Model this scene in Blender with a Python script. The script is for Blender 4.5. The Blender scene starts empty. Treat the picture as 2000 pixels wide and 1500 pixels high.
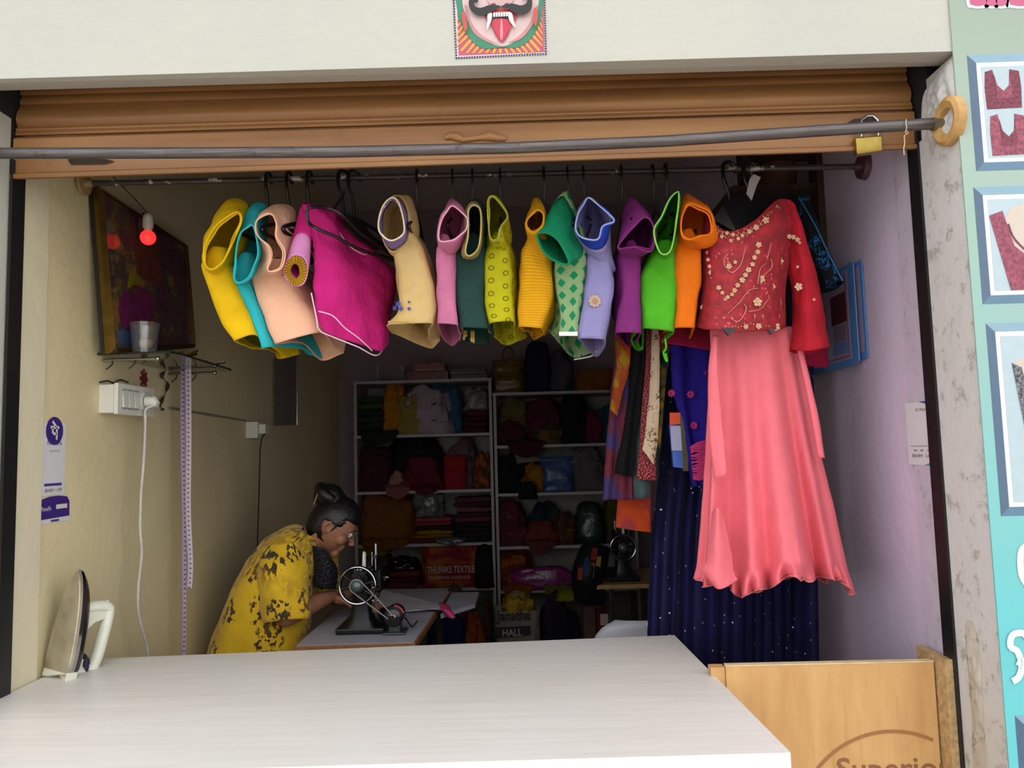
import bpy, bmesh, math, random
import numpy as np
from mathutils import Vector, Matrix, noise
random.seed(7)
SC = bpy.context.scene
COL = SC.collection
# ---------------------------------------------------------------- camera, world, exposure
PITCH, ROLL, FPX = math.radians(4.94), math.radians(1.5), 1500.0
F_ = Vector((0, math.cos(PITCH), math.sin(PITCH)))
U0 = Vector((0, -math.sin(PITCH), math.cos(PITCH)))
R0 = Vector((1, 0, 0))
R_ = R0 * math.cos(ROLL) - U0 * math.sin(ROLL)
U_ = R0 * math.sin(ROLL) + U0 * math.cos(ROLL)
YAW = Matrix.Rotation(math.radians(.8), 3, 'Z'); F_, R_, U_ = YAW @ F_, YAW @ R_, YAW @ U_
CAM = Vector((0, 0, 1.45))
cd = bpy.data.cameras.new('camera'); cam = bpy.data.objects.new('camera', cd); COL.objects.link(cam)
cd.sensor_width = 36; cd.lens = 27; cd.clip_start = .02
cam.matrix_world = Matrix(((R_.x, U_.x, -F_.x, CAM.x), (R_.y, U_.y, -F_.y, CAM.y), (R_.z, U_.z, -F_.z, CAM.z), (0, 0, 0, 1)))
SC.camera = cam
w = bpy.data.worlds.new('overcast_sky'); SC.world = w; w.use_nodes = True
nt = w.node_tree; nt.nodes.clear()
tc = nt.nodes.new('ShaderNodeTexCoord'); sx = nt.nodes.new('ShaderNodeSeparateXYZ'); mr = nt.nodes.new('ShaderNodeMapRange')
mx = nt.nodes.new('ShaderNodeMix'); mx.data_type = 'RGBA'; bg = nt.nodes.new('ShaderNodeBackground'); wo = nt.nodes.new('ShaderNodeOutputWorld')
nt.links.new(tc.outputs['Generated'], sx.inputs[0]); nt.links.new(sx.outputs['Z'], mr.inputs['Value'])
nt.links.new(mr.outputs[0], mx.inputs[0]); nt.links.new(mx.outputs[2], bg.inputs[0]); nt.links.new(bg.outputs[0], wo.inputs[0])
mx.inputs[6].default_value = (.98, .97, .96, 1); mx.inputs[7].default_value = (.96, .97, 1, 1)
bg.inputs[1].default_value = 2.2
SC.view_settings.view_transform = 'Standard'; SC.view_settings.look = 'None'
SC.view_settings.exposure = 0.0; SC.view_settings.gamma = 1; SC.view_settings.use_curve_mapping = False

# ---------------------------------------------------------------- geometry helpers
def ray(x, y): return F_ + R_ * ((x - 1000) / FPX) + U_ * ((750 - y) / FPX)
def P(x, y, Y): d = ray(x, y); return CAM + d * (Y / d.y)
def PZ(x, y, z): d = ray(x, y); return CAM + d * ((z - CAM.z) / d.z)
def PX(x, y, X): d = ray(x, y); return CAM + d * (X / d.x)
def s2l(c): return c / 12.92 if c <= .04045 else ((c + .055) / 1.055) ** 2.4
def rgb(h, k=1.0):
    h = h.lstrip('#'); return tuple(min(1, s2l(int(h[i:i + 2], 16) / 255) * k) for i in (0, 2, 4)) + (1,)
V = Vector
ROOTS = []
def link(o, parent=None):
    COL.objects.link(o)
    if parent: o.parent = parent
    return o
def tag(o, label=None, cat=None, group=None, kind=None):
    if label: o['label'] = label
    if cat: o['category'] = cat
    if group: o['group'] = group
    if kind: o['kind'] = kind
    return o
def thing(name, label, cat, group=None):
    o = bpy.data.objects.new(name, None); o.empty_display_size = .05
    link(o); ROOTS.append(o); return tag(o, label, cat, group)
def mk(name, verts, faces, mat, parent=None, smooth=False, uvs=None, angle=None):
    me = bpy.data.meshes.new(name); me.from_pydata([tuple(v) for v in verts], [], faces)
    if uvs is not None:
        l = me.uv_layers.new(name='UVMap')
        idx = np.zeros(len(me.loops), dtype=np.int32); me.loops.foreach_get('vertex_index', idx)
        l.data.foreach_set('uv', np.array(uvs, dtype=np.float32)[idx].ravel())
    if mat: me.materials.append(mat)
    if smooth: me.polygons.foreach_set('use_smooth', [True] * len(me.polygons))
    me.update(); o = bpy.data.objects.new(name, me); return link(o, parent)
def one(o, label, cat, group=None):      # a thing that is one mesh
    ROOTS.append(o); return tag(o, label, cat, group)
def struct(o):
    o['kind'] = 'structure'; return o
class MB:
    def __init__(s): s.v = []; s.f = []
    def add(s, vs, fs):
        n = len(s.v); s.v += [V(v) for v in vs]; s.f += [tuple(i + n for i in f) for f in fs]; return s
    def box(s, a, b):
        x0, y0, z0 = a; x1, y1, z1 = b
        return s.add([(x0, y0, z0), (x1, y0, z0), (x1, y1, z0), (x0, y1, z0), (x0, y0, z1), (x1, y0, z1), (x1, y1, z1), (x0, y1, z1)],
              [(0, 3, 2, 1), (4, 5, 6, 7), (0, 1, 5, 4), (1, 2, 6, 5), (2, 3, 7, 6), (3, 0, 4, 7)])
    def hexa(s, p):   # 8 points bottom 4, top 4
        return s.add(p, [(0, 3, 2, 1), (4, 5, 6, 7), (0, 1, 5, 4), (1, 2, 6, 5), (2, 3, 7, 6), (3, 0, 4, 7)])
    def prism(s, poly, d):   # planar polygon extruded by vector d
        n = len(poly); d = V(d); a = [V(p) for p in poly]; b = [p + d for p in a]
        return s.add(a + b, [tuple(range(n))[::-1], tuple(range(n, 2 * n))] + [(i, (i + 1) % n, n + (i + 1) % n, n + i) for i in range(n)])
    def tube(s, pts, r, seg=8, cap=True, closed=False, flat=1.0, up=None):
        pts = [V(p) for p in pts]; n = len(pts); rs = r if isinstance(r, (list, tuple)) else [r] * n
        vs = []; prev = None
        for i, p in enumerate(pts):
            if closed: t = pts[(i + 1) % n] - pts[i - 1]
            else: t = pts[min(i + 1, n - 1)] - pts[max(i - 1, 0)]
            t.normalize()
            if prev is None:
                a = V(up) if up else (V((0, 0, 1)) if abs(t.z) < .9 else V((0, 1, 0)))
            else: a = prev
            a = (a - t * a.dot(t)).normalized(); prev = a; b = t.cross(a)
            for k in range(seg):
                th = 2 * math.pi * k / seg; vs.append(p + (a * math.cos(th) + b * math.sin(th) * flat) * rs[i])
        fs = []
        for i in range(n if closed else n - 1):
            for k in range(seg):
                j = (i + 1) % n; fs.append((i * seg + k, i * seg + (k + 1) % seg, j * seg + (k + 1) % seg, j * seg + k))
        if cap and not closed:
            fs.append(tuple(range(seg))[::-1]); fs.append(tuple((n - 1) * seg + k for k in range(seg)))
        return s.add(vs, fs)
    def cyl(s, a, b, r, seg=20, r2=None): return s.tube([a, b], [r, r if r2 is None else r2], seg)
    def lathe(s, c, prof, axis=(0, 0, 1), seg=24, cap=True):   # prof: (radius, height)
        ax = V(axis).normalized(); a = V((1, 0, 0)) if abs(ax.x) < .9 else V((0, 1, 0))
        a = (a - ax * a.dot(ax)).normalized(); b = ax.cross(a); c = V(c); vs = []; n = len(prof)
        for r, h in prof:
            for k in range(seg):
                th = 2 * math.pi * k / seg; vs.append(c + ax * h + (a * math.cos(th) + b * math.sin(th)) * max(r, 1e-5))
        fs = [(i * seg + k, i * seg + (k + 1) % seg, (i + 1) * seg + (k + 1) % seg, (i + 1) * seg + k) for i in range(n - 1) for k in range(seg)]
        if cap: fs += [tuple(range(seg))[::-1], tuple((n - 1) * seg + k for k in range(seg))]
        return s.add(vs, fs)
    def torus(s, c, R, r, axis=(0, 0, 1), seg=40, sec=8):
        ax = V(axis).normalized(); a = V((1, 0, 0)) if abs(ax.x) < .9 else V((0, 1, 0))
        a = (a - ax * a.dot(ax)).normalized(); b = ax.cross(a); c = V(c)
        return s.tube([c + (a * math.cos(2 * math.pi * i / seg) + b * math.sin(2 * math.pi * i / seg)) * R for i in range(seg)], r, sec, closed=True, up=ax)
    def sphere(s, c, r, seg=20, ring=12, sc=(1, 1, 1)):
        c = V(c); prof = [(max(1e-4, math.sin(math.pi * i / ring)) * r, -math.cos(math.pi * i / ring) * r) for i in range(ring + 1)]
        m = MB().lathe((0, 0, 0), prof, seg=seg); return s.add([c + V((v.x * sc[0], v.y * sc[1], v.z * sc[2])) for v in m.v], m.f)
    def build(s, name, mat, parent=None, smooth=False, bevel=0, angle=35):
        o = mk(name, s.v, s.f, mat, parent)
        me = o.data; bm = bmesh.new(); bm.from_mesh(me)
        bmesh.ops.recalc_face_normals(bm, faces=bm.faces)
        if bevel:
            es = [e for e in bm.edges if len(e.link_faces) == 2 and e.calc_face_angle(0) > .6]
            bmesh.ops.bevel(bm, geom=es, offset=bevel, segments=2, affect='EDGES', clamp_overlap=True, profile=.5)
        if smooth:
            for f in bm.faces: f.smooth = True
            for e in bm.edges:
                if len(e.link_faces) == 2 and e.calc_face_angle(0) > math.radians(angle): e.smooth = False
        bm.to_mesh(me); bm.free(); return o
def cat_rom(pts, n, closed=False):
    pts = [V(p) for p in pts]; m = len(pts); out = []
    segs = m if closed else m - 1
    for i in range(n):
        t = i / (n if closed else n - 1) * segs; k = min(int(t), segs - 1); u = t - k
        g = (lambda j: pts[j % m]) if closed else (lambda j: pts[max(0, min(m - 1, j))])
        a, b, c, d = g(k - 1), g(k), g(k + 1), g(k + 2)
        out.append(.5 * ((2 * b) + (c - a) * u + (2 * a - 5 * b + 4 * c - d) * u * u + (3 * b - a - 3 * c + d) * u ** 3))
    return out
def arc_resample(pts, n, closed=True):
    pts = [V(p) for p in pts]; q = pts + [pts[0]] if closed else pts
    L = [0]
    for a, b in zip(q, q[1:]): L.append(L[-1] + (b - a).length)
    out = []; j = 0
    for i in range(n):
        t = L[-1] * i / (n if closed else n - 1)
        while j < len(q) - 2 and L[j + 1] < t: j += 1
        s = (t - L[j]) / max(1e-9, L[j + 1] - L[j]); out.append(q[j].lerp(q[j + 1], s))
    return out
def grid(rows, closed_u=True, closed_v=False):
    nv = len(rows); nu = len(rows[0]); fs = []
    for j in range(nv - 1):
        for i in range(nu if closed_u else nu - 1):
            i2 = (i + 1) % nu; fs.append((j * nu + i, j * nu + i2, (j + 1) * nu + i2, (j + 1) * nu + i))
    return [p for r in rows for p in r], fs
def interp_rows(keys, n):    # catmull through key rows (same counts)
    cols = [cat_rom([k[i] for k in keys], n) for i in range(len(keys[0]))]
    return [[c[j] for c in cols] for j in range(n)]
def cloth_mesh(name, rows, mat, parent=None, closed=True, wr=.004, wscale=9, seed=0, thick=.0025, fix_ends=False):
    nu = len(rows[0]); uvs = []; vv = 0
    tot = [0]
    for j in range(1, len(rows)): tot.append(tot[-1] + (rows[j][nu // 4] - rows[j - 1][nu // 4]).length)
    mid = len(rows) // 2; u = [0]
    for i in range(1, nu): u.append(u[-1] + (rows[mid][i] - rows[mid][i - 1]).length)
    for j in range(len(rows)):
        for i in range(nu): uvs.append((u[i], tot[j]))
    v, f = grid(rows, closed)
    me = MB().add(v, f)
    o = mk(name, v, f, mat, parent, smooth=True, uvs=uvs)
    m = o.data
    if wr:
        ns = [vv.normal.copy() for vv in m.vertices]; off = V((seed * 3.1, seed * 1.7, seed * .9))
        for vv, nn in zip(m.vertices, ns):
            p = vv.co; a = noise.noise(V((p.x * wscale, p.y * wscale, p.z * wscale * .55)) + off)
            b = noise.noise(V((p.x * 2.6 + p.z, p.y * 2.6, p.z * 2.0)) * wscale + off)
            vv.co = p + nn * (a * wr * 1.6 + b * wr * .7)
    if thick:
        md = o.modifiers.new('thickness', 'SOLIDIFY'); md.thickness = thick; md.offset = 0
    return o
def loop_px(pts, Y, n=40, tilt=0.0):
    """closed smooth loop through photo points at real depth Y (+ tilt metres per metre of height)"""
    pts = [V((a[0], a[1], a[2] if len(a) > 2 else Y)) for a in pts]
    ar = sum(p.x * q.y - q.x * p.y for p, q in zip(pts, pts[1:] + pts[:1]))
    if ar < 0: pts = pts[::-1]
    k = min(range(len(pts)), key=lambda i: pts[i].y); pts = pts[k:] + pts[:k]
    c = cat_rom(pts, 160, True); cy = sum(p.y for p in pts) / len(pts)
    w_ = [P(p.x, p.y, p.z + (cy - p.y) / 1500 * 2 * tilt) for p in c]
    return arc_resample(w_, n)

# ---------------------------------------------------------------- materials
MATS = {}
class NG:
    def __init__(s, name):
        s.m = bpy.data.materials.new(name); s.m.use_nodes = True; s.t = s.m.node_tree
        s.b = s.t.nodes['Principled BSDF']; s.tc = s.t.nodes.new('ShaderNodeTexCoord')
    def n(s, k): return s.t.nodes.new('ShaderNode' + k)
    def put(s, sock, v):
        if hasattr(v, 'is_output'): s.t.links.new(v, sock)
        elif v is not None: sock.default_value = v
    def math(s, op, a, b=None, c=None):
        x = s.n('Math'); x.operation = op
        for i, v in enumerate((a, b, c)):
            if v is not None: s.put(x.inputs[i], v)
        return x.outputs[0]
    def mix(s, f, a, b, mode='MIX'):
        x = s.n('Mix'); x.data_type = 'RGBA'; x.blend_type = mode; s.put(x.inputs[0], f); s.put(x.inputs[6], a); s.put(x.inputs[7], b); return x.outputs[2]
    def noise(s, scale, vec=None, detail=4, rough=.55):
        x = s.n('TexNoise'); x.inputs['Scale'].default_value = scale; x.inputs['Detail'].default_value = detail; x.inputs['Roughness'].default_value = rough
        s.put(x.inputs['Vector'], vec or s.tc.outputs['Object']); return x
    def vor(s, scale, vec=None, feat='F1', rnd=1):
        x = s.n('TexVoronoi'); x.voronoi_dimensions = '2D'; x.feature = feat; x.inputs['Scale'].default_value = scale; x.inputs['Randomness'].default_value = rnd
        s.put(x.inputs['Vector'], vec or s.tc.outputs['UV']); return x
    def ramp(s, v, a, b):
        x = s.n('MapRange'); x.clamp = True; s.put(x.inputs[0], v); x.inputs[1].default_value = a; x.inputs[2].default_value = b; return x.outputs[0]
    def map(s, vec, scale=(1, 1, 1), loc=(0, 0, 0)):
        x = s.n('Mapping'); s.put(x.inputs[0], vec); x.inputs['Scale'].default_value = scale; x.inputs['Location'].default_value = loc; return x.outputs[0]
    def bump(s, h, strength=.3, dist=.01):
        x = s.n('Bump'); x.inputs['Strength'].default_value = strength; x.inputs['Distance'].default_value = dist; s.put(x.inputs['Height'], h)
        s.t.links.new(x.outputs[0], s.b.inputs['Normal'])
    def fin(s, col, rough=.6, metal=0, **k):
        s.put(s.b.inputs['Base Color'], col); s.put(s.b.inputs['Roughness'], rough); s.b.inputs['Metallic'].default_value = metal
        for a, v in k.items(): s.put(s.b.inputs[a.replace('_', ' ')], v)
        return s.m
def simple(name, col, rough=.5, metal=0, var=.12, scale=25, bump=.0, **k):
    if name in MATS: return MATS[name]
    g = NG(name); c = rgb(col) if isinstance(col, str) else col
    nz = g.noise(scale); dark = tuple(x * (1 - var * 2) for x in c[:3]) + (1,)
    o = g.mix(g.ramp(nz.outputs[0], .35, .7), dark, c)
    if bump: g.bump(nz.outputs[0], bump, .004)
    MATS[name] = g.fin(o, rough, metal, **k); return MATS[name]
def fabric(name, col, pat=None, col2='#ffffff', f=30, rough=.85, sheen=.06, var=.12, spec=.2, wrinkle=.35, alpha=None, r=.25, trans=0):
    if name in MATS: return MATS[name]
    g = NG(name); c = rgb(col); c2 = rgb(col2); uv = g.tc.outputs['UV']
    nz = g.noise(14, detail=5); dark = tuple(x * (1 - var * 2.2) for x in c[:3]) + (1,)
    base = g.mix(g.ramp(nz.outputs[0], .3, .75), dark, c)
    if pat:
        sp = g.n('SeparateXYZ'); g.put(sp.inputs[0], uv); u, v = sp.outputs[0], sp.outputs[1]
        uf = g.math('MULTIPLY', u, f); vf = g.math('MULTIPLY', v, f)
        if pat == 'hstripe': mask = g.ramp(g.math('ABSOLUTE', g.math('SUBTRACT', g.math('FRACT', vf), .5)), r, r + .08)
        elif pat == 'vstripe': mask = g.ramp(g.math('ABSOLUTE', g.math('SUBTRACT', g.math('FRACT', uf), .5)), r, r + .08)
        elif pat in ('diamond', 'ring'):
            row = g.math('FLOOR', uf); vo = g.math('ADD', vf, g.math('MULTIPLY', row, .5))
            a = g.math('SUBTRACT', g.math('FRACT', uf), .5); b = g.math('SUBTRACT', g.math('FRACT', vo), .5)
            if pat == 'diamond':
                d = g.math('ADD', g.math('ABSOLUTE', a), g.math('ABSOLUTE', b)); mask = g.math('SUBTRACT', 1, g.ramp(d, r, r + .04))
            else:
                d = g.math('SQRT', g.math('ADD', g.math('MULTIPLY', a, a), g.math('MULTIPLY', b, b)))
                mask = g.math('SUBTRACT', 1, g.ramp(g.math('ABSOLUTE', g.math('SUBTRACT', d, r)), .03, .07))
        elif pat == 'dots': mask = g.math('SUBTRACT', 1, g.ramp(g.vor(f, uv).outputs['Distance'], r, r + .06))
        elif pat == 'sprig':
            n1 = g.noise(f * .45, uv, 2); n2 = g.noise(f * 3.2, uv, 3)
            mask = g.math('MULTIPLY', g.ramp(n1.outputs[0], .52, .6), g.ramp(n2.outputs[0], .5, .56))
        elif pat == 'blotch':
            mask = g.ramp(g.noise(f, uv, 3).outputs[0], .48, .56)
        base = g.mix(mask, base, c2)
    g.bump(g.math('ADD', g.noise(9, g.map(g.tc.outputs['Object'], (1, 1, .45)), 5, .6).outputs[0], g.math('MULTIPLY', g.noise(45, detail=4).outputs[0], .25)), min(1, wrinkle * 1.6), .022)
    MATS[name] = g.fin(base, rough, 0, Specular_IOR_Level=spec, Sheen_Weight=sheen, Sheen_Roughness=.5, Sheen_Tint=c)
    if alpha: g.b.inputs['Alpha'].default_value = alpha
    return MATS[name]
def flat(name, col, rough=.6): return simple(name, col, rough, var=.03, scale=40)
# ================================================================ THE SETTING
def plaster(name, col, col2, stain=.5, rough=.75, sc=1.0, chips=0, chipcol='#8a867c'):
    g = NG(name); n1 = g.noise(2.2 * sc, detail=6, rough=.6); n2 = g.noise(30 * sc, detail=5)
    c = g.mix(g.ramp(n1.outputs[0], .35, .7), rgb(col2), rgb(col))
    c = g.mix(g.math('MULTIPLY', g.ramp(g.noise(7 * sc, detail=8, rough=.75).outputs[0], .62, .75), stain), c, rgb(chipcol))
    h = n2.outputs[0]
    if chips:
        m = g.ramp(g.noise(16, detail=10, rough=.8).outputs[0], .56 - chips * .1, .62 - chips * .05); c = g.mix(m, c, rgb(chipcol)); h = g.math('SUBTRACT', h, m)
    g.bump(h, .25, .01); return g.fin(c, rough, Specular_IOR_Level=.25)
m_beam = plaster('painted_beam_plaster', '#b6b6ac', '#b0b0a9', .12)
m_reveal = plaster('rough_reveal_plaster', '#cccdcc', '#c2c2c1', .3, chips=.15, chipcol='#a8a49c')
m_left = plaster('cream_wall_paint', '#ddd0a6', '#d4c79e', .12)
m_jambl = plaster('pale_jamb_paint', '#d9d2b2', '#d2cab0', .1)
m_right = plaster('lilac_wall_paint', '#d2c4dc', '#c8bad0', .1)
m_jambr = plaster('pale_lilac_jamb_paint', '#bfb8c8', '#b8afbf', .1, chips=.06, chipcol='#a9a0a2')
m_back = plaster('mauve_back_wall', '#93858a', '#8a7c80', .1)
m_ceil = plaster('grey_ceiling', '#c9c0bb', '#bdb3ae', .1)
m_floor = plaster('cement_floor', '#9a9188', '#8c857c', .3)
m_road = plaster('street_concrete', '#bdb5a8', '#aaa396', .3)
m_dark = simple('painted_recess_shade', '#181818', .8)
YF, YG, YB = 1.70, 1.88, 5.4
XL, XR = -1.290, 1.010
zl = P(1000, 131, YF).z; zs = P(1000, 150, 1.80).z
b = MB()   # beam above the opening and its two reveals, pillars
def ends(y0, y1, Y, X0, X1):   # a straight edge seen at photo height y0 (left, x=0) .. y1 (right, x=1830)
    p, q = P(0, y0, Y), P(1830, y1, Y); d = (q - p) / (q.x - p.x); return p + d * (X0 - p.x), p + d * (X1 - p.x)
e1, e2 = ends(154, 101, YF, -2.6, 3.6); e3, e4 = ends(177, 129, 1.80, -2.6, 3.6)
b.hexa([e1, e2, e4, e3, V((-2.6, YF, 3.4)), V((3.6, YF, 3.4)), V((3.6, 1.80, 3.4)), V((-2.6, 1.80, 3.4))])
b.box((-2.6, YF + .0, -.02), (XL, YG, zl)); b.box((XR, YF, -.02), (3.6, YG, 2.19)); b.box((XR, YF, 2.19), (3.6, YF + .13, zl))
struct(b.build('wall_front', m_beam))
struct(MB().box((XR - .004, YF + .001, -.01), (XR + .002, YG - .005, 2.19)).build('wall_front_reveal_right', m_reveal))
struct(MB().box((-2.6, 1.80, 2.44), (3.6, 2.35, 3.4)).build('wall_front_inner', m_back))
b = MB().box((XL - .2, 2.045, 0), (XL - .008, YB + .1, 3.5)); struct(b.build('wall_left', m_left))
struct(MB().box((XL - .2, YG + .03, 0), (XL, 2.045, 2.19)).box((XL - .2, 1.935, 2.19), (XL, 2.045, 2.6)).build('trim_1', m_jambl))
b = MB().box((XR + .012, 2.02, 0), (XR + .2, YB + .1, 3.5)); struct(b.build('wall_right', m_right))
struct(MB().box((XR, YG + .01, 0), (XR + .2, 2.02, 2.19)).box((XR, 1.935, 2.19), (XR + .2, 2.02, 2.6)).build('trim_2', m_jambr))
struct(MB().box((XR + .001, YF + .13, 2.19), (XR + .2, 1.934, 2.6)).build('trim_5', m_dark)); struct(MB().box((XL - .2, YF + .13, 2.19), (XL - .001, 1.934, 2.6)).build('trim_6', m_dark))  # solid boxes coloured near black: shade of the shutter recess put into the colour
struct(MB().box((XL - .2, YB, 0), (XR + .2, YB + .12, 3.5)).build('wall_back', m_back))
struct(MB().box((XL - .3, 2.2, 3.2), (XR + .3, YB + .12, 3.35)).build('ceiling', m_ceil))
struct(MB().box((-2.6, 1.72, -.1), (3.6, YB + .1, 0)).build('floor', m_floor))
struct(MB().box((-9, -12, -.14), (9, 1.8, -.04)).build('floor_street', m_road))
# broken plaster at the upper right corner of the opening
def patch(name, pts, Xp, t, mat, amp, seed, n=16):
    """lumpy plaster lying on the plane X = Xp, outlined by photo points"""
    w_ = [PX(x, y, Xp) for x, y in pts]; w_ = cat_rom(w_, 48, True); c = sum(w_, V((0, 0, 0))) / len(w_); rows = []
    for k in range(n + 1):
        s = k / n; row = []
        for p in w_:
            q = c.lerp(p, s); a = noise.noise(q * 22 + V((seed, 0, 0))) + .6 * noise.noise(q * 60)
            q = q.copy(); q.x -= (t + a * amp) * (1 - s ** 4) + .0005; row.append(q)
        rows.append(row)
    v, f = grid(rows); o = mk(name, v, f, mat, smooth=True); return struct(o)
patch('trim_3', [(1838, 135), (1862, 118), (1868, 180), (1868, 250), (1850, 300), (1818, 310), (1802, 290), (1800, 215), (1806, 180), (1822, 160)], XR - .004, .006, m_reveal, .012, 3)
m_crack = plaster('crumbling_cement', '#c6c1b6', '#b5afa2', .5, chips=.4, chipcol='#8e8a7c')
patch('trim_4', [(1885, 1220), (1900, 1215), (1912, 1260), (1918, 1330), (1922, 1420), (1930, 1520), (1905, 1520), (1898, 1400), (1890, 1300)], XR - .004, .003, m_crack, .006, 9)
# ------------------------------------------------ rolling shutter
m_sh = NG('brown_painted_steel')
n1 = m_sh.noise(1.5, m_sh.map(m_sh.tc.outputs['Object'], (1, 1, 14)), 6); n2 = m_sh.noise(12, detail=8, rough=.7)
c = m_sh.mix(m_sh.ramp(n1.outputs[0], .35, .7), rgb('#875c35'), rgb('#a67746'))
c = m_sh.mix(m_sh.math('MULTIPLY', m_sh.ramp(n2.outputs[0], .6, .78), .5), c, rgb('#6b4a33'))
m_sh.bump(n2.outputs[0], .08, .004); m_sh = m_sh.fin(c, .42, Specular_IOR_Level=.5)
m_blk = simple('black_painted_steel', '#17181a', .45); m_rust = simple('rusty_iron', '#3c2c24', .8, var=.3, bump=.4)
sh = thing('rolling_shutter', 'brown painted steel rolling shutter rolled up under the white beam', 'shutter')
def zz(y, Y): return P(1000, y, Y).z
x0, x1 = XL + .004, XR - .006
def slat(prof):   # prof list of (Y, photo y) -> swept along X
    n = len(prof); E = []
    for Y, y in prof:
        sl = -.0256 - (y - 150) / 170 * .0078; E.append(ends(y - 1000 * sl, y + 830 * sl, Y, x0, x1))
    vs = [e[0] for e in E] + [e[1] for e in E]; vs += [v + V((0, .006, 0)) for v in vs]
    fs = [(i, i + 1, n + i + 1, n + i) for i in range(n - 1)] + [(2 * n + i, 3 * n + i, 3 * n + i + 1, 2 * n + i + 1) for i in range(n - 1)]
    fs += [(0, n, 3 * n, 2 * n), (n - 1, 3 * n - 1, 4 * n - 1, 2 * n - 1)]
    return MB().add(vs, fs)
def curve(a, b, n=8, bulge=.012):
    return [(a[0] + (b[0] - a[0]) * i / n - bulge * math.sin(math.pi * i / n), a[1] + (b[1] - a[1]) * i / n) for i in range(n + 1)]
slat(curve((1.93, 135), (1.905, 160), bulge=.010)).build('slat', m_sh, sh, smooth=True)
slat(curve((1.915, 161), (1.905, 178), bulge=.004)).build('slat', m_sh, sh, smooth=True)
slat(curve((1.91, 179), (1.90, 221), bulge=.014) + curve((1.896, 221), (1.894, 227), 2, .002) + curve((1.893, 228), (1.892, 236), 2, .003)).build('slat', m_sh, sh, smooth=True)
o = slat([(1.896, 239), (1.884, 242), (1.884, 306), (1.876, 308), (1.876, 316), (1.905, 317)]).build('bottom_rail', m_sh, sh)
for X, a in ((XL + .006, 1), (XR - .004, -1)):
    g_ = MB().box((min(X, X + a * .006), YG - .005, 0), (max(X, X + a * .006), YG + .045, 2.22)); g_.box((X - .02, YG + .002, 0), (X + .02, YG + .008, 2.22)) if False else None
    g_.build('guide_channel', m_blk, sh)
# cast handle plate, slot and hasp on the bottom rail
h = MB()
pts = [(868, 268), (880, 264), (893, 266), (905, 272), (935, 268), (955, 264), (972, 268), (988, 270)]
h.tube([P(x, y, 1.878) for x, y in pts], [.006, .010, .012, .007, .007, .013, .010, .006], 10, flat=.7)
h.build('handle', m_sh, sh, smooth=True)
o = MB().add([P(x, y, Y) for Y in (1.8835, 1.880) for x, y in ((132, 312), (140, 309), (210, 311), (222, 315), (205, 320), (138, 321))], [(0, 1, 2, 3, 4, 5), (6, 7, 8, 9, 10, 11)] + [(i, (i + 1) % 6, 6 + (i + 1) % 6, 6 + i) for i in range(6)]).build('lock_slot', m_rust, sh); o['label'] = 'rusted lock slot'
o = MB().add([P(x, y, Y) for Y in (1.883, 1.868) for x, y in ((1655, 240), (1668, 232), (1712, 230), (1718, 238), (1714, 247), (1665, 250))], [(0, 1, 2, 3, 4, 5), (6, 7, 8, 9, 10, 11)] + [(i, (i + 1) % 6, 6 + (i + 1) % 6, 6 + i) for i in range(6)]).build('hasp', m_rust, sh)
# padlock
m_brass = simple('worn_brass', '#b39a4e', .3, .9, var=.15); m_steel = simple('polished_steel', '#b9bcc0', .25, 1.0)
pl = thing('padlock', 'brass padlock hanging from the hasp at the right end of the shutter', 'padlock')
a, b_, c_, d_ = (P(x, y, 1.862) for x, y in ((1671, 268), (1724, 264), (1725, 294), (1674, 301)))
q = MB().hexa([d_, c_, c_ + V((0, .022, 0)), d_ + V((0, .022, 0)), a, b_, b_ + V((0, .022, 0)), a + V((0, .022, 0))]).build('body', m_brass, pl, bevel=.003)
MB().tube([P(x, y, 1.866) for x, y in ((1683, 268), (1680, 250), (1682, 236), (1692, 227), (1704, 226), (1714, 234), (1717, 248), (1715, 266))], .0042, 10).build('shackle', m_steel, pl, smooth=True)
# outer pipe
m_pipe = NG('brushed_grey_pipe'); n1 = m_pipe.noise(10, m_pipe.map(m_pipe.tc.outputs['Object'], (1, 40, 40)), 6); n2 = m_pipe.noise(18, detail=8, rough=.75)
c = m_pipe.mix(m_pipe.ramp(n1.outputs[0], .3, .7), rgb('#4c4648'), rgb('#706b6a')); c = m_pipe.mix(m_pipe.ramp(n2.outputs[0], .58, .7), c, rgb('#4c3f3f'))
m_pipe = m_pipe.fin(c, .4, .6)
pA, pB = P(-70, 300, 1.80), P(1822, 243, 1.765)
pp = thing('curtain_pipe', 'long grey steel pipe spanning the shop front before the brown shutter', 'pipe')
MB().tube([P(x, y, 1.80 - (x + 70) / 1892 * .035) for x, y in ((-70, 299.5), (300, 299), (650, 297), (1000, 289), (1300, 275.5), (1600, 255.5), (1822, 241.5))], .0135, 24).build('pipe', m_pipe, pp, smooth=True)
dr = (pB - pA).normalized()
MB().cyl(pB - dr * .002, P(1846, 241, 1.765), .0155, 24).build('socket', simple('aged_nickel', '#9a907a', .35, .8), pp, smooth=True)
MB().cyl(pA + V((.045, 0, 0)), pA + V((.088, 0, 0)), .0155, 24).build('socket', simple('bright_nickel', '#c9ccd2', .3, .9), pp, smooth=True)
m_ply = simple('varnished_wood', '#c49a5c', .55, var=.15, scale=30)
cc = PX(1852, 237, XR - .014)
o = MB().lathe(cc, [(.030, .012), (.030, -.006), (.046, -.012), (.055, -.006), (.056, .012)], (1, 0, 0), 40, cap=True)
o = o.build('wall_flange', m_ply, pp, smooth=True); o['label'] = 'round varnished wooden flange'
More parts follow.
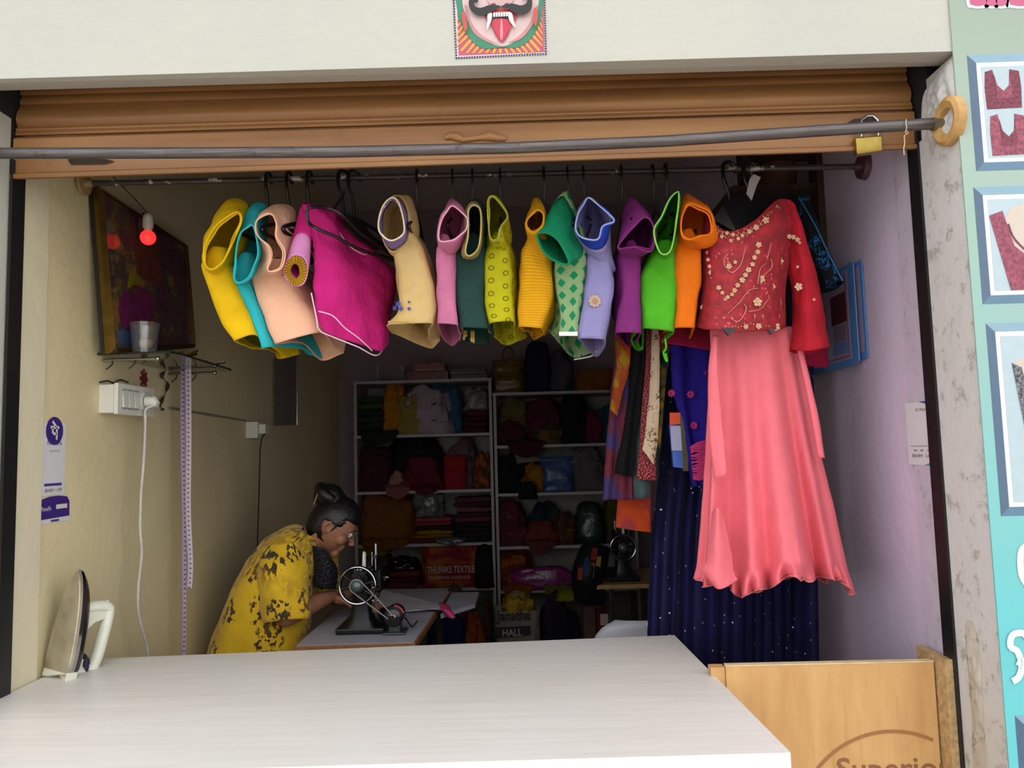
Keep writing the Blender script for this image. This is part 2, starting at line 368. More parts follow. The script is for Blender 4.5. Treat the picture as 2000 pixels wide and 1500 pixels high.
# thread tied on the pipe
t = MB(); t.tube([P(x, y, 1.748) for x, y in ((1770, 233), (1769, 240), (1771, 250), (1768, 258), (1771, 262), (1766, 265), (1767, 280), (1765, 291), (1766, 303))], .0012, 6)
t.tube([P(x, y, 1.746) for x, y in ((1768, 258), (1773, 256), (1774, 260), (1769, 262))], .0012, 6)
one(t.build('thread', simple('cream_thread', '#cbb894', .9)), 'short cream thread knotted round the grey pipe near its right end', 'thread')
# hanging rod
rd = thing('clothes_rod', 'thin dark paint-flecked rod that carries the row of blouses', 'rod')
m_rod = NG('flecked_rod'); n2 = m_rod.noise(22, detail=5); m_rod = m_rod.fin(m_rod.mix(m_rod.ramp(n2.outputs[0], .6, .66), rgb('#4a4240'), rgb('#cfc8bd')), .4, .3)
RA, RB = V((XL + .002, 2.2, P(180, 358, 2.2).z)), V((XR + .005, 2.2, P(1680, 325, 2.2).z))
MB().cyl(RA, RB, .0085, 18).build('rod', m_rod, rd, smooth=True)
o = MB().lathe(RA, [(.010, .03), (.012, .008), (.034, .008), (.036, 0)], (1, 0, 0), 28).build('wall_flange', simple('pale_wood', '#a98f62', .6), rd, smooth=True)
o = MB().lathe(RB, [(.010, -.03), (.012, -.008), (.036, -.012), (.040, .004)], (1, 0, 0), 28).build('wall_flange', simple('maroon_wood', '#5d3a44', .5), rd, smooth=True); o['label'] = 'dark maroon round flange'
def rodz(x): return P(x, 345, 2.2).x, RA.z + (RB.z - RA.z) * (P(x, 345, 2.2).x - RA.x) / (RB.x - RA.x)

# ------------------------------------------------ counter, board
m_top = NG('white_woodgrain_laminate')
n1 = m_top.noise(3, m_top.map(m_top.tc.outputs['Object'], (1.2, 26, 10)), 8, .6); n2 = m_top.noise(1.3, detail=3)
c = m_top.mix(m_top.ramp(n1.outputs[0], .3, .75), rgb('#c9c3ba'), rgb('#dedad3')); c = m_top.mix(m_top.ramp(n2.outputs[0], .3, .8), c, rgb('#d8d6d3'))
m_top = m_top.fin(c, .38, Specular_IOR_Level=.4)
m_ledge = flat('white_edging', '#ececea', .4)
poly = [(XL + .006, 2.235), (.433, 2.361), (.471, 1.465), (XL + .006, 1.43)]
ct = thing('counter', 'white woodgrain laminate counter filling the shop front below the hanging clothes', 'counter')
MB().prism([(x, y, .887) for x, y in poly], (0, 0, -.001)).build('counter_top', m_top, ct)
MB().prism([(x, y, .8858) for x, y in poly], (0, 0, -.035)).build('edge_band', m_ledge, ct)
m_ply2 = NG('pale_plywood'); n1 = m_ply2.noise(2.0, m_ply2.map(m_ply2.tc.outputs['Object'], (6, 6, 1.2)), 6, .6); wv = m_ply2.noise(60, m_ply2.map(m_ply2.tc.outputs['Object'], (1, 1, .1)), 2)
c = m_ply2.mix(m_ply2.ramp(n1.outputs[0], .35, .7), rgb('#b98d58'), rgb('#cfa66e')); c = m_ply2.mix(m_ply2.math('MULTIPLY', m_ply2.ramp(wv.outputs[0], .55, .75), .3), c, rgb('#a87b48'))
m_ply2 = m_ply2.fin(c, .5, Specular_IOR_Level=.35)
MB().box((XL + .03, 1.47, 0), (XL + .07, 2.2, .851)).build('end_panel', m_ply2, ct)
MB().box((.36, 1.50, 0), (.40, 2.28, .851)).build('end_panel', m_ply2, ct)
MB().box((XL + .07, 1.52, .05), (.36, 1.54, .851)).build('front_panel', m_ply2, ct)
bd = thing('wooden_partition', 'pale plywood partition closing the gap right of the white counter', 'partition')
zb = P(1600, 1297, 1.93).z
MB().box((.475, 1.93, 0), (.978, 1.948, zb)).build('board', m_ply2, bd, bevel=.001)
MB().box((.44, 1.935, 0), (.474, 1.965, zb - .004)).build('stile', m_ply2, bd)
MB().box((.982, 1.885, 0), (1.000, 2.02, zb + .016)).build('end_post', simple('raw_ply_edge', '#c9a877', .7, var=.2, scale=60), bd, bevel=.001)
MB().box((.475, 1.929, zb - .001), (.978, 1.949, zb + .002)).build('edge_strip', simple('light_ply_edge', '#dcc79c', .7), bd)
m_burn = flat('burnt_brand_mark', '#9c6c3c')
m_burn2 = flat('dark_brand_mark', '#8a5a38')
def plane_map(o_, ux, uy):
    o_, ux, uy = V(o_), V(ux), V(uy); return lambda x, y, d=0: o_ + ux * x + uy * y + ux.cross(uy).normalized() * d
def text(body, fn, width, height, mat, parent, name='lettering', depth=.0006, bold=0, shear=0, lift=.0004):
    """text laid out with its lower left corner at fn(0,0); fn maps local metres to the world"""
    cu = bpy.data.curves.new('txt', 'FONT'); cu.body = body; cu.size = 1; cu.resolution_u = 3; cu.offset = bold; cu.shear = shear
    to = bpy.data.objects.new('txt', cu); COL.objects.link(to); dg = bpy.context.evaluated_depsgraph_get()
    me = bpy.data.meshes.new_from_object(to.evaluated_get(dg)); bpy.data.objects.remove(to)
    xs = [v.co.x for v in me.vertices]; ys = [v.co.y for v in me.vertices]
    ax, bx, ay, by = min(xs), max(xs), min(ys), max(ys)
    vs = [fn((v.co.x - ax) / (bx - ax) * width, (v.co.y - ay) / (by - ay) * height, lift + depth) for v in me.vertices]
    fs = [tuple(p.vertices) for p in me.polygons]; bpy.data.meshes.remove(me)
    return mk(name, vs, fs, mat, parent)
def decal(pts, fn, layer, mat, parent, name, smooth=True, n=None, closed=True, t=.0004):
    p = [V((a[0], a[1], 0)) for a in pts]
    if smooth: p = cat_rom(p, n or len(p) * 6, True)
    a = [fn(q.x, q.y, layer) for q in p]; b2 = [fn(q.x, q.y, layer + t) for q in p]; k = len(p)
    return mk(name, a + b2, [tuple(range(k, 2 * k)), tuple(range(k))[::-1]] + [(i, (i + 1) % k, k + (i + 1) % k, k + i) for i in range(k)], mat, parent)
def stroke(pts, fn, layer, wdt, mat, parent, name, closed=False, n=30, smooth=True, t=.0004):
    p = [V((a[0], a[1], 0)) for a in pts]
    if smooth: p = cat_rom(p, n, closed)
    L, Rr = [], []; m = len(p)
    for i in range(m):
        d = (p[(i + 1) % m] - p[i - 1]) if closed else (p[min(i + 1, m - 1)] - p[max(i - 1, 0)])
        d.normalize(); nn = V((-d.y, d.x, 0)) * wdt / 2; L.append(p[i] + nn); Rr.append(p[i] - nn)
    vs = [fn(q.x, q.y, layer + t) for q in L] + [fn(q.x, q.y, layer + t) for q in Rr]
    fs = [(i, (i + 1) % m, m + (i + 1) % m, m + i) for i in range(m if closed else m - 1)]
    return mk(name, vs, fs, mat, parent)
pc = P(1755, 1658, 1.929)
fb = plane_map((0, 1.9298, 0), (1, 0, 0), (0, 0, 1))
arc = [(pc.x + math.cos(a) * .235, pc.z + math.sin(a) * .27) for a in np.linspace(0, 2 * math.pi, 60, endpoint=False)]
arc = [(min(x, .977), z) for x, z in arc]
sel = [(x, z) for x, z in [(pc.x + math.cos(a) * .25, pc.z + math.sin(a) * .27) for a in np.linspace(.5, math.pi + .6, 50)] if x < .975]
stroke(sel, fb, .0006, .008, m_burn, bd, 'printed_ring', smooth=False)
q0 = P(1637, 1538, 1.929)
text('Superior', plane_map((q0.x, 1.9298, q0.z), (1, 0, 0), (0, 0, 1)), .272, .068, m_burn2, bd, bold=.012)
# ================================================================ HANGERS AND BLOUSES
m_hang = simple('black_plastic', '#101012', .35, var=.02)
m_in = fabric('dark_lining', '#241b1c', var=.05)
def hanger(px, label, yaw=0, span=(.17, .17), neck=.13, drop=.075, lean=0, thick=.0036, group='black plastic clothes hangers on the rod'):
    """hook over the rod at photo column px; arms run along +-Y turned by yaw"""
    X, z = rodz(px); t = thing('clothes_hanger', label, 'hanger', group)
    dy = V((math.sin(yaw), math.cos(yaw), 0)); c = V((X, 2.2, z)); R = .0085 + thick + .0012
    neckp = c + V((lean, 0, -neck))
    pts = [c + dy * (math.cos(a) * (R + .006)) + V((0, 0, math.sin(a) * (R + .004) + .002)) for a in np.linspace(-.5, math.pi, 10)]
    pts = pts + [c - dy * (R + .006) + V((0, 0, -.03)), c.lerp(neckp, .55) - dy * .006, neckp]
    MB().tube(cat_rom(pts, 34), thick, 8).build('hook', m_hang, t, smooth=True)
    a_ = neckp - dy * span[0] + V((0, 0, -drop)); b_ = neckp + dy * span[1] + V((0, 0, -drop))
    mid = [a_ + V((0, 0, .012)), neckp.lerp(a_, .45) + V((0, 0, .006)), neckp + V((0, 0, .004)), neckp.lerp(b_, .45) + V((0, 0, .006)), b_ + V((0, 0, .012))]
    low = [b_ + V((0, 0, -.006)), neckp.lerp(b_, .4) + V((0, 0, -drop * .62)), neckp.lerp(a_, .4) + V((0, 0, -drop * .62)), a_ + V((0, 0, -.006))]
    MB().tube(cat_rom(mid + low, 60, True), thick * 1.15, 8, closed=True, flat=1.1).build('arms', m_hang, t, smooth=True)
    return t, neckp, dy
NB = 44
def poly_loop(c, n=NB):
    """loop through 6 corners NL NR MR FR FL ML with tight rounding, n points, index aligned"""
    out = []; per = n // len(c)
    k = len(c)
    for i in range(k):
        a, b = c[i], c[(i + 1) % k]
        for j in range(per):
            t = j / per; out.append(a.lerp(b, t))
    m = len(out); s = out
    for _ in range(2): s = [(s[i - 1] + s[i] * 2 + s[(i + 1) % m]) / 4 for i in range(m)]
    return s
def blouse(name, label, mat, body, opening, shells, Yn=2.04, L=.34, yaw=0.0, farw=1.0, tail=None, Yo=1.975, tilt=.15, inner=None,
           dsh=(.055, .12), seed=1, wr=.0085, parts=None, cat='blouse', cuff=None, group='sewn blouses hanging side by side on the rod', taper=None):
    t = thing(name, label, cat, group)
    keys = []
    for k, (y, xl, xr) in enumerate(body):
        nl, nr = P(xl, y[0] if isinstance(y, tuple) else y, Yn), P(xr, y[1] if isinstance(y, tuple) else y, Yn)
        nl = nl + V((0, .012, 0)) if False else nl
        cx = (nl + nr) / 2; sh_ = V((math.sin(yaw) * L, L, 0)); hw = (nr - nl) / 2 * farw
        fl, fr = cx - hw + sh_, cx + hw + sh_
        if k == len(body) - 1 and tail:
            (fx0, fy0), (fx1, fy1) = tail[0], tail[-1]; fl, fr = P(fx0, fy0, Yn + L), P(fx1, fy1, Yn + L)
        elif k == len(body) - 2 and tail:
            (fx0, fy0), (fx1, fy1) = tail[0], tail[-1]
            tl, tr = P(fx0, fy0, Yn + L), P(fx1, fy1, Yn + L); tl.z = tr.z = (nl.z + nr.z) / 2; fl = fl.lerp(tl, .6); fr = fr.lerp(tr, .6)
        mr_, ml = nr.lerp(fr, .5) + V((.012, 0, 0)), nl.lerp(fl, .5) - V((.012, 0, 0))
        if k == len(body) - 1 and tail and len(tail) > 2:
            m2 = P(*tail[1], Yn + L * .62) if len(tail) == 3 else None
            ml = m2 if m2 is not None else P(*tail[1], Yn + L * .6)
            if len(tail) >= 4: mr_ = P(*tail[2], Yn + L * .6)
        keys.append(poly_loop([nl, nr, mr_, fr, fl, ml]))
    # shoulder: the top ring closes up towards the hanger line
    top = keys[0]; cz = max(p.z for p in top) + .05; cxm = sum((p.x for p in top)) / len(top); ymid = Yn + L / 2
    ridge = [V((cxm + (p.x - cxm) * .12 + math.sin(yaw) * (p.y - Yn) * 0, p.y * .96 + ymid * .04, cz + .03 - abs(p.y - ymid) / (L / 2) * .045)) for p in top]
    keys = [ridge, [a.lerp(b2, .45) + V((0, 0, .012)) for a, b2 in zip(ridge, top)]] + keys
    cloth_mesh('bodice', interp_rows(keys, 34), mat, t, wr=wr, seed=seed)
    # near sleeve: opening loop, outer shell loops, ends inside the bodice
    op = loop_px(opening, Yo, 48, tilt); rows = [op]
    for d, s_ in zip(dsh, shells): rows.append(loop_px(s_, Yo + d, 48, tilt * .6))
    c = sum(rows[-1], V((0, 0, 0))) / 48; rows += [[c.lerp(p, .8) + V((0, .04, -.004)) for p in rows[-1]], [c.lerp(p, .12) + V((0, .075, -.02)) for p in rows[-1]]]
    full = interp_rows(rows, 22)
    if cuff:
        n0 = max(2, int(cuff[1] * 18)); o1 = cloth_mesh('cuff', full[:n0 + 1], cuff[0], t, wr=wr * .5, seed=seed); full = full[n0:]
        if len(cuff) > 2: o1['label'] = cuff[2]
    cloth_mesh('sleeve', full, mat, t, wr=wr * .8, seed=seed + 5)
    # rolled seam on the sleeve opening
    MB().tube(op, .0022, 6, closed=True).build('sleeve_hem', inner or mat, t, smooth=True)
    return t
ylw = fabric('yellow_cotton', '#e2b70d'); teal = fabric('turquoise_cotton', '#2fb3bb', var=.08); peach = fabric('peach_cotton', '#e9b596', var=.06)
B = 'short-sleeved blouse'
hanger(525, 'black hanger holding the yellow blouse at the left end of the rod', .1, thick=.0048)
blouse('blouse', 'plain yellow short-sleeved blouse at the left end of the row', ylw,
       [(512, 398, 440), ((524, 527), 395, 447), ((583, 585), 410, 470), ((634, 625), 431, 489), ((668, 650), 447, 499)],
       [(463, 414), (472, 429), (460, 461), (447, 490), (433, 514), (413, 526), (401, 517), (398, 495), (401, 479), (415, 450), (433, 431)],
       [[(452, 404), (473, 410), (477, 440), (465, 475), (446, 512), (425, 532), (405, 526), (396, 500), (404, 470), (425, 430)],
        [(441, 388), (470, 388), (484, 410), (478, 460), (460, 505), (428, 537), (406, 528), (402, 490), (415, 440)]],
       Yn=2.03, L=.36, yaw=.05, tail=[(545, 702), (528, 684), (560, 700), (588, 690)], seed=1)
hanger(565, 'black hanger holding the turquoise blouse', .1, thick=.0048)
blouse('blouse', 'plain turquoise blouse squeezed between the yellow and the peach one', teal,
       [(520, 452, 482), ((529, 551), 445, 483), ((591, 591), 471, 497), ((642, 634), 497, 513), ((682, 677), 505, 527)],
       [(483, 445), (495, 442), (504, 490), (497, 517), (484, 543), (464, 553), (457, 541), (459, 517), (463, 479), (470, 455)],
       [[(485, 425), (502, 425), (508, 480), (502, 515), (486, 546), (464, 554), (458, 530), (460, 490), (470, 445)],
        [(495, 398), (519, 406), (514, 450), (507, 500), (490, 540), (470, 548), (464, 500), (472, 440)]],
       Yn=2.05, L=.35, yaw=.09, tail=[(603, 690), (582, 668), (600, 680), (628, 704)], seed=2)
hanger(605, 'black hanger holding the peach blouse', .12, thick=.0048)
blouse('blouse', 'plain peach blouse with a wide flat side hanging before the magenta one', peach,
       [((532, 532), 486, 560), ((546, 540), 484, 570), ((585, 580), 497, 588), ((640, 616), 515, 610), ((674, 648), 527, 623)],
       [(529, 418), (540, 437), (541, 463), (555, 487), (556, 506), (547, 526), (523, 529), (528, 506), (524, 482), (505, 463), (499, 447), (503, 429)],
       [[(533, 408), (552, 425), (556, 460), (563, 490), (560, 520), (545, 536), (515, 536), (505, 525), (512, 500), (502, 470), (499, 440), (508, 420)],
        [(551, 395), (574, 405), (580, 437), (576, 480), (568, 520), (545, 542), (500, 540), (494, 532), (505, 500), (508, 450), (522, 410)]],
       Yn=2.05, L=.34, yaw=.12, tail=[(633, 706), (600, 668), (650, 676), (668, 688)], seed=3)
# ---- magenta blouse shown broadside with two hangers
mag = fabric('magenta_cotton', '#bf1f74', var=.1, wrinkle=.6); pale = fabric('pale_pink_band', '#d68abf'); must = fabric('mustard_gathered', '#b58a14', 'vstripe', '#6f4a10', 160)
m_pipe2 = simple('pale_piping', '#f0c4dc', .8)
t, npt, dyv = hanger(672, 'first of two black hangers poking out of the magenta blouse', .75, span=(.16, .2), thick=.005, drop=.08, group=None)
t2, npt2, _ = hanger(692, 'second black hanger beside it, its bar crossing the magenta blouse neck', .80, span=(.2, .2), thick=.005, drop=.06, group=None)
mt = thing('blouse', 'magenta blouse with white-piped hem turned almost flat to the street', 'blouse', 'sewn blouses hanging side by side on the rod')
rowsm = []
LEFT = [(590, 398, 2.03), (600, 440, 2.02), (603, 500, 2.0), (609, 570, 2.0), (616, 612, 2.0), (624, 645, 2.0)]
NKL = [(612, 404, 2.03), (650, 440, 2.06), (672, 520, 2.05), (680, 585, 2.04), (690, 640, 2.05), (700, 672, 2.06)]
NKR = [(648, 415, 2.08), (700, 492, 2.16), (726, 540, 2.16), (735, 590, 2.16), (735, 650, 2.14), (737, 690, 2.13)]
RGT = [(655, 418, 2.12), (735, 497, 2.22), (768, 520, 2.25), (776, 560, 2.26), (765, 610, 2.26), (757, 662, 2.25)]
BKR = [(660, 405, 2.16), (745, 500, 2.26), (770, 520, 2.30), (778, 560, 2.32), (768, 610, 2.32), (760, 640, 2.32)]
BKL = [(600, 395, 2.07), (620, 430, 2.10), (625, 500, 2.12), (635, 560, 2.14), (650, 600, 2.15), (660, 630, 2.16)]
keys = []
for i in range(6):
    c6 = [P(*q[i]) for q in (LEFT, NKL, NKR, RGT, BKR, BKL)]; keys.append(poly_loop(c6))
cloth_mesh('bodice', interp_rows(keys, 40), mag, mt, wr=.013, wscale=8, seed=4)
MB().tube(cat_rom([P(x, y, Y) for x, y, Y in ((622, 608, 1.994), (650, 617, 2.0), (673, 640, 2.02), (700, 660, 2.045), (727, 685, 2.10))], 30), .0016, 6).build('piping', m_pipe2, mt, smooth=True)
MB().tube(cat_rom([P(x, y, Y) for x, y, Y in ((608, 572, 1.996), (618, 620, 1.995), (624, 645, 1.998), (650, 658, 2.02), (675, 668, 2.04), (700, 678, 2.055), (737, 694, 2.125), (757, 664, 2.25))], 40), .0018, 6).build('piping', m_pipe2, mt, smooth=True)
MB().tube(cat_rom([P(x, y, Y) for x, y, Y in ((645, 420, 2.075), (655, 440, 2.09), (680, 478, 2.12), (710, 497, 2.16), (722, 492, 2.19))], 30), .0016, 6).build('piping', m_pipe2, mt, smooth=True)
r1 = loop_px([(577, 500), (593, 506), (600, 530), (593, 553), (577, 558), (560, 546), (556, 524), (565, 506)], 1.985, 40)
r0 = loop_px([(578, 516), (583, 522), (584, 536), (578, 545), (571, 540), (568, 528), (571, 518)], 1.995, 40)
r2 = loop_px([(590, 455), (603, 465), (603, 500), (598, 530), (583, 545), (566, 525), (566, 500), (576, 465)], 2.02, 40)
r3 = loop_px([(592, 400), (612, 405), (606, 450), (602, 500), (590, 530), (576, 510), (578, 460), (585, 420)], 2.05, 40)
o = cloth_mesh('cuff', interp_rows([r0, r1], 8), must, mt, wr=.004, seed=9, wscale=40); o['label'] = 'mustard gathered cuff'
o = cloth_mesh('sleeve_band', interp_rows([r1, r2], 8), pale, mt, wr=.002, seed=3); o['label'] = 'pale pink sleeve band'
cloth_mesh('sleeve', interp_rows([r2, r3], 8), mag, mt, wr=.003, seed=3)
# hanger loop that shows over the magenta blouse
hb = thing('clothes_hanger', 'black hanger with a rounded bar lying over the magenta shoulder', 'hanger', None)
fr_ = [(600, 415, 1.985), (606, 405, 1.985), (640, 407, 2.03), (668, 420, 2.05), (700, 452, 2.10), (740, 480, 2.16), (768, 502, 2.2), (764, 508, 2.2), (730, 497, 2.13), (690, 481, 2.05), (655, 462, 1.995), (622, 448, 1.97), (604, 436, 1.985)]
MB().tube(cat_rom([P(*q) for q in fr_], 70, True), .0048, 8, closed=True).build('bar', m_hang, hb, smooth=True)
MB().tube(cat_rom([P(*q) for q in ((648, 412, 2.04), (668, 385, 2.10), (672, 375, 2.15))], 12), .004, 8).build('neck', m_hang, hb, smooth=True)
MB().add([P(*q) for q in ((668, 415, 2.065), (700, 425, 2.12), (748, 484, 2.21), (735, 490, 2.19), (700, 470, 2.13), (672, 440, 2.075))] + [P(q[0], q[1], q[2] + .008) for q in ((668, 415, 2.065), (700, 425, 2.12), (748, 484, 2.21), (735, 490, 2.19), (700, 470, 2.13), (672, 440, 2.075))],
         [(0, 1, 2, 3, 4, 5), (6, 7, 8, 9, 10, 11)] + [(i, (i + 1) % 6, 6 + (i + 1) % 6, 6 + i) for i in range(6)]).build('web', m_hang, hb)
# ---- cream gold
gold = fabric('cream_silk', '#cdae74', var=.1, sheen=.5, rough=.6); gin = fabric('gold_lining', '#b3914e', rough=.6)
purpl = fabric('violet_zari_band', '#5c4a92', 'dots', '#b9a0c8', 300, r=.3); goldp = fabric('gold_print_panel', '#bd9a5d', 'sprig', '#3d3a86', 40)
hanger(815, 'black hanger holding the cream-gold blouse', 0)
blouse('blouse', 'cream-gold silk blouse with a violet cuff right of the magenta one', gold,
       [((492, 480), 775, 826), ((510, 500), 776, 832), ((560, 550), 781, 845), ((600, 600), 777, 851), ((634, 630), 756, 852)],
       [(768, 386), (780, 399), (789, 437), (787, 458), (764, 470), (745, 458), (739, 442), (743, 415), (753, 395)],
       [[(770, 384), (788, 400), (795, 440), (790, 470), (768, 486), (752, 474), (744, 448), (748, 410)],
        [(790, 384), (808, 392), (818, 440), (816, 475), (795, 500), (775, 502), (758, 482), (765, 420)]],
       Yn=2.04, L=.33, yaw=-.08, tail=[(843, 684), (760, 648), (833, 664), (862, 662)], inner=simple('cream_piping', '#e6d5a6', .8), cuff=(purpl, .34, 'violet woven cuff'), seed=5)
# embroidered side panel and motifs on it
bt = [o for o in ROOTS if o.name.startswith('blouse')][-1]
def motif(par, cx, cy, Y, r, mat, name='embroidered_motif', n=6, inner=.45):
    pts = [P(cx + math.cos(a) * r * (1 if k % 2 else inner), cy + math.sin(a) * r * (1 if k % 2 else inner), Y) for k, a in enumerate(np.linspace(0, 2 * math.pi, n * 2, endpoint=False))]
    c = P(cx, cy, Y - .001); mk(name, [c] + pts, [(0, i + 1, (i + 1) % (2 * n) + 1) for i in range(2 * n)], mat, par)
m_blue = flat('blue_embroidery', '#31358c'); m_zari = simple('gold_zari', '#c9ad56', .4, .4)
for cx, cy, r in ((778, 594, 8), (771, 602, 6), (783, 603, 6), (799, 590, 4), (799, 603, 5)): motif(bt, cx, cy, 2.028, r, m_blue)
MB().tube([P(x, y, 2.026) for x, y in ((758, 629), (775, 626), (792, 628), (808, 631))], .0025, 6).build('zari_border', m_zari, bt, smooth=True)
# ---- pink
pink = fabric('rose_pink_cotton', '#c9759b'); pin2 = fabric('salmon_lining', '#cf7a80')
hanger(884, 'thin black hanger holding the rose-pink blouse', 0, thick=.0025)
blouse('blouse', 'rose-pink blouse with puckered cuff between the cream and dark green ones', pink,
       [((482, 484), 858, 884), ((492, 497), 856, 888), ((560, 560), 857, 885), ((600, 600), 853, 893), ((631, 634), 851, 897)],
       [(884, 402), (905, 418), (913, 429), (911, 447), (900, 458), (884, 469), (860, 471), (857, 453), (863, 429), (873, 413)],
       [[(884, 394), (903, 408), (913, 430), (909, 455), (896, 478), (878, 490), (862, 478), (858, 450), (867, 415)],
        [(880, 387), (890, 391), (906, 421), (900, 470), (882, 492), (864, 486), (862, 440), (870, 400)]],
       Yn=2.04, L=.33, yaw=-.04, tail=[(884, 678), (866, 660), (895, 668), (906, 655)], inner=simple('pale_pink_thread', '#e3a8bf', .8), seed=6)
# ---- dark green
dgr = fabric('bottle_green_cotton', '#23403a', var=.1); m_str = fabric('striped_gold_trim', '#b5a162', 'vstripe', '#3a3320', 320)
hanger(923, 'thin black hanger holding the bottle-green blouse', 0, thick=.0025)
bt = blouse('blouse', 'bottle-green blouse with a striped gold sleeve trim and beaded ties', dgr,
       [((478, 478), 893, 944), ((504, 500), 884, 946), ((560, 560), 888, 950), ((600, 600), 894, 951), ((639, 641), 900, 954)],
       [(924, 401), (937, 408), (940, 437), (937, 474), (929, 492), (915, 500), (909, 490), (914, 463), (915, 437), (915, 412)],
       [[(922, 396), (938, 404), (944, 437), (940, 476), (930, 500), (911, 504), (904, 494), (910, 460), (910, 420)],
        [(922, 390), (940, 399), (950, 437), (947, 479), (935, 500), (912, 502), (908, 470), (911, 410)]],
       Yn=2.05, L=.32, yaw=-.03, seed=7, inner=simple('gold_thread', '#b5a162', .6), cuff=(m_str, .3, 'gold striped sleeve trim'))
for x, y0_, y1_ in ((906, 645, 664), (910, 645, 658), (921, 646, 668), (925, 646, 670)):
    MB().tube([P(x, y, 2.2) for y in np.linspace(y0_, y1_, 5)], [.002, .004, .0025, .0045, .002], 6).build('bead_tassel', m_zari, bt, smooth=True)
# ---- olive
olv = fabric('olive_yellow_print', '#b9b516', 'ring', '#6f6a10', 28, r=.17, var=.1); olv2 = fabric('olive_lining', '#6d6a12')
hanger(977, 'thin black hanger holding the olive-yellow blouse', 0, thick=.0028)
blouse('blouse', 'olive-yellow blouse printed with small rings', olv,
       [((478, 476), 955, 992), ((500, 492), 948, 997), ((530, 525), 945, 1002), ((590, 585), 947, 1000), ((630, 626), 956, 1004)],
       [(964, 385), (980, 402), (991, 423), (977, 445), (975, 466), (960, 470), (955, 447), (956, 418), (955, 391)],
       [[(964, 381), (983, 398), (993, 423), (984, 450), (986, 475), (962, 478), (953, 447), (953, 395)],
        [(966, 380), (985, 400), (994, 440), (993, 480), (970, 490), (954, 480), (953, 420)]],
       Yn=2.05, L=.34, yaw=-.0, tail=[(992, 676), (958, 654), (1012, 668), (1031, 656)], inner=simple('olive_piping', '#8c8a3a', .8), seed=8)
# ---- amber stripes
amb = fabric('amber_striped_cotton', '#e0a512', 'hstripe', '#c08210', 130, r=.3)
hanger(1062, 'black hanger holding the amber striped blouse', 0, thick=.0036)
bt = blouse('blouse', 'amber yellow blouse with fine horizontal stripes', amb,
       [((478, 484), 1030, 1070), ((490, 502), 1024, 1074), ((560, 560), 1019, 1080), ((600, 600), 1014, 1076), ((638, 641), 1012, 1062)],
       [(1049, 410), (1061, 418), (1060, 437), (1052, 447), (1041, 453), (1031, 445), (1028, 434), (1036, 421)],
       [[(1046, 402), (1062, 412), (1066, 440), (1068, 470), (1052, 478), (1034, 465), (1027, 440), (1034, 415)],
        [(1041, 388), (1054, 391), (1066, 430), (1072, 480), (1056, 498), (1036, 486), (1030, 450), (1035, 410)]],
       Yn=2.05, L=.34, yaw=-.02, tail=[(1048, 662), (1034, 650), (1055, 655), (1066, 650)], seed=10)
# ---- green with diamonds
gdi = fabric('pale_green_diamond_print', '#8cab7a', 'diamond', '#137a4c', 27, r=.34); gso = fabric('emerald_cuff_cloth', '#0e8157', var=.08)
hanger(1108, 'thin black hanger holding the diamond-print blouse', 0, thick=.0025)
bt = blouse('blouse', 'pale green blouse with emerald diamonds and a broad emerald cuff', gdi,
       [((490, 480), 1086, 1138), ((514, 505), 1081, 1143), ((560, 556), 1084, 1140), ((600, 600), 1088, 1136), ((655, 655), 1089, 1131)],
       [(1049, 458), (1070, 456), (1089, 469), (1103, 492), (1111, 514), (1097, 515), (1073, 503), (1057, 485)],
       [[(1071, 424), (1090, 430), (1110, 456), (1128, 500), (1112, 516), (1088, 505), (1066, 485), (1058, 448)],
        [(1103, 376), (1112, 381), (1130, 430), (1143, 488), (1130, 502), (1104, 484), (1085, 442), (1086, 405)]],
       Yn=2.05, L=.34, yaw=-.02, Yo=1.95, tail=[(1121, 702), (1070, 645), (1150, 660), (1164, 686)], cuff=(gso, .52, 'broad plain emerald cuff'), seed=11, inner=gso)
o = mk('white_hem', [P(x, y, 2.046) for x, y in ((1092, 648), (1128, 648), (1128, 656), (1092, 656))], [(0, 1, 2, 3)], flat('white_cotton', '#e6e4d8'), bt); o['label'] = 'white hem strip'
o.modifiers.new('t', 'SOLIDIFY').thickness = .001
MB().tube(cat_rom([P(x, y, 2.36) for x, y in ((1121, 702), (1140, 699), (1155, 695), (1164, 687), (1158, 684))], 16), .0022, 6).build('hem_piping', flat('white_piping', '#dcdcd2'), bt, smooth=True)
# ---- blue and lavender
lav = fabric('lavender_silk', '#8b86b8', var=.08, sheen=.5, rough=.55); blu = fabric('royal_blue_lining', '#2846b8'); band = fabric('lilac_brocade_band', '#8e83a6', 'sprig', '#b88a70', 90)
hanger(1139, 'thin black hanger holding the lavender blouse', 0, thick=.0025)
bt = blouse('blouse', 'lavender silk blouse with royal blue sleeve lining and a gold medallion', lav,
       [((495, 500), 1146, 1192), ((516, 530), 1144, 1201), ((570, 557), 1141, 1200), ((610, 597), 1133, 1193), ((661, 663), 1131, 1184)],
       [(1149, 386), (1167, 399), (1192, 421), (1199, 433), (1177, 442), (1169, 466), (1151, 468), (1132, 461), (1124, 445), (1129, 418), (1140, 399)],
       [[(1149, 385), (1168, 398), (1192, 424), (1188, 450), (1180, 480), (1160, 486), (1136, 468), (1126, 445), (1136, 405)],
        [(1152, 392), (1168, 402), (1182, 440), (1190, 490), (1200, 527), (1172, 522), (1150, 500), (1138, 466), (1140, 420)]],
       Yn=2.05, L=.32, yaw=.0, tail=[(1166, 700), (1130, 668), (1176, 684), (1184, 676)], cuff=(blu, .3, 'royal blue sleeve lining'), seed=12, inner=simple('pale_blue_piping', '#9fa6d8', .7))
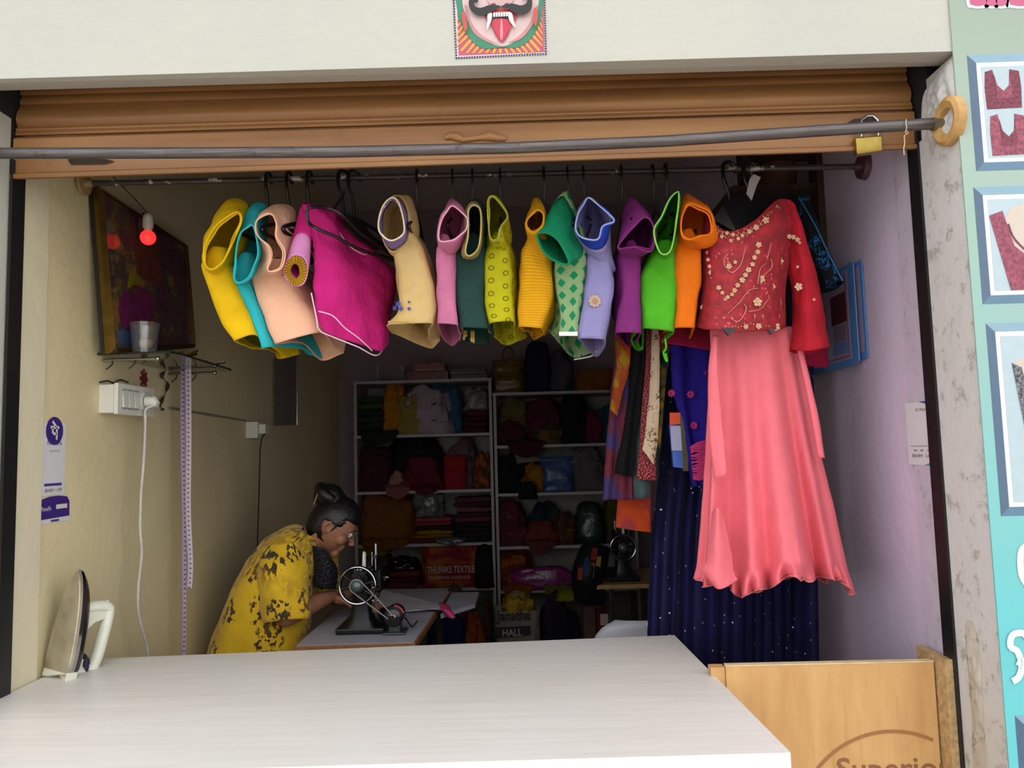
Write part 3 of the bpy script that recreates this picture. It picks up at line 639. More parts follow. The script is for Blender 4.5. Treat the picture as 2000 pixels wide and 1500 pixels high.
motif(bt, 1162, 588, 2.042, 13, flat('gold_medallion', '#b89a80'), 'gold_medallion', 9, .8); motif(bt, 1162, 588, 2.040, 7, flat('copper_thread', '#a07d6a'), 'gold_medallion', 8, .6)
# ---- purple
pur = fabric('plum_cotton', '#7d2a70', var=.1)
hanger(1213, 'black hanger holding the plum blouse', 0, thick=.003)
blouse('blouse', 'plain plum-purple blouse between the lavender and lime green ones', pur,
       [((492, 496), 1214, 1250), ((503, 508), 1212, 1252), ((560, 560), 1213, 1252), ((610, 610), 1207, 1251), ((650, 650), 1203, 1251)],
       [(1257, 425), (1271, 431), (1280, 458), (1271, 491), (1239, 483), (1207, 485), (1220, 463), (1239, 442)],
       [[(1250, 410), (1270, 424), (1280, 456), (1272, 492), (1240, 500), (1212, 494), (1214, 465), (1230, 430)],
        [(1228, 387), (1242, 389), (1262, 415), (1267, 460), (1252, 496), (1228, 508), (1214, 490), (1215, 440)]],
       Yn=2.05, L=.32, yaw=.02, tail=[(1228, 679), (1206, 662), (1240, 670), (1246, 668)], seed=13)
# ---- lime green
lim = fabric('lime_green_cotton', '#4fae22', var=.12, wrinkle=.5)
hanger(1275, 'black hanger holding the lime green blouse', 0, thick=.003)
bt = blouse('blouse', 'bright lime green blouse with a deep diagonal fold', lim,
       [((496, 496), 1276, 1322), ((538, 510), 1254, 1325), ((570, 560), 1252, 1326), ((600, 600), 1252, 1324), ((640, 648), 1252, 1321)],
       [(1320, 376), (1326, 381), (1320, 440), (1309, 490), (1289, 493), (1277, 451), (1292, 423), (1306, 392)],
       [[(1319, 376), (1328, 386), (1324, 440), (1312, 492), (1290, 500), (1276, 455), (1296, 415)],
        [(1318, 380), (1330, 400), (1326, 470), (1312, 508), (1290, 504), (1280, 460), (1296, 420)]],
       Yn=2.06, L=.33, yaw=.03, tail=[(1246, 689), (1234, 662), (1290, 672), (1302, 656)], seed=14, wr=.006, inner=simple('lime_piping', '#86c95a', .8))
o = MB().tube(cat_rom([P(x, y, 2.07) for x, y in ((1299, 662), (1301, 680), (1296, 688), (1299, 700), (1303, 706), (1300, 690))], 20), .0028, 6).build('tie_cord', lim, bt, smooth=True)
# ---- orange
ora = fabric('orange_cotton', '#e2700e', var=.1)
hanger(1300, 'black hanger holding the orange blouse', 0, thick=.0036)
blouse('blouse', 'plain orange blouse next to the red embroidered top', ora,
       [((470, 478), 1322, 1366), ((482, 486), 1320, 1370), ((530, 530), 1322, 1373), ((600, 602), 1324, 1366), ((640, 640), 1322, 1359)],
       [(1345, 401), (1362, 408), (1382, 418), (1389, 440), (1386, 457), (1365, 461), (1348, 468), (1333, 462), (1330, 440), (1334, 418)],
       [[(1343, 392), (1366, 402), (1386, 414), (1397, 464), (1376, 481), (1350, 478), (1330, 466), (1326, 436), (1332, 405)],
        [(1337, 379), (1350, 382), (1372, 402), (1385, 440), (1374, 476), (1345, 484), (1326, 466), (1326, 410)]],
       Yn=2.05, L=.32, yaw=.04, tail=[(1303, 664), (1296, 652), (1350, 664), (1355, 655)], seed=15)
# ================================================================ RED TOP, CORAL SKIRT AND WHAT HANGS BEHIND
def rings_px(keys, n, mat, name, parent, wr=.004, seed=0, ws=8, thick=.0025, closed=True, sm=None):
    """keys: rows of (x, y, Y) with equal counts -> smooth cloth surface"""
    rows = []
    for k in keys:
        pts = [P(*q) for q in k]; rows.append(cat_rom(pts, sm or len(pts) * 7, closed))
    return cloth_mesh(name, interp_rows(rows, n), mat, parent, closed=closed, wr=wr, wscale=ws, seed=seed, thick=thick)
redm = NG('red_embroidered_net'); uv = redm.tc.outputs['UV']; n1 = redm.noise(40, uv, 4); n2 = redm.noise(9, uv, 5); v1 = redm.vor(55, uv)
c = redm.mix(redm.ramp(n1.outputs[0], .4, .7), rgb('#820f1c'), rgb('#ab1c2b'))
c = redm.mix(redm.math('MULTIPLY', redm.math('SUBTRACT', 1, redm.ramp(v1.outputs['Distance'], .14, .2)), redm.ramp(n2.outputs[0], .5, .58)), c, rgb('#c9525c'))
redm.bump(n1.outputs[0], .5, .004); redm = redm.fin(c, .7, Sheen_Weight=.03)
redn = fabric('red_sheer_net', '#b51f2e', wrinkle=.6, var=.1, alpha=.93)
hanger(1425, 'wide black hanger holding the red embroidered top', 1.2, span=(.12, .12), thick=.006, drop=.07, group=None)
hanger(1465, 'wide black hanger at the right end holding the black and blue outfit', 1.15, span=(.13, .13), thick=.006, drop=.07, group=None)
rt = thing('embroidered_top', 'red embroidered net top with gold flowers hanging above the coral skirt', 'top')
FR = [[(1378, 392, 2.10), (1386, 425, 2.07), (1408, 448, 2.05), (1435, 452, 2.04), (1475, 430, 2.06), (1515, 392, 2.09), (1538, 392, 2.11), (1552, 408, 2.13)],
      [(1374, 430, 2.10), (1386, 455, 2.05), (1408, 470, 2.03), (1435, 474, 2.02), (1475, 462, 2.03), (1515, 440, 2.06), (1538, 436, 2.09), (1552, 440, 2.12)],
      [(1372, 490, 2.11), (1386, 500, 2.05), (1408, 508, 2.025), (1435, 512, 2.015), (1475, 508, 2.02), (1505, 502, 2.05), (1526, 500, 2.08), (1540, 500, 2.12)],
      [(1372, 560, 2.12), (1384, 563, 2.05), (1406, 566, 2.025), (1435, 568, 2.015), (1470, 567, 2.02), (1500, 565, 2.04), (1520, 563, 2.07), (1532, 560, 2.12)],
      [(1362, 638, 2.12), (1376, 643, 2.05), (1400, 646, 2.02), (1435, 648, 2.01), (1470, 647, 2.02), (1500, 645, 2.035), (1520, 642, 2.06), (1531, 638, 2.11)]]
BK = [[(1547, 402, 2.17), (1500, 432, 2.19), (1440, 446, 2.2), (1392, 425, 2.18)], [(1548, 450, 2.18), (1500, 465, 2.2), (1440, 470, 2.21), (1385, 462, 2.19)],
      [(1538, 500, 2.19), (1495, 500, 2.21), (1440, 500, 2.22), (1382, 495, 2.2)], [(1530, 560, 2.19), (1495, 562, 2.21), (1440, 562, 2.22), (1382, 560, 2.2)],
      [(1528, 640, 2.19), (1490, 645, 2.2), (1440, 646, 2.21), (1376, 642, 2.19)]]
rings_px([a + b2 for a, b2 in zip(FR, BK)], 44, redm, 'bodice', rt, wr=.004, seed=21)
rings_px([[(1524, 394, 2.12), (1545, 392, 2.10), (1556, 420, 2.11), (1550, 480, 2.12), (1534, 500, 2.14), (1526, 440, 2.15)],
          [(1532, 470, 2.13), (1558, 440, 2.09), (1574, 470, 2.10), (1570, 520, 2.12), (1545, 540, 2.14), (1535, 510, 2.15)],
          [(1548, 562, 2.13), (1570, 556, 2.07), (1594, 552, 2.08), (1597, 556, 2.13), (1575, 562, 2.16), (1554, 565, 2.15)],
          [(1549, 630, 2.13), (1575, 628, 2.06), (1602, 622, 2.07), (1607, 622, 2.13), (1580, 630, 2.17), (1552, 632, 2.15)],
          [(1547, 684, 2.12), (1576, 686, 2.05), (1608, 680, 2.06), (1614, 680, 2.13), (1582, 690, 2.17), (1550, 690, 2.15)]], 34, redn, 'sleeve', rt, wr=.006, seed=22, ws=14, thick=.0015)
# gold flowers, vines and studs sewn on the front
m_fl = simple('cream_gold_sequins', '#d9ad86', .4, .15, var=.2, scale=200); m_vine = simple('rose_gold_thread', '#d98b7d', .45, .2)
SURF = {}
def fy(x, y):   # depth of the red front at a photo point
    ks = [(abs((q[1] - y)) * .4 + abs(q[0] - x), q[2]) for r_ in FR for q in r_]; ks.sort()
    w_ = [(1 / (k[0] + 3) ** 2, k[1]) for k in ks[:5]]; return sum(a * b2 for a, b2 in w_) / sum(a for a, _ in w_)
bm_fl = MB(); 
def flower(mb, cx, cy, r, Y=None, n=5):
    Y = Y or fy(cx, cy) - .010; c = P(cx, cy, Y)
    for k in range(n):
        a = 2 * math.pi * k / n + cx; p = P(cx + math.cos(a) * r * .62, cy + math.sin(a) * r * .62, Y)
        mb.sphere(p, r * .42 * 2.05 / 1500, 8, 5, (1, .35, 1))
    mb.sphere(c, r * .3 * 2.05 / 1500, 8, 5, (1, .6, 1))
fl = [(1482, 478, 6), (1480, 492, 5), (1474, 503, 5), (1470, 516, 5), (1462, 527, 6), (1456, 537, 5), (1450, 547, 6), (1441, 557, 5), (1435, 567, 5), (1430, 575, 4), (1422, 580, 4), (1417, 584, 4), (1411, 572, 4),
      (1404, 562, 5), (1398, 553, 5), (1393, 543, 5), (1388, 532, 5), (1386, 520, 4), (1383, 507, 4), (1382, 493, 4), (1496, 430, 7), (1477, 444, 6), (1464, 452, 5), (1450, 460, 4), (1523, 510, 8), (1487, 545, 8), (1508, 560, 7), (1480, 590, 9),
      (1424, 520, 6), (1436, 512, 4), (1516, 638, 8), (1482, 637, 6), (1457, 638, 5), (1372, 600, 5), (1420, 455, 4), (1432, 458, 4), (1410, 462, 4), (1442, 466, 4), (1400, 455, 3), (1428, 470, 4)]
for a in fl: flower(bm_fl, *a)
o = bm_fl.build('sewn_flowers', m_fl, rt, smooth=True); o['kind'] = 'stuff'
sl = MB()
for a in [(1534, 460, 5, 2.085), (1542, 462, 5, 2.08), (1550, 463, 5, 2.08), (1558, 468, 5, 2.078), (1562, 474, 3, 2.078), (1560, 560, 8, 2.055), (1558, 521, 3, 2.06), (1590, 585, 3, 2.05)]: flower(sl, *a)
sl.build('sleeve_flowers', m_fl, rt, smooth=True)['kind'] = 'stuff'
vn = MB()
for pts in ([(1458, 476), (1452, 500), (1445, 520), (1430, 534)], [(1509, 450), (1505, 480), (1497, 510)], [(1522, 482), (1518, 500), (1500, 512), (1485, 525), (1480, 555)], [(1506, 505), (1508, 520), (1500, 530), (1488, 540)],
            [(1480, 563), (1462, 568), (1445, 590), (1422, 612)], [(1462, 608), (1485, 604), (1500, 585), (1516, 576), (1526, 590), (1520, 604), (1507, 605), (1505, 598)], [(1453, 594), (1458, 602), (1450, 620), (1440, 628), (1428, 622)],
            [(1386, 576), (1398, 592), (1402, 600)], [(1388, 608), (1392, 625)], [(1422, 495), (1415, 505), (1416, 520), (1428, 532), (1438, 528)]):
    vn.tube(cat_rom([P(x, y, fy(x, y) - .009) for x, y in pts], 18), .0011, 5)
vn.build('stitched_vines', m_vine, rt)['kind'] = 'stuff'
st = MB()
for k in range(150):
    a = random.random(); q = cat_rom([V((1386, 425, 0)), V((1408, 448, 0)), V((1435, 453, 0)), V((1475, 431, 0)), V((1515, 393, 0))], 60)[min(59, int(a * 60))]
    x, y = q.x + random.uniform(0, 9), q.y + random.uniform(3, 15); st.sphere(P(x, y, fy(x, y) - .008), .0015, 6, 4)
for k in range(26):
    x = 1376 + k * 6; st.sphere(P(x, 636 + random.uniform(-4, 4), fy(x, 636) - .008), .0018, 6, 4)
for k in range(4):
    for j in range(4): st.sphere(P(1474 + k * 16, 616 + j * 3, fy(1474 + k * 16, 616) - .008), .0024 - j * .0005, 6, 4)
st.build('gold_beads', m_fl, rt)['kind'] = 'stuff'

# coral skirt
cor = fabric('coral_georgette', '#e4707c', var=.05, wrinkle=.25, sheen=.4)
sk = thing('coral_skirt', 'long flared coral-pink skirt with a rippled hem hanging below the red top', 'skirt')
prof = [(638, 1386, 1545, .035), (680, 1388, 1556, .045), (760, 1386, 1572, .06), (860, 1381, 1592, .08), (960, 1376, 1615, .10), (1060, 1370, 1638, .12), (1110, 1366, 1650, .13), (1140, 1364, 1656, .135)]
NU = 260; rows = []
for j in range(70):
    t_ = j / 69; y = 638 + (1136 - 638) * t_; xl = np.interp(y, [p[0] for p in prof], [p[1] for p in prof]); xr = np.interp(y, [p[0] for p in prof], [p[2] for p in prof]); dp = np.interp(y, [p[0] for p in prof], [p[3] for p in prof])
    row = []
    for i in range(NU):
        a = 2 * math.pi * i / NU; amp = .07 + .13 * t_
        fold = (math.sin(a * 11 + 1.2 * math.sin(a * 2)) * .6 + math.sin(a * 5 + .7) * .6 + math.sin(a * 17 + 2) * .22 * t_) * amp
        rip = max(0, (t_ - .93) / .07); fold += rip * .13 * math.sin(a * 27 + 2 * math.sin(a * 3))
        cx, hx = (xl + xr) / 2, (xr - xl) / 2; x = cx + hx * math.cos(a) * (1 + fold * .35) ; Yq = 2.17 - dp * math.sin(a) * (1 + fold * 3.0)
        yy = y + t_ ** 6 * (8 * math.sin(a * 7 + 1) + 12 * math.sin(a * 3 + 1.4) + 6 * math.sin(a * 13)) + (10 * t_ ** 4 if 1.2 < a < 2.4 else 0) * 1
        row.append(P(x, yy, Yq))
    rows.append(row)
cloth_mesh('skirt', rows, cor, sk, wr=.0015, seed=31, thick=.0012)
hem = rows[-1]; MB().tube(hem[::2], .0022, 5, closed=True).build('rolled_hem', fabric('coral_edge', '#f08589'), sk, smooth=True)
def ribbon(name, L, Rr, mat, parent, n=26, wr=.002, seed=0, m=8, thick=.0015):
    l = cat_rom([P(*q) for q in L], n); r_ = cat_rom([P(*q) for q in Rr], n); rows = []
    for a, b2 in zip(l, r_): rows.append([a.lerp(b2, k / m) + V((0, -.006 * math.sin(math.pi * k / m), 0)) for k in range(m + 1)])
    return cloth_mesh(name, rows, mat, parent, closed=False, wr=wr, seed=seed, thick=thick)
ribbon('side_tie', [(1392, 655, 2.09), (1384, 720, 2.07), (1384, 830, 2.05), (1395, 935, 2.04)], [(1402, 655, 2.08), (1402, 720, 2.06), (1412, 830, 2.04), (1420, 929, 2.03)], cor, sk, seed=1)
ribbon('side_tie', [(1552, 660, 2.11), (1566, 720, 2.10), (1582, 800, 2.09), (1598, 893, 2.08)], [(1566, 680, 2.11), (1580, 740, 2.10), (1600, 820, 2.09), (1612, 895, 2.08)], cor, sk, seed=2)
rings_px([[(1392, 1000, 2.03), (1402, 992, 2.0), (1412, 1004, 2.03)], [(1382, 1090, 2.02), (1402, 1080, 1.985), (1428, 1085, 2.02)], [(1372, 1112, 2.02), (1400, 1124, 1.98), (1432, 1118, 2.01)], [(1392, 1140, 2.02), (1408, 1150, 1.98), (1440, 1132, 2.01)]], 20, cor, 'ruffle', sk, wr=.004, closed=False, seed=4, sm=24)
# black clip peeks between top and skirt
for q, l_ in ((((1410, 641), (1424, 655), (1440, 641)), 'wide black skirt clip below the middle of the red top'), (((1500, 643), (1507, 653), (1514, 642)), 'small black skirt clip below the right part of the red top')):
    one(MB().prism([P(x, y, 2.005) for x, y in q], (0, .012, 0)).build('skirt_clip', m_hang), l_, 'clip')
# black strip between bodice and sleeve + outfit behind
blk = fabric('black_cotton', '#0e0d12', var=.05); pea = fabric('black_blue_print', '#0e1118', 'sprig', '#12629a', 34)
bo = thing('black_blue_outfit', 'black outfit with peacock-blue printed sleeve behind the red top', 'outfit')
rings_px([[(1500, 395, 2.27), (1545, 388, 2.25), (1560, 400, 2.27), (1540, 405, 2.33), (1505, 402, 2.34)], [(1500, 480, 2.27), (1560, 440, 2.24), (1590, 450, 2.27), (1560, 470, 2.33), (1505, 480, 2.34)],
          [(1495, 560, 2.27), (1530, 565, 2.25), (1552, 560, 2.27), (1540, 560, 2.33), (1500, 560, 2.34)], [(1495, 645, 2.27), (1525, 650, 2.25), (1548, 645, 2.27), (1540, 645, 2.33), (1500, 645, 2.34)]], 24, blk, 'bodice', bo, wr=.004)
rings_px([[(1535, 388, 2.26), (1552, 382, 2.23), (1572, 384, 2.22), (1580, 390, 2.25), (1565, 400, 2.3), (1545, 400, 2.31)], [(1550, 450, 2.27), (1570, 440, 2.21), (1592, 428, 2.2), (1600, 440, 2.24), (1585, 455, 2.3), (1560, 460, 2.31)],
          [(1568, 510, 2.27), (1590, 500, 2.2), (1612, 484, 2.19), (1620, 495, 2.23), (1605, 510, 2.3), (1580, 515, 2.31)], [(1598, 567, 2.26), (1618, 562, 2.19), (1642, 548, 2.18), (1648, 552, 2.22), (1630, 566, 2.29), (1606, 572, 2.3)]], 26, pea, 'sleeve', bo, wr=.004, seed=3)
MB().tube(cat_rom([P(*q) for q in ((1560, 386, 2.205), (1592, 440, 2.185), (1618, 495, 2.175), (1646, 549, 2.165))], 20), .002, 6).build('piping', simple('peacock_blue_piping', '#1b6aa0', .6), bo)
crim = fabric('crimson_cotton', '#8e1237'); crim2 = fabric('wine_cotton', '#7a1535')
wn = thing('wine_top', 'wine-red top whose hem shows below the orange blouse and the red sleeve', 'top')
rings_px([[(1300, 560, 2.3), (1430, 560, 2.27), (1580, 560, 2.28), (1585, 560, 2.36), (1440, 560, 2.38), (1310, 560, 2.37)], [(1300, 640, 2.3), (1430, 640, 2.27), (1590, 640, 2.28), (1592, 640, 2.36), (1440, 640, 2.38), (1305, 640, 2.37)],
          [(1306, 672, 2.3), (1385, 684, 2.27), (1585, 716, 2.28), (1604, 712, 2.34), (1440, 690, 2.38), (1310, 680, 2.37)]], 18, crim, 'bodice', wn, wr=.004)
# ---- the rail behind and what hangs on it
rb = MB().cyl((XR + .004, 2.47, 2.02), (.26, 2.47, 2.02), .008, 12)
one(rb.build('rear_rail', m_rod), 'short dark rail behind the blouses carrying the shawls and the navy gown', 'rail')
def drape(name, label, L, Rr, mat, cat, wr=.005, seed=0, n=30, group=None, fold=0, ws=8, hemdy=0):
    """flat hanging cloth: left and right edges in photo points with depth; folded over the rear rail"""
    l = cat_rom([P(*q) for q in L], n); r_ = cat_rom([P(*q) for q in Rr], n); m = 20; rows = []
    for j, (a, b2) in enumerate(zip(l, r_)):
        t_ = j / (n - 1); rows.append([a.lerp(b2, k / m) + V((0, -.008 * math.sin(k / m * math.pi * (1 + fold)) * (.4 + t_), 0)) for k in range(m + 1)])
    top = rows[0]; back = [[p + V((0, .02, -.06 * k)) for p in top] for k in (2, 1)] + [[p + V((0, .012, .008)) for p in top]]
    o = cloth_mesh(name, back + rows, mat, None, closed=False, wr=wr, seed=seed, wscale=ws); return one(o, label, cat, group)
tie = fabric('purple_orange_tie_dye', '#5f2430', 'blotch', '#352c58', 6, wrinkle=.4); 
drape('shawl', 'tie-dyed purple and orange-red shawl hanging leftmost behind the blouses', [(1212, 560, 2.43), (1200, 700, 2.42), (1186, 860, 2.41), (1176, 976, 2.40)], [(1250, 560, 2.42), (1245, 700, 2.41), (1235, 860, 2.40), (1236, 976, 2.39)], tie, 'shawl', seed=1, fold=3)
drape('shawl', 'orange and yellow scarf end beside the tie-dyed shawl', [(1202, 640, 2.395), (1205, 700, 2.39), (1196, 760, 2.385), (1191, 800, 2.38)], [(1232, 640, 2.385), (1228, 720, 2.38), (1215, 770, 2.375), (1204, 812, 2.372)], fabric('orange_yellow_scarf', '#97401a', 'blotch', '#96701e', 12), 'shawl', seed=2)
drape('shawl', 'plain black shawl next to the tie-dyed one', [(1240, 600, 2.40), (1236, 700, 2.395), (1222, 820, 2.39), (1203, 925, 2.385)], [(1262, 600, 2.39), (1262, 700, 2.385), (1248, 820, 2.38), (1238, 932, 2.375)], fabric('black_shawl', '#08090a'), 'shawl', seed=3, fold=1)
drape('shawl', 'grey-green satin shawl between the black and the red ones', [(1256, 600, 2.41), (1250, 720, 2.405), (1237, 850, 2.40), (1236, 975, 2.395)], [(1285, 600, 2.40), (1283, 720, 2.395), (1272, 850, 2.39), (1270, 972, 2.385)], fabric('grey_green_satin', '#37464a', rough=.5), 'shawl', seed=4)
drape('shawl', 'red sequinned shawl behind the cream floral one', [(1262, 600, 2.385), (1260, 720, 2.38), (1250, 850, 2.375), (1243, 936, 2.37)], [(1290, 600, 2.375), (1288, 720, 2.37), (1284, 850, 2.365), (1282, 938, 2.36)], fabric('red_sequinned', '#6f141b', 'dots', '#b07878', 200, r=.22), 'shawl', seed=5)
drape('shawl', 'cream shawl with brown leaf print hanging over the red one', [(1274, 640, 2.36), (1270, 740, 2.355), (1258, 850, 2.35), (1253, 878, 2.35)], [(1288, 640, 2.35), (1288, 740, 2.345), (1286, 850, 2.34), (1278, 908, 2.34)], fabric('cream_leaf_print', '#cbb69a', 'sprig', '#6a4a35', 36), 'shawl', seed=6)
drape('shawl', 'dark green and ochre bordered shawl at the right of the cream one', [(1290, 600, 2.40), (1288, 720, 2.395), (1280, 850, 2.39), (1274, 900, 2.385)], [(1302, 600, 2.39), (1300, 720, 2.385), (1292, 850, 2.38), (1286, 925, 2.375)], fabric('green_ochre_border', '#0c2f2a', 'blotch', '#8f7420', 7), 'shawl', seed=7)
drape('shawl', 'orange-red folded cloth low behind the tie-dyed shawl', [(1208, 940, 2.46), (1206, 985, 2.455), (1203, 1030, 2.45)], [(1272, 940, 2.45), (1271, 985, 2.445), (1272, 1040, 2.44)], fabric('orange_red_folded', '#a53a14', 'blotch', '#7c2a2a', 10), 'shawl', seed=8)
# blue dupatta with pink flowers and tassels
du = fabric('cobalt_dupatta', '#21147c', var=.1)
dt = thing('dupatta', 'cobalt blue scarf with pink flowers and long pink tassels beside the coral skirt', 'scarf')
l = cat_rom([P(*q) for q in ((1305, 600, 2.36), (1310, 700, 2.355), (1316, 770, 2.35), (1330, 830, 2.345), (1352, 950, 2.34))], 34); r_ = cat_rom([P(*q) for q in ((1392, 600, 2.33), (1392, 700, 2.325), (1390, 800, 2.32), (1388, 880, 2.31), (1385, 950, 2.30))], 34)
rows = [[a.lerp(b2, k / 24) + V((0, -.012 * math.sin(k / 24 * math.pi * 3), 0)) for k in range(25)] for a, b2 in zip(l, r_)]
cloth_mesh('cloth', rows, du, dt, closed=False, wr=.004)
m_pk = simple('hot_pink_thread', '#c2306f', .7)
for cx, cy in ((1349, 770), (1356, 831), (1382, 730), (1312, 768)):
    f = MB()
    for k in range(8):
        a = math.pi * k / 4; f.tube([P(cx + math.cos(a) * 1.5, cy + math.sin(a) * 1.5, 2.322), P(cx + math.cos(a) * 5, cy + math.sin(a) * 5, 2.320), P(cx + math.cos(a) * 8, cy + math.sin(a) * 8, 2.322)], [.001, .003, .001], 5)
    f.build('stitched_flower', m_pk, dt)
tl = MB()
for k in range(22):
    y0_ = 862 + k * 3.2; tl.tube(cat_rom([P(1386, y0_ - 2, 2.302), P(1366, y0_ + 2 + k * .3, 2.305), P(1348 + k * .3, y0_ + random.uniform(2, 14), 2.312)], 8), .0022, 5)
tl.build('tassels', m_pk, dt)['kind'] = 'stuff'
pk = thing('cloth_packet', 'plastic packet of blue cloth with an orange and white label under the cobalt scarf', 'packet')
def card(name, q4, t_, mat, par): a, b2, c, d = [P(*q) for q in q4]; k = V((0, t_, 0)); return MB().hexa([d, c, c + k, d + k, a, b2, b2 + k, a + k]).build(name, mat, par)
card('pouch', ((1308, 830, 2.34), (1330, 830, 2.34), (1336, 915, 2.34), (1316, 912, 2.34)), .02, simple('blue_plastic', '#3c62b5', .3), pk)
card('label', ((1308, 806, 2.336), (1329, 806, 2.336), (1330, 828, 2.336), (1308, 830, 2.336)), .002, flat('orange_label', '#d0481c'), pk)
card('label', ((1309, 832, 2.336), (1330, 832, 2.336), (1333, 880, 2.336), (1312, 880, 2.336)), .002, flat('white_label', '#9aa0c0'), pk)
card('pouch', ((1328, 812, 2.335), (1340, 812, 2.335), (1345, 920, 2.335), (1335, 920, 2.335)), .015, simple('olive_plastic', '#4a4f38', .3), pk)
# navy gown
nv = NG('navy_sequinned_tulle'); uv = nv.tc.outputs['UV']; vo = nv.vor(17, uv); vo2 = nv.n('TexVoronoi'); 
dotm = nv.math('SUBTRACT', 1, nv.ramp(vo.outputs['Distance'], .035, .055)); rnd = nv.n('SeparateColor'); nv.t.links.new(vo.outputs['Color'], rnd.inputs[0])
dotm = nv.math('MULTIPLY', dotm, nv.math('GREATER_THAN', rnd.outputs[0], .45)); nn = nv.noise(8, uv, 4)
nv = nv.fin(nv.mix(dotm, nv.mix(nv.ramp(nn.outputs[0], .3, .7), rgb('#131138'), rgb('#1f1c52')), rgb('#ffffff')), .85, Sheen_Weight=.05, Specular_IOR_Level=.1)
gn = thing('navy_gown', 'long navy tulle gown sprinkled with silver sequins behind the coral skirt', 'gown'); rows = []
for j in range(46):
    t_ = j / 45; y = 640 + (1560 - 640) * t_; xl = np.interp(y, [640, 880, 1050, 1300, 1560], [1312, 1290, 1272, 1262, 1255]); xr = np.interp(y, [640, 1300, 1560], [1588, 1600, 1604]); row = []
    for i in range(241):
        u_ = i / 240; row.append(P(xl + (xr - xl) * u_, y, 2.50 + .016 * math.sin(u_ * 96 + 2 * math.sin(u_ * 9)) + .014 * math.sin(u_ * 31 + t_ * 1.5) - .03 * t_ * math.sin(math.pi * u_)))
    rows.append(row)
cloth_mesh('skirt', rows, nv, gn, closed=False, wr=.002, thick=.001)
rings_px([[(1330, 600, 2.47), (1440, 590, 2.44), (1560, 600, 2.47), (1560, 600, 2.52), (1440, 600, 2.54), (1335, 600, 2.52)], [(1315, 660, 2.47), (1440, 660, 2.44), (1588, 660, 2.47), (1588, 660, 2.52), (1440, 660, 2.54), (1320, 660, 2.52)]], 8, nv, 'bodice', gn, wr=.003)

tg = MB().prism([P(x, y, 2.16) for x, y in ((1458, 378), (1464, 350), (1472, 340), (1486, 346), (1478, 362), (1468, 392))], (0, .003, 0))
one(tg.build('paper_tag', flat('white_paper', '#b5acaa')), 'crumpled white tag on the hook of the rightmost hanger', 'tag')

MB().add([P(*q) for q in ((1392, 428, 2.15), (1412, 400, 2.15), (1430, 385, 2.16), (1470, 378, 2.17), (1500, 396, 2.17), (1530, 408, 2.17), (1500, 430, 2.16), (1440, 455, 2.14))] + [P(q[0], q[1], q[2] + .012) for q in ((1392, 428, 2.15), (1412, 400, 2.15), (1430, 385, 2.16), (1470, 378, 2.17), (1500, 396, 2.17), (1530, 408, 2.17), (1500, 430, 2.16), (1440, 455, 2.14))],
     [tuple(range(8)), tuple(range(8, 16))] + [(i, (i + 1) % 8, 8 + (i + 1) % 8, 8 + i) for i in range(8)]).build('shoulder_web', m_hang, [o for o in ROOTS if 'holding the red embroidered top' in o.get('label', '')][0])
# ================================================================ LEFT WALL
XLi = XL - .008
wl = XL - .008     # face of the inner left wall
m_gold = simple('gilt_moulding', '#7d6228', .35, .8, var=.2); m_dkw = simple('dark_frame_side', '#1c1512', .5)
pf = thing('framed_picture', 'large gilt-framed dark devotional picture leaning on the left wall above the glass shelf', 'picture')
TL, TR, BR, BL = PX(180, 362, wl + .012), PX(357, 478, wl + .012), PX(373, 680, wl + .055), PX(200, 690, wl + .055)
BL = V((wl + .055, TL.y + .012, BL.z)); TL = V((TL.x, TL.y, TL.z))
nrm = (TR - TL).cross(BL - TL).normalized(); nrm = -nrm if nrm.x < 0 else nrm
def inset(c, k):
    ctr = sum(c, V((0, 0, 0))) / 4; out = []
    for i in range(4):
        e1 = (c[(i + 1) % 4] - c[i]).normalized(); e2 = (c[i - 1] - c[i]).normalized(); out.append(c[i] + (e1 + e2) * k)
    return out
Q = [TL, TR, BR, BL]; Qi = inset(Q, .014)
def frame4(name, A, Bq, n, z0, z1, z2, mat, par):   # bars between outer quad A and inner quad B
    for i in range(4):
        j = (i + 1) % 4; MB().hexa([A[i] + n * z0, A[j] + n * z0, Bq[j] + n * z0, Bq[i] + n * z0, A[i] + n * z1, A[j] + n * z1, Bq[j] + n * z2, Bq[i] + n * z2]).build(name, mat, par)
frame4('frame_bar', Q, Qi, nrm, 0, .014, .026, m_gold, pf)
g = NG('old_devotional_print'); n1 = g.noise(7, detail=6, rough=.7); n2 = g.noise(3, detail=4)
cr = g.n('ValToRGB'); g.t.links.new(n1.outputs[0], cr.inputs[0]); e = cr.color_ramp.elements; e[0].position = .3; e[0].color = rgb('#2c2019'); e[1].position = .75; e[1].color = rgb('#7a5540')
for p_, c_ in ((.45, '#5a3344'), (.55, '#4a4438'), (.62, '#8a6a38')): x = e.new(p_); x.color = rgb(c_)
m_print = g.fin(cr.outputs[0], .06, Specular_IOR_Level=.6)
o = MB().hexa([Qi[3], Qi[2], Qi[2] + nrm * .012, Qi[3] + nrm * .012, Qi[0], Qi[1], Qi[1] + nrm * .012, Qi[0] + nrm * .012]).build('glazed_print', m_print, pf)
fm = plane_map(Qi[3] + nrm * .0125, (Qi[2] - Qi[3]).normalized(), (Qi[0] - Qi[3]).normalized())
fpr = lambda x, y, d=0: Qi[3] + (Qi[2] - Qi[3]) * x + (Qi[0] - Qi[3]) * y + nrm * (.0125 + d)
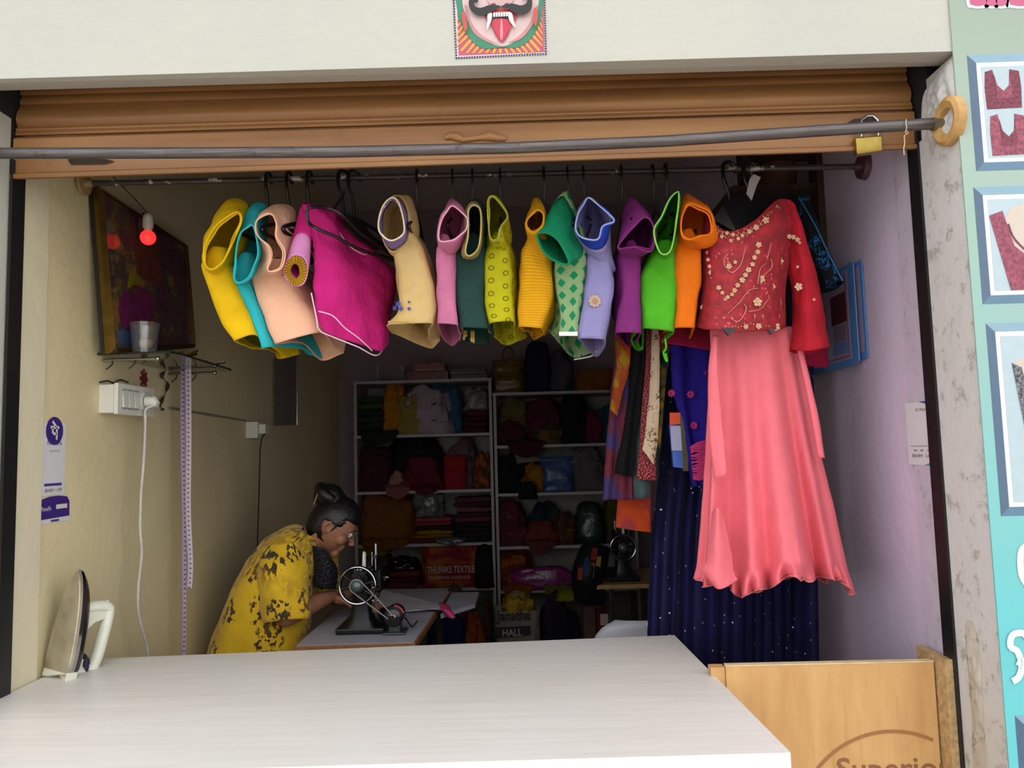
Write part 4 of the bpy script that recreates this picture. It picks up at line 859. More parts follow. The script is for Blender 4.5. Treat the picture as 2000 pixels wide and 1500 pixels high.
for pts, c_ in (([(.15, .12), (.45, .15), (.5, .35), (.3, .42), (.12, .3)], '#7a2a60'), ([(.22, .38), (.3, .36), (.36, .46), (.26, .5)], '#8f8020'), ([(.35, .5), (.6, .45), (.66, .7), (.5, .85), (.35, .72)], '#6f4034'), ([(.42, .74), (.56, .74), (.58, .88), (.49, .95), (.4, .88)], '#8a5c44'), ([(.1, .02), (.3, .03), (.28, .12), (.1, .12)], '#33507a')):
    decal(pts, fpr, .0001, simple('print_patch_' + c_[1:], c_, .1, var=.2), pf, 'printed_shape', t=.0002)
frame4('side_bar', [p - nrm * .001 for p in Q], inset(Q, .008), nrm, -.012, .0, .0, m_dkw, pf)
# bulb
bl_ = thing('red_bulb', 'glowing small red bulb in a white holder before the gilt-framed picture', 'bulb')
m_red = NG('glowing_red_glass'); m_red.b.inputs['Emission Color'].default_value = rgb('#ff3030'); m_red.b.inputs['Emission Strength'].default_value = 1.3; m_red = m_red.fin(rgb('#e83a35'), .3)
Xb = wl + .095; c = PX(289, 464, Xb); r0_ = 15 * c.y / 1500
MB().sphere(c, r0_, 24, 16).build('globe', m_red, bl_, smooth=True)
MB().lathe(c + V((0, 0, r0_ * .8)), [(.0, 0), (.012, 0), (.014, .012), (.0165, .016), (.0165, .044), (.015, .052), (.010, .058), (0, .060)], seg=24, cap=False).build('holder', simple('white_holder', '#cfcbc4', .5), bl_, smooth=True)
MB().tube(cat_rom([c + V((0, 0, .07)), c + V((-.02, .01, .10)), V((wl + .04, c.y - .05, c.z + .15)), V((wl + .005, c.y - .12, c.z + .20))], 14), .002, 6).build('wire', simple('dark_red_wire', '#5a2020', .5), bl_)
# glass shelf
zg = PX(200, 692, wl).z
m_glass = NG('smoky_glass'); m_glass.b.inputs['Transmission Weight'].default_value = .85; m_glass = m_glass.fin(rgb('#8b9a92'), .08)
gs = thing('glass_shelf', 'smoky glass corner shelf on the left wall under the framed picture', 'shelf')
p0, p1, p2, p3 = V((wl + .001, PX(190, 692, wl).y, zg)), None, None, None
q1, q2 = PZ(343, 690, zg), PZ(462, 718, zg)
q1 = V((wl + .20, P(343, 690, 1).y * 0 + p0.y + .03, zg)); q2x = wl + .20
def Zpt(X, Y, z): return V((X, Y, z))
yS, yE = p0.y, 2.86
MB().prism([Zpt(wl + .001, yS, zg), Zpt(wl + .225, yS, zg), Zpt(wl + .235, yS + .05, zg), Zpt(wl + .215, yE - .04, zg), Zpt(wl + .20, yE, zg), Zpt(wl + .001, yE, zg)], (0, 0, -.006)).build('glass_plate', m_glass, gs)
MB().tube([Zpt(wl + .001, yS, zg - .003), Zpt(wl + .225, yS, zg - .003), Zpt(wl + .235, yS + .05, zg - .003), Zpt(wl + .215, yE - .04, zg - .003), Zpt(wl + .20, yE, zg - .003)], .0035, 6).build('dark_edge', simple('dark_glass_edge', '#20241f', .3), gs)
m_chr = simple('chrome', '#b8b4a6', .25, .95)
for yy in (yS + .03, yE - .08):
    b = MB().cyl((wl, yy, zg - .018), (wl + .17, yy, zg - .018), .005, 12); b.sphere((wl + .172, yy, zg - .018), .008, 12, 8); b.build('bracket', m_chr, gs, smooth=True)
    for dx in (.03, .10): MB().tube(cat_rom([(wl + dx, yy, zg - .020), (wl + dx + .004, yy - .006, zg - .032), (wl + dx - .006, yy - .01, zg - .044), (wl + dx - .012, yy - .012, zg - .048)], 8), .0022, 6).build('hook', m_rust, gs, smooth=True)
# tumbler, oil lamp, spikes on the shelf
tm = thing('glass_tumbler', 'clear glass tumbler with a cream stone inside standing on the glass shelf', 'glass')
m_cg = NG('clear_glass'); m_cg.b.inputs['Transmission Weight'].default_value = .95; m_cg = m_cg.fin((.95, .97, .97, 1), .03)
ct_ = V((wl + .11, yS + .07, zg + .0005)); MB().lathe(ct_, [(.034, 0), (.044, .10), (.042, .10), (.0325, .006), (0.001, .006)], seg=28, cap=False).build('tumbler', m_cg, tm, smooth=True)
MB().sphere(ct_ + V((0.004, 0, .036)), .021, 16, 10, (1, 1, .85)).build('stone', simple('cream_stone', '#c9bda4', .7), tm, smooth=True)
lp = thing('oil_lamp', 'small brass oil lamp at the far end of the glass shelf', 'lamp'); cl = V((wl + .13, yE - .22, zg + .0005))
MB().lathe(cl, [(.026, 0), (.024, .004), (.007, .010), (.008, .022), (.032, .030), (.036, .038), (.030, .036), (.004, .030)], seg=28, cap=False).build('bowl', m_brass, lp, smooth=True)
MB().tube([cl + V((.01, 0, .034)), cl + V((.045, -.01, .044))], [.006, .003], 8).build('spout', m_brass, lp, smooth=True)
ic = MB()
for k in range(7): ic.tube([V((wl + .06 + .015 * k, yE - .10 - .01 * (k % 3), zg + .004)), V((wl + .10 + .018 * k, yE - .14 + .012 * k, zg + .012 + .004 * (k % 4)))], .0018, 5)
one(ic.build('incense_sticks', simple('charcoal_sticks', '#15120f', .9)), 'dark bundle of incense sticks on the far corner of the glass shelf', 'incense')
ic = MB().tube(cat_rom([PX(x, y, wl + .012) for x, y in ((317, 708), (324, 722), (316, 735), (328, 750), (322, 770), (313, 790), (318, 800))], 30), [.004 + .003 * math.sin(k * .9) for k in range(30)], 7)
one(ic.build('dried_garland', simple('dried_brown_petals', '#4a3324', .9, var=.3, bump=.5)), 'dried brown garland hanging on the left wall beside the tape measures', 'garland')
mk_ = MB().lathe(PX(281, 740, wl + .0005), [(.020, 0), (.020, .002), (.001, .0025)], (1, 0, 0), 24)
for k in range(8):
    a = math.pi * k / 4; c0 = PX(281, 740, wl + .002); mk_.sphere(c0 + V((0, math.cos(a) * .022, math.sin(a) * .028)), .007, 8, 5, (.2, 1, 1))
mk_.v = [v.copy() for v in mk_.v]; one(mk_.build('vermilion_mark', simple('vermilion_powder', '#8a2c18', .95, var=.3, scale=80)), 'round vermilion rosette on the left wall above the switchboard', 'wall mark')
# switchboard
m_sw = simple('white_switch_plastic', '#dcdcd2', .35, var=.02)
sb = thing('switchboard', 'white switchboard box on the left wall with three rocker switches and a socket', 'switchboard')
ya = PX(192, 780, wl).y; z1_, z0_ = PX(192, 751, wl).z, PX(192, 807, wl).z; dX = .062; yb_ = ya + .225
MB().box((wl, ya, z0_), (wl + dX - .012, yb_, z1_)).build('back_box', m_sw, sb, bevel=.002)
MB().box((wl + dX - .0125, ya - .004, z0_ - .004), (wl + dX, yb_ + .004, z1_ + .004)).build('face_plate', m_sw, sb, bevel=.002)
for k in range(3):
    y0_ = ya + .022 + k * .036; MB().hexa([V(p) for p in ((wl + dX, y0_, z0_ + .018), (wl + dX + .007, y0_, z0_ + .018), (wl + dX + .007, y0_ + .026, z0_ + .018), (wl + dX, y0_ + .026, z0_ + .018), (wl + dX, y0_, z1_ - .018), (wl + dX + .002, y0_, z1_ - .018), (wl + dX + .002, y0_ + .026, z1_ - .018), (wl + dX, y0_ + .026, z1_ - .018))]).build('rocker_switch', m_sw, sb)
    MB().box((wl + dX, y0_ - .003, z0_ + .012), (wl + dX + .0012, y0_ + .029, z1_ - .012)).build('switch_surround', simple('grey_switch_surround', '#a9aaa5', .4), sb)
ysk = ya + .165; zsk = (z0_ + z1_) / 2
MB().lathe((wl + dX, ysk, zsk), [(.030, 0), (.030, .003), (.026, .004), (.024, .001)], (1, 0, 0), 28).build('socket', m_sw, sb, smooth=True)
# plug and cable
pg = thing('iron_cable', 'white plug and cable hanging from the switchboard down behind the counter', 'cable')
MB().tube([(wl + dX + .005, ysk, zsk), (wl + dX + .03, ysk, zsk), (wl + dX + .042, ysk - .002, zsk - .010)], [.019, .018, .010], 16).build('plug', m_sw, pg, smooth=True)
cpts = [(285, 800), (284, 830), (281, 900), (276, 960), (274, 1030), (277, 1080), (271, 1140), (270, 1190), (278, 1230), (288, 1265), (288, 1300), (284, 1330)]
MB().tube(cat_rom([(wl + dX + .040, ysk - .004, zsk - .012)] + [PX(x, y, wl + .075) for x, y in cpts], 70), .0042, 8).build('cord', simple('white_cord', '#d3cfc9', .5), pg, smooth=True)
bits = MB().tube(cat_rom([PX(x, y, wl + .03) for x, y in ((195, 747), (210, 744), (222, 748), (235, 742), (250, 747))], 18), .003, 6)
one(bits.build('wire_scraps', simple('dusty_wire_scraps', '#3a2d28', .8)), 'dusty scraps of wire lying on top of the switchboard', 'scraps')
cdt = thing('conduit', 'thin grey cable conduit running back along the left wall to a small white box', 'conduit')
MB().box((wl, yb_, PX(300, 795, wl).z - .006), (wl + .012, yb_ + .14, PX(300, 795, wl).z + .008)).build('white_trunking', m_sw, cdt)
a_, b_ = PX(330, 797, wl + .006), PX(480, 822, wl + .006)
MB().cyl(a_, b_, .0045, 8).build('pipe', simple('grey_conduit', '#8d867c', .5), cdt, smooth=True)
sb2 = thing('junction_box', 'small white box further back on the left wall with a black cable hanging down', 'junction box')
y2 = PX(480, 840, wl).y; zt, zb_ = PX(480, 824, wl).z, PX(480, 856, wl).z
MB().box((wl, y2, zb_), (wl + .055, y2 + .10, zt)).build('box', m_sw, sb2, bevel=.002); MB().box((wl + .055, y2 + .02, zb_ + .02), (wl + .085, y2 + .07, zt - .012)).build('adapter', m_sw, sb2, bevel=.002)
MB().tube(cat_rom([(wl + .075, y2 + .045, zb_ + .02), PX(509, 870, wl + .06), PX(506, 960, wl + .05), PX(503, 1060, wl + .05), PX(502, 1180, wl + .05)], 24), .003, 6).build('black_cable', m_hang, sb2)
po = thing('wall_chart', 'dim grey chart hanging far back on the left wall', 'chart')
cA, cB, cC, cD = PX(533, 700, wl + .006), PX(578, 690, wl + .006), PX(578, 830, wl + .006), PX(533, 832, wl + .006)
MB().hexa([cD, cC, cC + V((.004, 0, 0)), cD + V((.004, 0, 0)), cA, cB, cB + V((.004, 0, 0)), cA + V((.004, 0, 0))]).build('sheet', simple('grey_chart_paper', '#8a847c', .6), po)
MB().cyl(cB + V((.006, 0, 0)), cC + V((.006, 0, 0)), .004, 8).build('edge_rod', m_chr, po)
# tape measures
g = NG('tape_print'); uv = g.tc.outputs['UV']; sp = g.n('SeparateXYZ'); g.put(sp.inputs[0], uv)
tick = g.math('MULTIPLY', g.math('LESS_THAN', g.math('FRACT', g.math('MULTIPLY', sp.outputs[1], 60)), .28), g.math('GREATER_THAN', g.math('FRACT', g.math('MULTIPLY', sp.outputs[0], 70)), .55))
m_tape = g.fin(g.mix(tick, rgb('#c9bccb'), rgb('#56485c')), .5)
g = NG('lilac_tape_print'); uv = g.tc.outputs['UV']; sp = g.n('SeparateXYZ'); g.put(sp.inputs[0], uv)
tick = g.math('MULTIPLY', g.math('LESS_THAN', g.math('FRACT', g.math('MULTIPLY', sp.outputs[1], 60)), .28), g.math('GREATER_THAN', g.math('FRACT', g.math('MULTIPLY', sp.outputs[0], 70)), .5))
m_tape2 = g.fin(g.mix(tick, rgb('#b4a1bd'), rgb('#4d3560')), .5)
def tape(name, label, L, Rr, mat):
    l = cat_rom([P(*q) for q in L], 60); r_ = cat_rom([P(*q) for q in Rr], 60); rows = [[a.lerp(b2, k / 3) for k in range(4)] for a, b2 in zip(l, r_)]
    return one(cloth_mesh(name, rows, mat, None, closed=False, wr=.0008, thick=.0012), label, 'tape measure')
YT = 2.77
tape('tape_measure', 'lilac tape measure hanging from the glass shelf down behind the counter', [(352, 722, YT), (352, 850, YT), (355, 1000, YT), (355, 1150, YT), (353, 1330, YT)], [(361, 722, YT), (361, 850, YT), (364, 1000, YT), (364, 1150, YT), (362, 1330, YT)], m_tape2)
tape('tape_measure', 'white tape measure with metal tip hanging just right of the lilac one', [(360, 700, YT - .012), (362, 850, YT - .012), (362, 1000, YT - .012), (366, 1100, YT - .012), (364, 1148, YT - .012)], [(373, 700, YT - .012), (374, 850, YT - .012), (373, 1000, YT - .012), (377, 1100, YT - .012), (375, 1150, YT - .012)], m_tape)
# stickers on the left wall
m_white = flat('white_vinyl', '#d9d8dc', .35); m_vio = flat('violet_vinyl', '#3f2a78', .35); m_vtx = flat('violet_print', '#4a3a86', .4); m_gry = flat('grey_print', '#77737c', .5)
stk = thing('payment_sticker', 'white vertical payment sticker with a violet round emblem on the left wall', 'sticker')
A_, D_ = PX(68, 818, XL if False else wl), PX(108, 818, wl); y0s, y1s = 2.052, 2.052 + .105
zt_, zb2 = PX(90, 818, wl).z, PX(90, 968, wl).z; wS, hS = y1s - y0s, zt_ - zb2
fs_ = plane_map((wl + .0006, y0s, zb2), (0, 1, 0), (0, 0, 1))
def FS(x, y, d=0): return V((wl + .0008 + d, y0s + x * wS, zb2 + y * hS))     # unit square on the wall, readable from the room
MB().hexa([FS(0, 0), FS(1, 0), FS(1, 0, .0008), FS(0, 0, .0008), FS(0, .95), FS(1, .95), FS(1, .95, .0008), FS(0, .95, .0008)]).build('backing', m_white, stk)
def FM(x, y, d=0): return V((wl + .0018 + d, y0s + x, zb2 + y))     # metres on the sticker
cxs, cys, rs = wS * .5, hS * .845, wS * .37
decal([(cxs + rs * math.cos(a), cys + rs * math.sin(a)) for a in np.linspace(0, 2 * math.pi, 32, endpoint=False)], FM, 0, m_vio, stk, 'round_emblem', smooth=False)
for pts in ([(-.5, .25), (.5, .25)], [(.22, .25), (.22, -.62)], [(-.25, .25), (-.25, -.1), (-.1, -.2), (.22, -.2)], [(-.3, .68), (.15, .3)]): stroke([(cxs + x * rs, cys + y * rs) for x, y in pts], FM, .0006, rs * .2, m_white, stk, 'emblem_stroke', smooth=False, n=2)
def FSm(sx, sy): return lambda x, y, d=0: V((wl + .0018 + d, y0s + sx + x, zb2 + sy + y))
text('PhonePe', FSm(wS * .2, hS * .66), wS * .62, hS * .055, m_vtx, stk)
text('Scan & Pay', FSm(wS * .3, hS * .565), wS * .45, hS * .03, m_gry, stk)
MB().hexa([FS(.12, .12, .0009), FS(.86, .12, .0009), FS(.86, .12, .0014), FS(.12, .12, .0014), FS(.12, .155, .0009), FS(.86, .155, .0009), FS(.86, .155, .0014), FS(.12, .155, .0014)]).build('violet_bar', m_vtx, stk)
text('BHIM / UPI', FSm(wS * .15, hS * .04), wS * .7, hS * .045, m_gry, stk)
stk2 = thing('name_sticker', 'rounded violet and white sticker below the payment sticker on the left wall', 'sticker')
y0t, y1t = 2.047, PX(136, 1000, wl).y; zt2, zb3 = PX(90, 969, wl).z, PX(90, 1024, wl).z; wT, hT = y1t - y0t, zt2 - zb3
def FT(x, y, d=0): return V((wl + .0008 + d, y0t + x * wT, zb3 + y * hT))
decal([(0, .02), (1, .02), (1, .2), (.98, .75), (.9, .93), (.6, .99), (.3, .98), (.06, .9), (0, .8)], FT, 0, m_white, stk2, 'backing', smooth=False)
decal([(0, .17), (.97, .2), (.96, .75), (.88, .92), (.6, .98), (.3, .97), (.06, .89), (0, .79)], FT, .0008, m_vio, stk2, 'violet_field', smooth=False)
def FTm(sx, sy): return lambda x, y, d=0: V((wl + .0018 + d, y0t + sx + x, zb3 + sy + y))
text('PhonePe', FTm(wT * .03, hT * .47), wT * .32, hT * .16, m_white, stk2)
decal([(.52, .5), (.88, .5), (.88, .66), (.52, .66)], FT, .0014, m_white, stk2, 'name_field', smooth=False)
text('ACCEPTED HERE', FTm(wT * .55, hT * .54), wT * .30, hT * .08, m_gry, stk2) if False else None
decal([(.36, .06), (.62, .06), (.62, .13), (.36, .13)], FT, .0014, m_vtx, stk2, 'small_bar', smooth=False)
# ================================================================ RIGHT WALL
wr_ = XR + .012
stk3 = thing('upi_sticker', 'white payment sticker with blue corners on the pale right jamb', 'sticker')
xj = XR; yj0, yj1 = PX(1836, 845, xj).y, PX(1772, 845, xj).y; zj1, zj0 = PX(1802, 784, xj).z, PX(1802, 908, xj).z; wJ, hJ = yj1 - yj0, zj1 - zj0
def FJ(x, y, d=0): return V((xj - .0008 - d, yj1 - x * wJ, zj0 + y * hJ))
decal([(0, 0), (1, 0), (1, 1), (0, 1)], FJ, 0, m_white, stk3, 'backing', smooth=False)
m_cy = flat('cyan_print', '#2d8fae', .4); m_bl = flat('blue_print', '#4458a0', .4)
decal([(.5, .0), (1, .0), (1, .15), (.8, .06)], FJ, .0008, m_cy, stk3, 'cyan_corner', smooth=False); decal([(.45, 1), (.65, 1), (.85, .96), (1, .88), (.8, .93), (.6, .97)], FJ, .0008, m_bl, stk3, 'blue_corner', smooth=False)
def FJm(sx, sy): return lambda x, y, d=0: V((xj - .002 - d, yj1 - sx * wJ - x, zj0 + sy * hJ + y))
text('G Pay', FJm(.35, .84), wJ * .3, hJ * .06, m_gry, stk3); text('BHIM  UPI', FJm(.15, .12), wJ * .6, hJ * .05, m_gry, stk3); stroke([(.1, .3), (.9, .3)], FJ, .0012, .008, m_gry, stk3, 'thin_rule', smooth=False, n=2)
for k, (x_, w__) in enumerate(((.2, .1), (.4, .1), (.62, .15))): stroke([(x_, .23), (x_ + w__, .23)], FJ, .0012, .02, m_gry, stk3, 'small_print', smooth=False, n=2)
# calendars
m_cb = flat('sky_blue_card', '#5a8fd0', .5); m_pp = flat('calendar_paper', '#a894b0', .7); m_ink = flat('maroon_ink', '#6a2a48', .7)
def calendar(label, x0p, x1p, yt0, yt1, yb0, yb1, X, detail=True):
    t = thing('wall_calendar', label, 'calendar'); ya_, yb_ = PX(x1p, 600, X).y, PX(x0p, 600, X).y
    zt_ = PX(x1p, yt1, X).z; zb_ = PX(x1p, yb1, X).z; W, H = yb_ - ya_, zt_ - zb_
    def FC(x, y, d=0): return V((X - d - .01 * math.sin(y * 2.5) * 0, yb_ - x * W, zb_ + y * H))
    decal([(0, .02), (.02, 0), (.96, 0), (1, .03), (1, .97), (.97, 1), (0, 1)], FC, 0, m_cb, t, 'backing_card', smooth=False, t=.003)
    decal([(.02, .07), (.9, .07), (.9, .95), (.02, .95)], FC, .0032, m_pp, t, 'paper_sheet', smooth=False)
    if detail:
        for r_ in range(6):
            for c_ in range(7):
                text(str((r_ * 7 + c_) % 30 + 1), (lambda a, b2: (lambda x, y, d=0: V((X - .0046 - d, yb_ - W * (a) - x, zb_ + H * b2 + y))))(.06 + c_ * .072, .62 - r_ * .075), W * .045, H * .04, m_ink, t, 'date')
        decal([(.62, .45), (.86, .45), (.86, .75), (.62, .75)], FC, .0038, flat('dark_red_picture', '#5a2032'), t, 'printed_picture', smooth=False)
        decal([(.62, .14), (.86, .14), (.86, .26), (.62, .26)], FC, .0038, flat('blue_panel', '#6f86c2'), t, 'printed_panel', smooth=False)
        stroke([(.04, .1), (.87, .1), (.87, .92)], FC, .0036, .012, m_ink, t, 'border_line', smooth=False, n=3)
        text('2023', lambda x, y, d=0: V((X - .0046 - d, yb_ - W * .1 - x, zb_ + H * .8 + y)), W * .3, H * .08, m_ink, t) if False else None
        for k in range(9): stroke([(.64, .28 + k * .018), (.84, .28 + k * .018)], FC, .0038, .006, m_ink, t, 'print_line', smooth=False, n=2)
    return t
calendar('large sky-blue edged calendar with date grid on the right wall', 1560, 1673, 520, 507, 718, 712, wr_ - .022)
calendar('second blue-edged calendar hanging just in front of the date calendar on the right wall', 1640, 1690, 512, 503, 700, 700, wr_ - .004, False)
# high wooden rack on the right wall
rk = thing('wooden_rack', 'brown wooden rack high on the right wall behind the rod end', 'rack'); m_brw = simple('dark_brown_wood', '#4a3527', .6, var=.2)
ya_ = PX(1612, 400, wr_).y
MB().box((wr_ - .022, ya_, PX(1600, 505, wr_).z), (wr_, ya_ + .07, PX(1600, 300, wr_).z + .05)).build('upright', m_brw, rk)
MB().box((wr_ - .26, ya_ + .07, 2.42), (wr_, ya_ + .09, 2.46)).build('rail', m_brw, rk)
MB().box((wr_ - .26, ya_ + .02, 2.34), (wr_ - .235, ya_ + .09, 2.62)).build('upright', m_brw, rk)
MB().box((wr_ - .30, ya_ + .02, 2.30), (wr_ - .022, ya_ + .35, 2.318)).build('board', m_brw, rk)
MB().lathe((wr_ - .12, ya_ + .12, 2.319), [(.05, 0), (.07, .03), (.075, .09), (.06, .11), (.03, .115)], seg=20).build('clay_pot', simple('terracotta', '#6a4030', .8), rk, smooth=True)
# ================================================================ SHELVES AT THE BACK
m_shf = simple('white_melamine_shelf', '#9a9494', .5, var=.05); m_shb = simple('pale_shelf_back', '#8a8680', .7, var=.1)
YSf = 5.02; YSb = YB - .002
def Z(y, x=830, Y=YSf): return P(x, y, Y).z
def Xp(x, y=900, Y=YSf): return P(x, y, Y).x
s1 = thing('shelf_unit', 'tall white shelf unit at the back on the left crammed with cloth', 'shelf', None)
s2 = thing('shelf_unit', 'lower white shelf unit at the back standing right of the tall one', 'shelf', None)
def unit(t, xl, xr, tops, th=.018):
    X0, X1 = Xp(xl), Xp(xr)
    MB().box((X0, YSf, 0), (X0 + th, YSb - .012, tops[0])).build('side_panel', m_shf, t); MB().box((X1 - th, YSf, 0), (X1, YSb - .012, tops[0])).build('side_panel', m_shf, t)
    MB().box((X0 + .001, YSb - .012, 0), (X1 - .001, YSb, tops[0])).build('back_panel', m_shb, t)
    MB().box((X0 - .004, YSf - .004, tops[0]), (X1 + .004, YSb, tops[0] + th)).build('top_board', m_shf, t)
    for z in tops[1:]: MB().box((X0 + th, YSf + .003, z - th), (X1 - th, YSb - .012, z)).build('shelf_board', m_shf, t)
T1 = [Z(747), Z(848), Z(958), Z(1062), Z(1150)]; T2 = [Z(770, 1070), Z(868, 1070), Z(962, 1070), Z(1066, 1070), Z(1152, 1070)]
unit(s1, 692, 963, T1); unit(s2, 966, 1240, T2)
T1[0] += .018; T2[0] += .018
CM = {}
def cm(col, pat=None, col2='#ffffff', f=20, rough=.8):
    k = 'cloth_' + col.strip('#') + (pat or '') + col2.strip('#')
    return fabric(k, col, pat, col2, f, rough, wrinkle=.6) if rough > .5 else simple('film_' + col.strip('#'), col, rough, var=.25, scale=40, bump=.8)
def heap(name, label, cat, box, zb, Yc, mat, dy=.13, seed=0, sq=.75, ridg=.42, group=None, top=None):
    """soft lump of cloth resting at height zb, spanning photo x0..x1, top at photo y0"""
    x0, y0, x1 = box; Xa, Xb = P(x0, 900, Yc).x, P(x1, 900, Yc).x; zt = P((x0 + x1) / 2, y0, Yc).z; c = V(((Xa + Xb) / 2, Yc, zb)); hx, hz = (Xb - Xa) / 2, zt - zb
    NU_, NV_ = 40, 22; vs = []; uv = []; off = V((seed * 7.3, seed * 1.9, 0))
    for j in range(NV_ + 1):
        ph = math.pi / 2 * (j / NV_) ** .8; 
        for i in range(NU_):
            a = 2 * math.pi * i / NU_; ca, sa = math.cos(a), math.sin(a)
            ex = lambda v, p_: math.copysign(abs(v) ** p_, v); cp = math.cos(ph)
            r = max(0, cp) ** (sq * .7); d = V((ex(ca, sq) * r, ex(sa, sq) * r, math.sin(ph) ** .8))
            n_ = noise.noise(V((d.x * 1.6, d.y * 1.6, d.z * 2.4)) + off); rd = 1 - abs(noise.noise(V((d.x * 3.1 + d.z, d.y * 3, d.z * 4.5)) + off) * 2)
            k = 1 + n_ * ridg + (rd - .6) * ridg * .55; kz = 1 + (n_ * .5) * ridg if d.z > .1 else 1
            vs.append(c + V((d.x * hx * min(1.15, k), d.y * dy * min(1.15, k), max(0, d.z * hz * kz)))); uv.append((a * .1, d.z * hz))
    fs = [(j * NU_ + i, j * NU_ + (i + 1) % NU_, (j + 1) * NU_ + (i + 1) % NU_, (j + 1) * NU_ + i) for j in range(NV_) for i in range(NU_)]
    fs.append(tuple(range(NU_))[::-1]); o = mk(name, vs, fs, mat, None, True, uv); return one(o, label, cat, group)
def fold(label, x0, x1, z, h, Yc, mat, dep=.24, group=None, name='folded_cloth', rz=0, cat='cloth'):
    Xa, Xb = P(x0, 900, Yc).x, P(x1, 900, Yc).x; m = MB(); n = 10; prof = []
    for s_ in range(2): pass
    W, cx = Xb - Xa, (Xa + Xb) / 2; ys = [Yc - dep / 2 + .0, Yc + dep / 2]
    ring = []
    for k in range(24):
        a = 2 * math.pi * k / 24; ex = lambda v, p_: math.copysign(abs(v) ** p_, v); ring.append((ex(math.cos(a), .35) * W / 2, ex(math.sin(a), .8) * h / 2))
    vs = []
    for j, (yy, sc_) in enumerate(((ys[0], .86), (ys[0] + .008, 1), (Yc, 1.0), (ys[1] - .008, 1), (ys[1], .86))):
        for (u_, v_) in ring: vs.append(V((cx + u_ * sc_, yy, z + h / 2 + v_ * sc_ + .12 * h * math.sin(u_ * 30 + z * 50) * sc_ * (0 if v_ < 0 else 1))))
    fs = [(j * 24 + i, j * 24 + (i + 1) % 24, (j + 1) * 24 + (i + 1) % 24, (j + 1) * 24 + i) for j in range(4) for i in range(24)] + [tuple(range(24))[::-1], tuple(96 + i for i in range(24))]
    uv = [((v.x + v.y), v.z) for v in vs]; o = mk(name, vs, fs, mat, None, True, uv); return one(o, label, cat, group)
def stack(label, x0, x1, zb, ztop, cols, Yc, group, dep=.24):
    h = (ztop - zb) / len(cols)
    for k, c_ in enumerate(cols):
        j = ((k * 37) % 7 - 3) * .9; o_ = ('lowest', 'second from the bottom', 'third from the bottom', 'fourth from the bottom', 'fifth from the bottom', 'sixth from the bottom', 'seventh from the bottom', 'eighth from the bottom')
        fold((o_[k] if k < len(cols) - 1 else 'topmost') + ' of the ' + label, x0 + j, x1 + j * .6, zb + k * h + .0005, h * .96, Yc, cm(*c_) if isinstance(c_, tuple) else cm(c_), dep, group)
def sack(name, label, cat, x0, x1, y0, zb, Yc, mat, dy=.09, seed=0, pinch=.55, handles=False, hm=None, lean=0):
    """standing carrier bag: boxy below, gathered at the top"""
    Xa, Xb = P(x0, 900, Yc).x, P(x1, 900, Yc).x; zt = P((x0 + x1) / 2, y0, Yc).z; cx, hx, H = (Xa + Xb) / 2, (Xb - Xa) / 2, zt - zb; vs = []; NU_ = 36; NV_ = 18; uv = []
    for j in range(NV_ + 1):
        t_ = j / NV_; sx = 1 - (.06 * (1 - t_)) ; sy = (1 - (1 - pinch) * t_ ** 1.5)
        for i in range(NU_):
            a = 2 * math.pi * i / NU_; ex = lambda v, p_: math.copysign(abs(v) ** p_, v); n_ = noise.noise(V((math.cos(a) * 2, math.sin(a) * 2 + seed, t_ * 4))) * .10
            vs.append(V((cx + ex(math.cos(a), .5) * hx * sx * (1 + n_ * .6) + lean * t_, Yc + ex(math.sin(a), .6) * dy * sy * (1 + n_ * 2), zb + H * t_ * (1 + n_ * .15 * t_)))); uv.append((a * hx, t_ * H))
    fs = [(j * NU_ + i, j * NU_ + (i + 1) % NU_, (j + 1) * NU_ + (i + 1) % NU_, (j + 1) * NU_ + i) for j in range(NV_) for i in range(NU_)] + [tuple(range(NU_))[::-1]]
    t = thing(name, label, cat); mk('bag', vs, fs, mat, t, True, uv).modifiers.new('t', 'SOLIDIFY').thickness = .002
    if handles:
        for s_ in (-1, 1):
            MB().tube(cat_rom([(cx - hx * .35 + lean, Yc + s_ * dy * .5, zt - .02), (cx - hx * .3 + lean, Yc + s_ * dy * .45, zt + .06), (cx + lean, Yc + s_ * dy * .3, zt + .09), (cx + hx * .3 + lean, Yc + s_ * dy * .45, zt + .06), (cx + hx * .35 + lean, Yc + s_ * dy * .5, zt - .02)], 20), .004, 6).build('handle', hm or mat, t, smooth=True)
    return t, cx, hx, zb, H
Yc = 5.17
# --- top of the tall unit
for x_, l_ in ((737, 'left one of two small white pedestals on top of the tall shelf unit'), (785, 'right one of two small white pedestals on top of the tall shelf unit')):
    c = V((P(x_, 730, 5.1).x, 5.12, T1[0])); h = P(x_, 715, 5.1).z - T1[0]
    o = MB().lathe(c, [(.026, 0), (.028, .008), (.009, .02), (.008, h * .5), (.012, h * .7), (.032, h * .9), (.034, h)], seg=20).build('thread_spool_stand', simple('dusty_white_plastic', '#8f8a86', .5), None, True); one(o, l_, 'pedestal')
def bx(name, label, cat, x0, x1, z0, z1, Yc, mat, dep=.2, tr=None):
    t = thing(name, label, cat); Xa, Xb = P(x0, 730, Yc).x, P(x1, 730, Yc).x
    MB().box((Xa, Yc - dep / 2, z0), (Xb, Yc + dep / 2, z1)).build('carton', mat, t, bevel=.002)
    if tr: MB().box((Xa - .001, Yc - dep / 2 - .002, z0 + (z1 - z0) * .06), (Xb + .001, Yc + dep / 2 + .001, z0 + (z1 - z0) * .16)).build('pale_edge', tr, t)
    return t
zr = Z(726, 830, 5.1); zr2 = Z(711, 830, 5.1)
bx('flat_box', 'flat dark red box lying on top of the tall shelf unit', 'box', 800, 878, T1[0] + .001, zr - .001, 5.14, cm('#6e1c22', rough=.4))
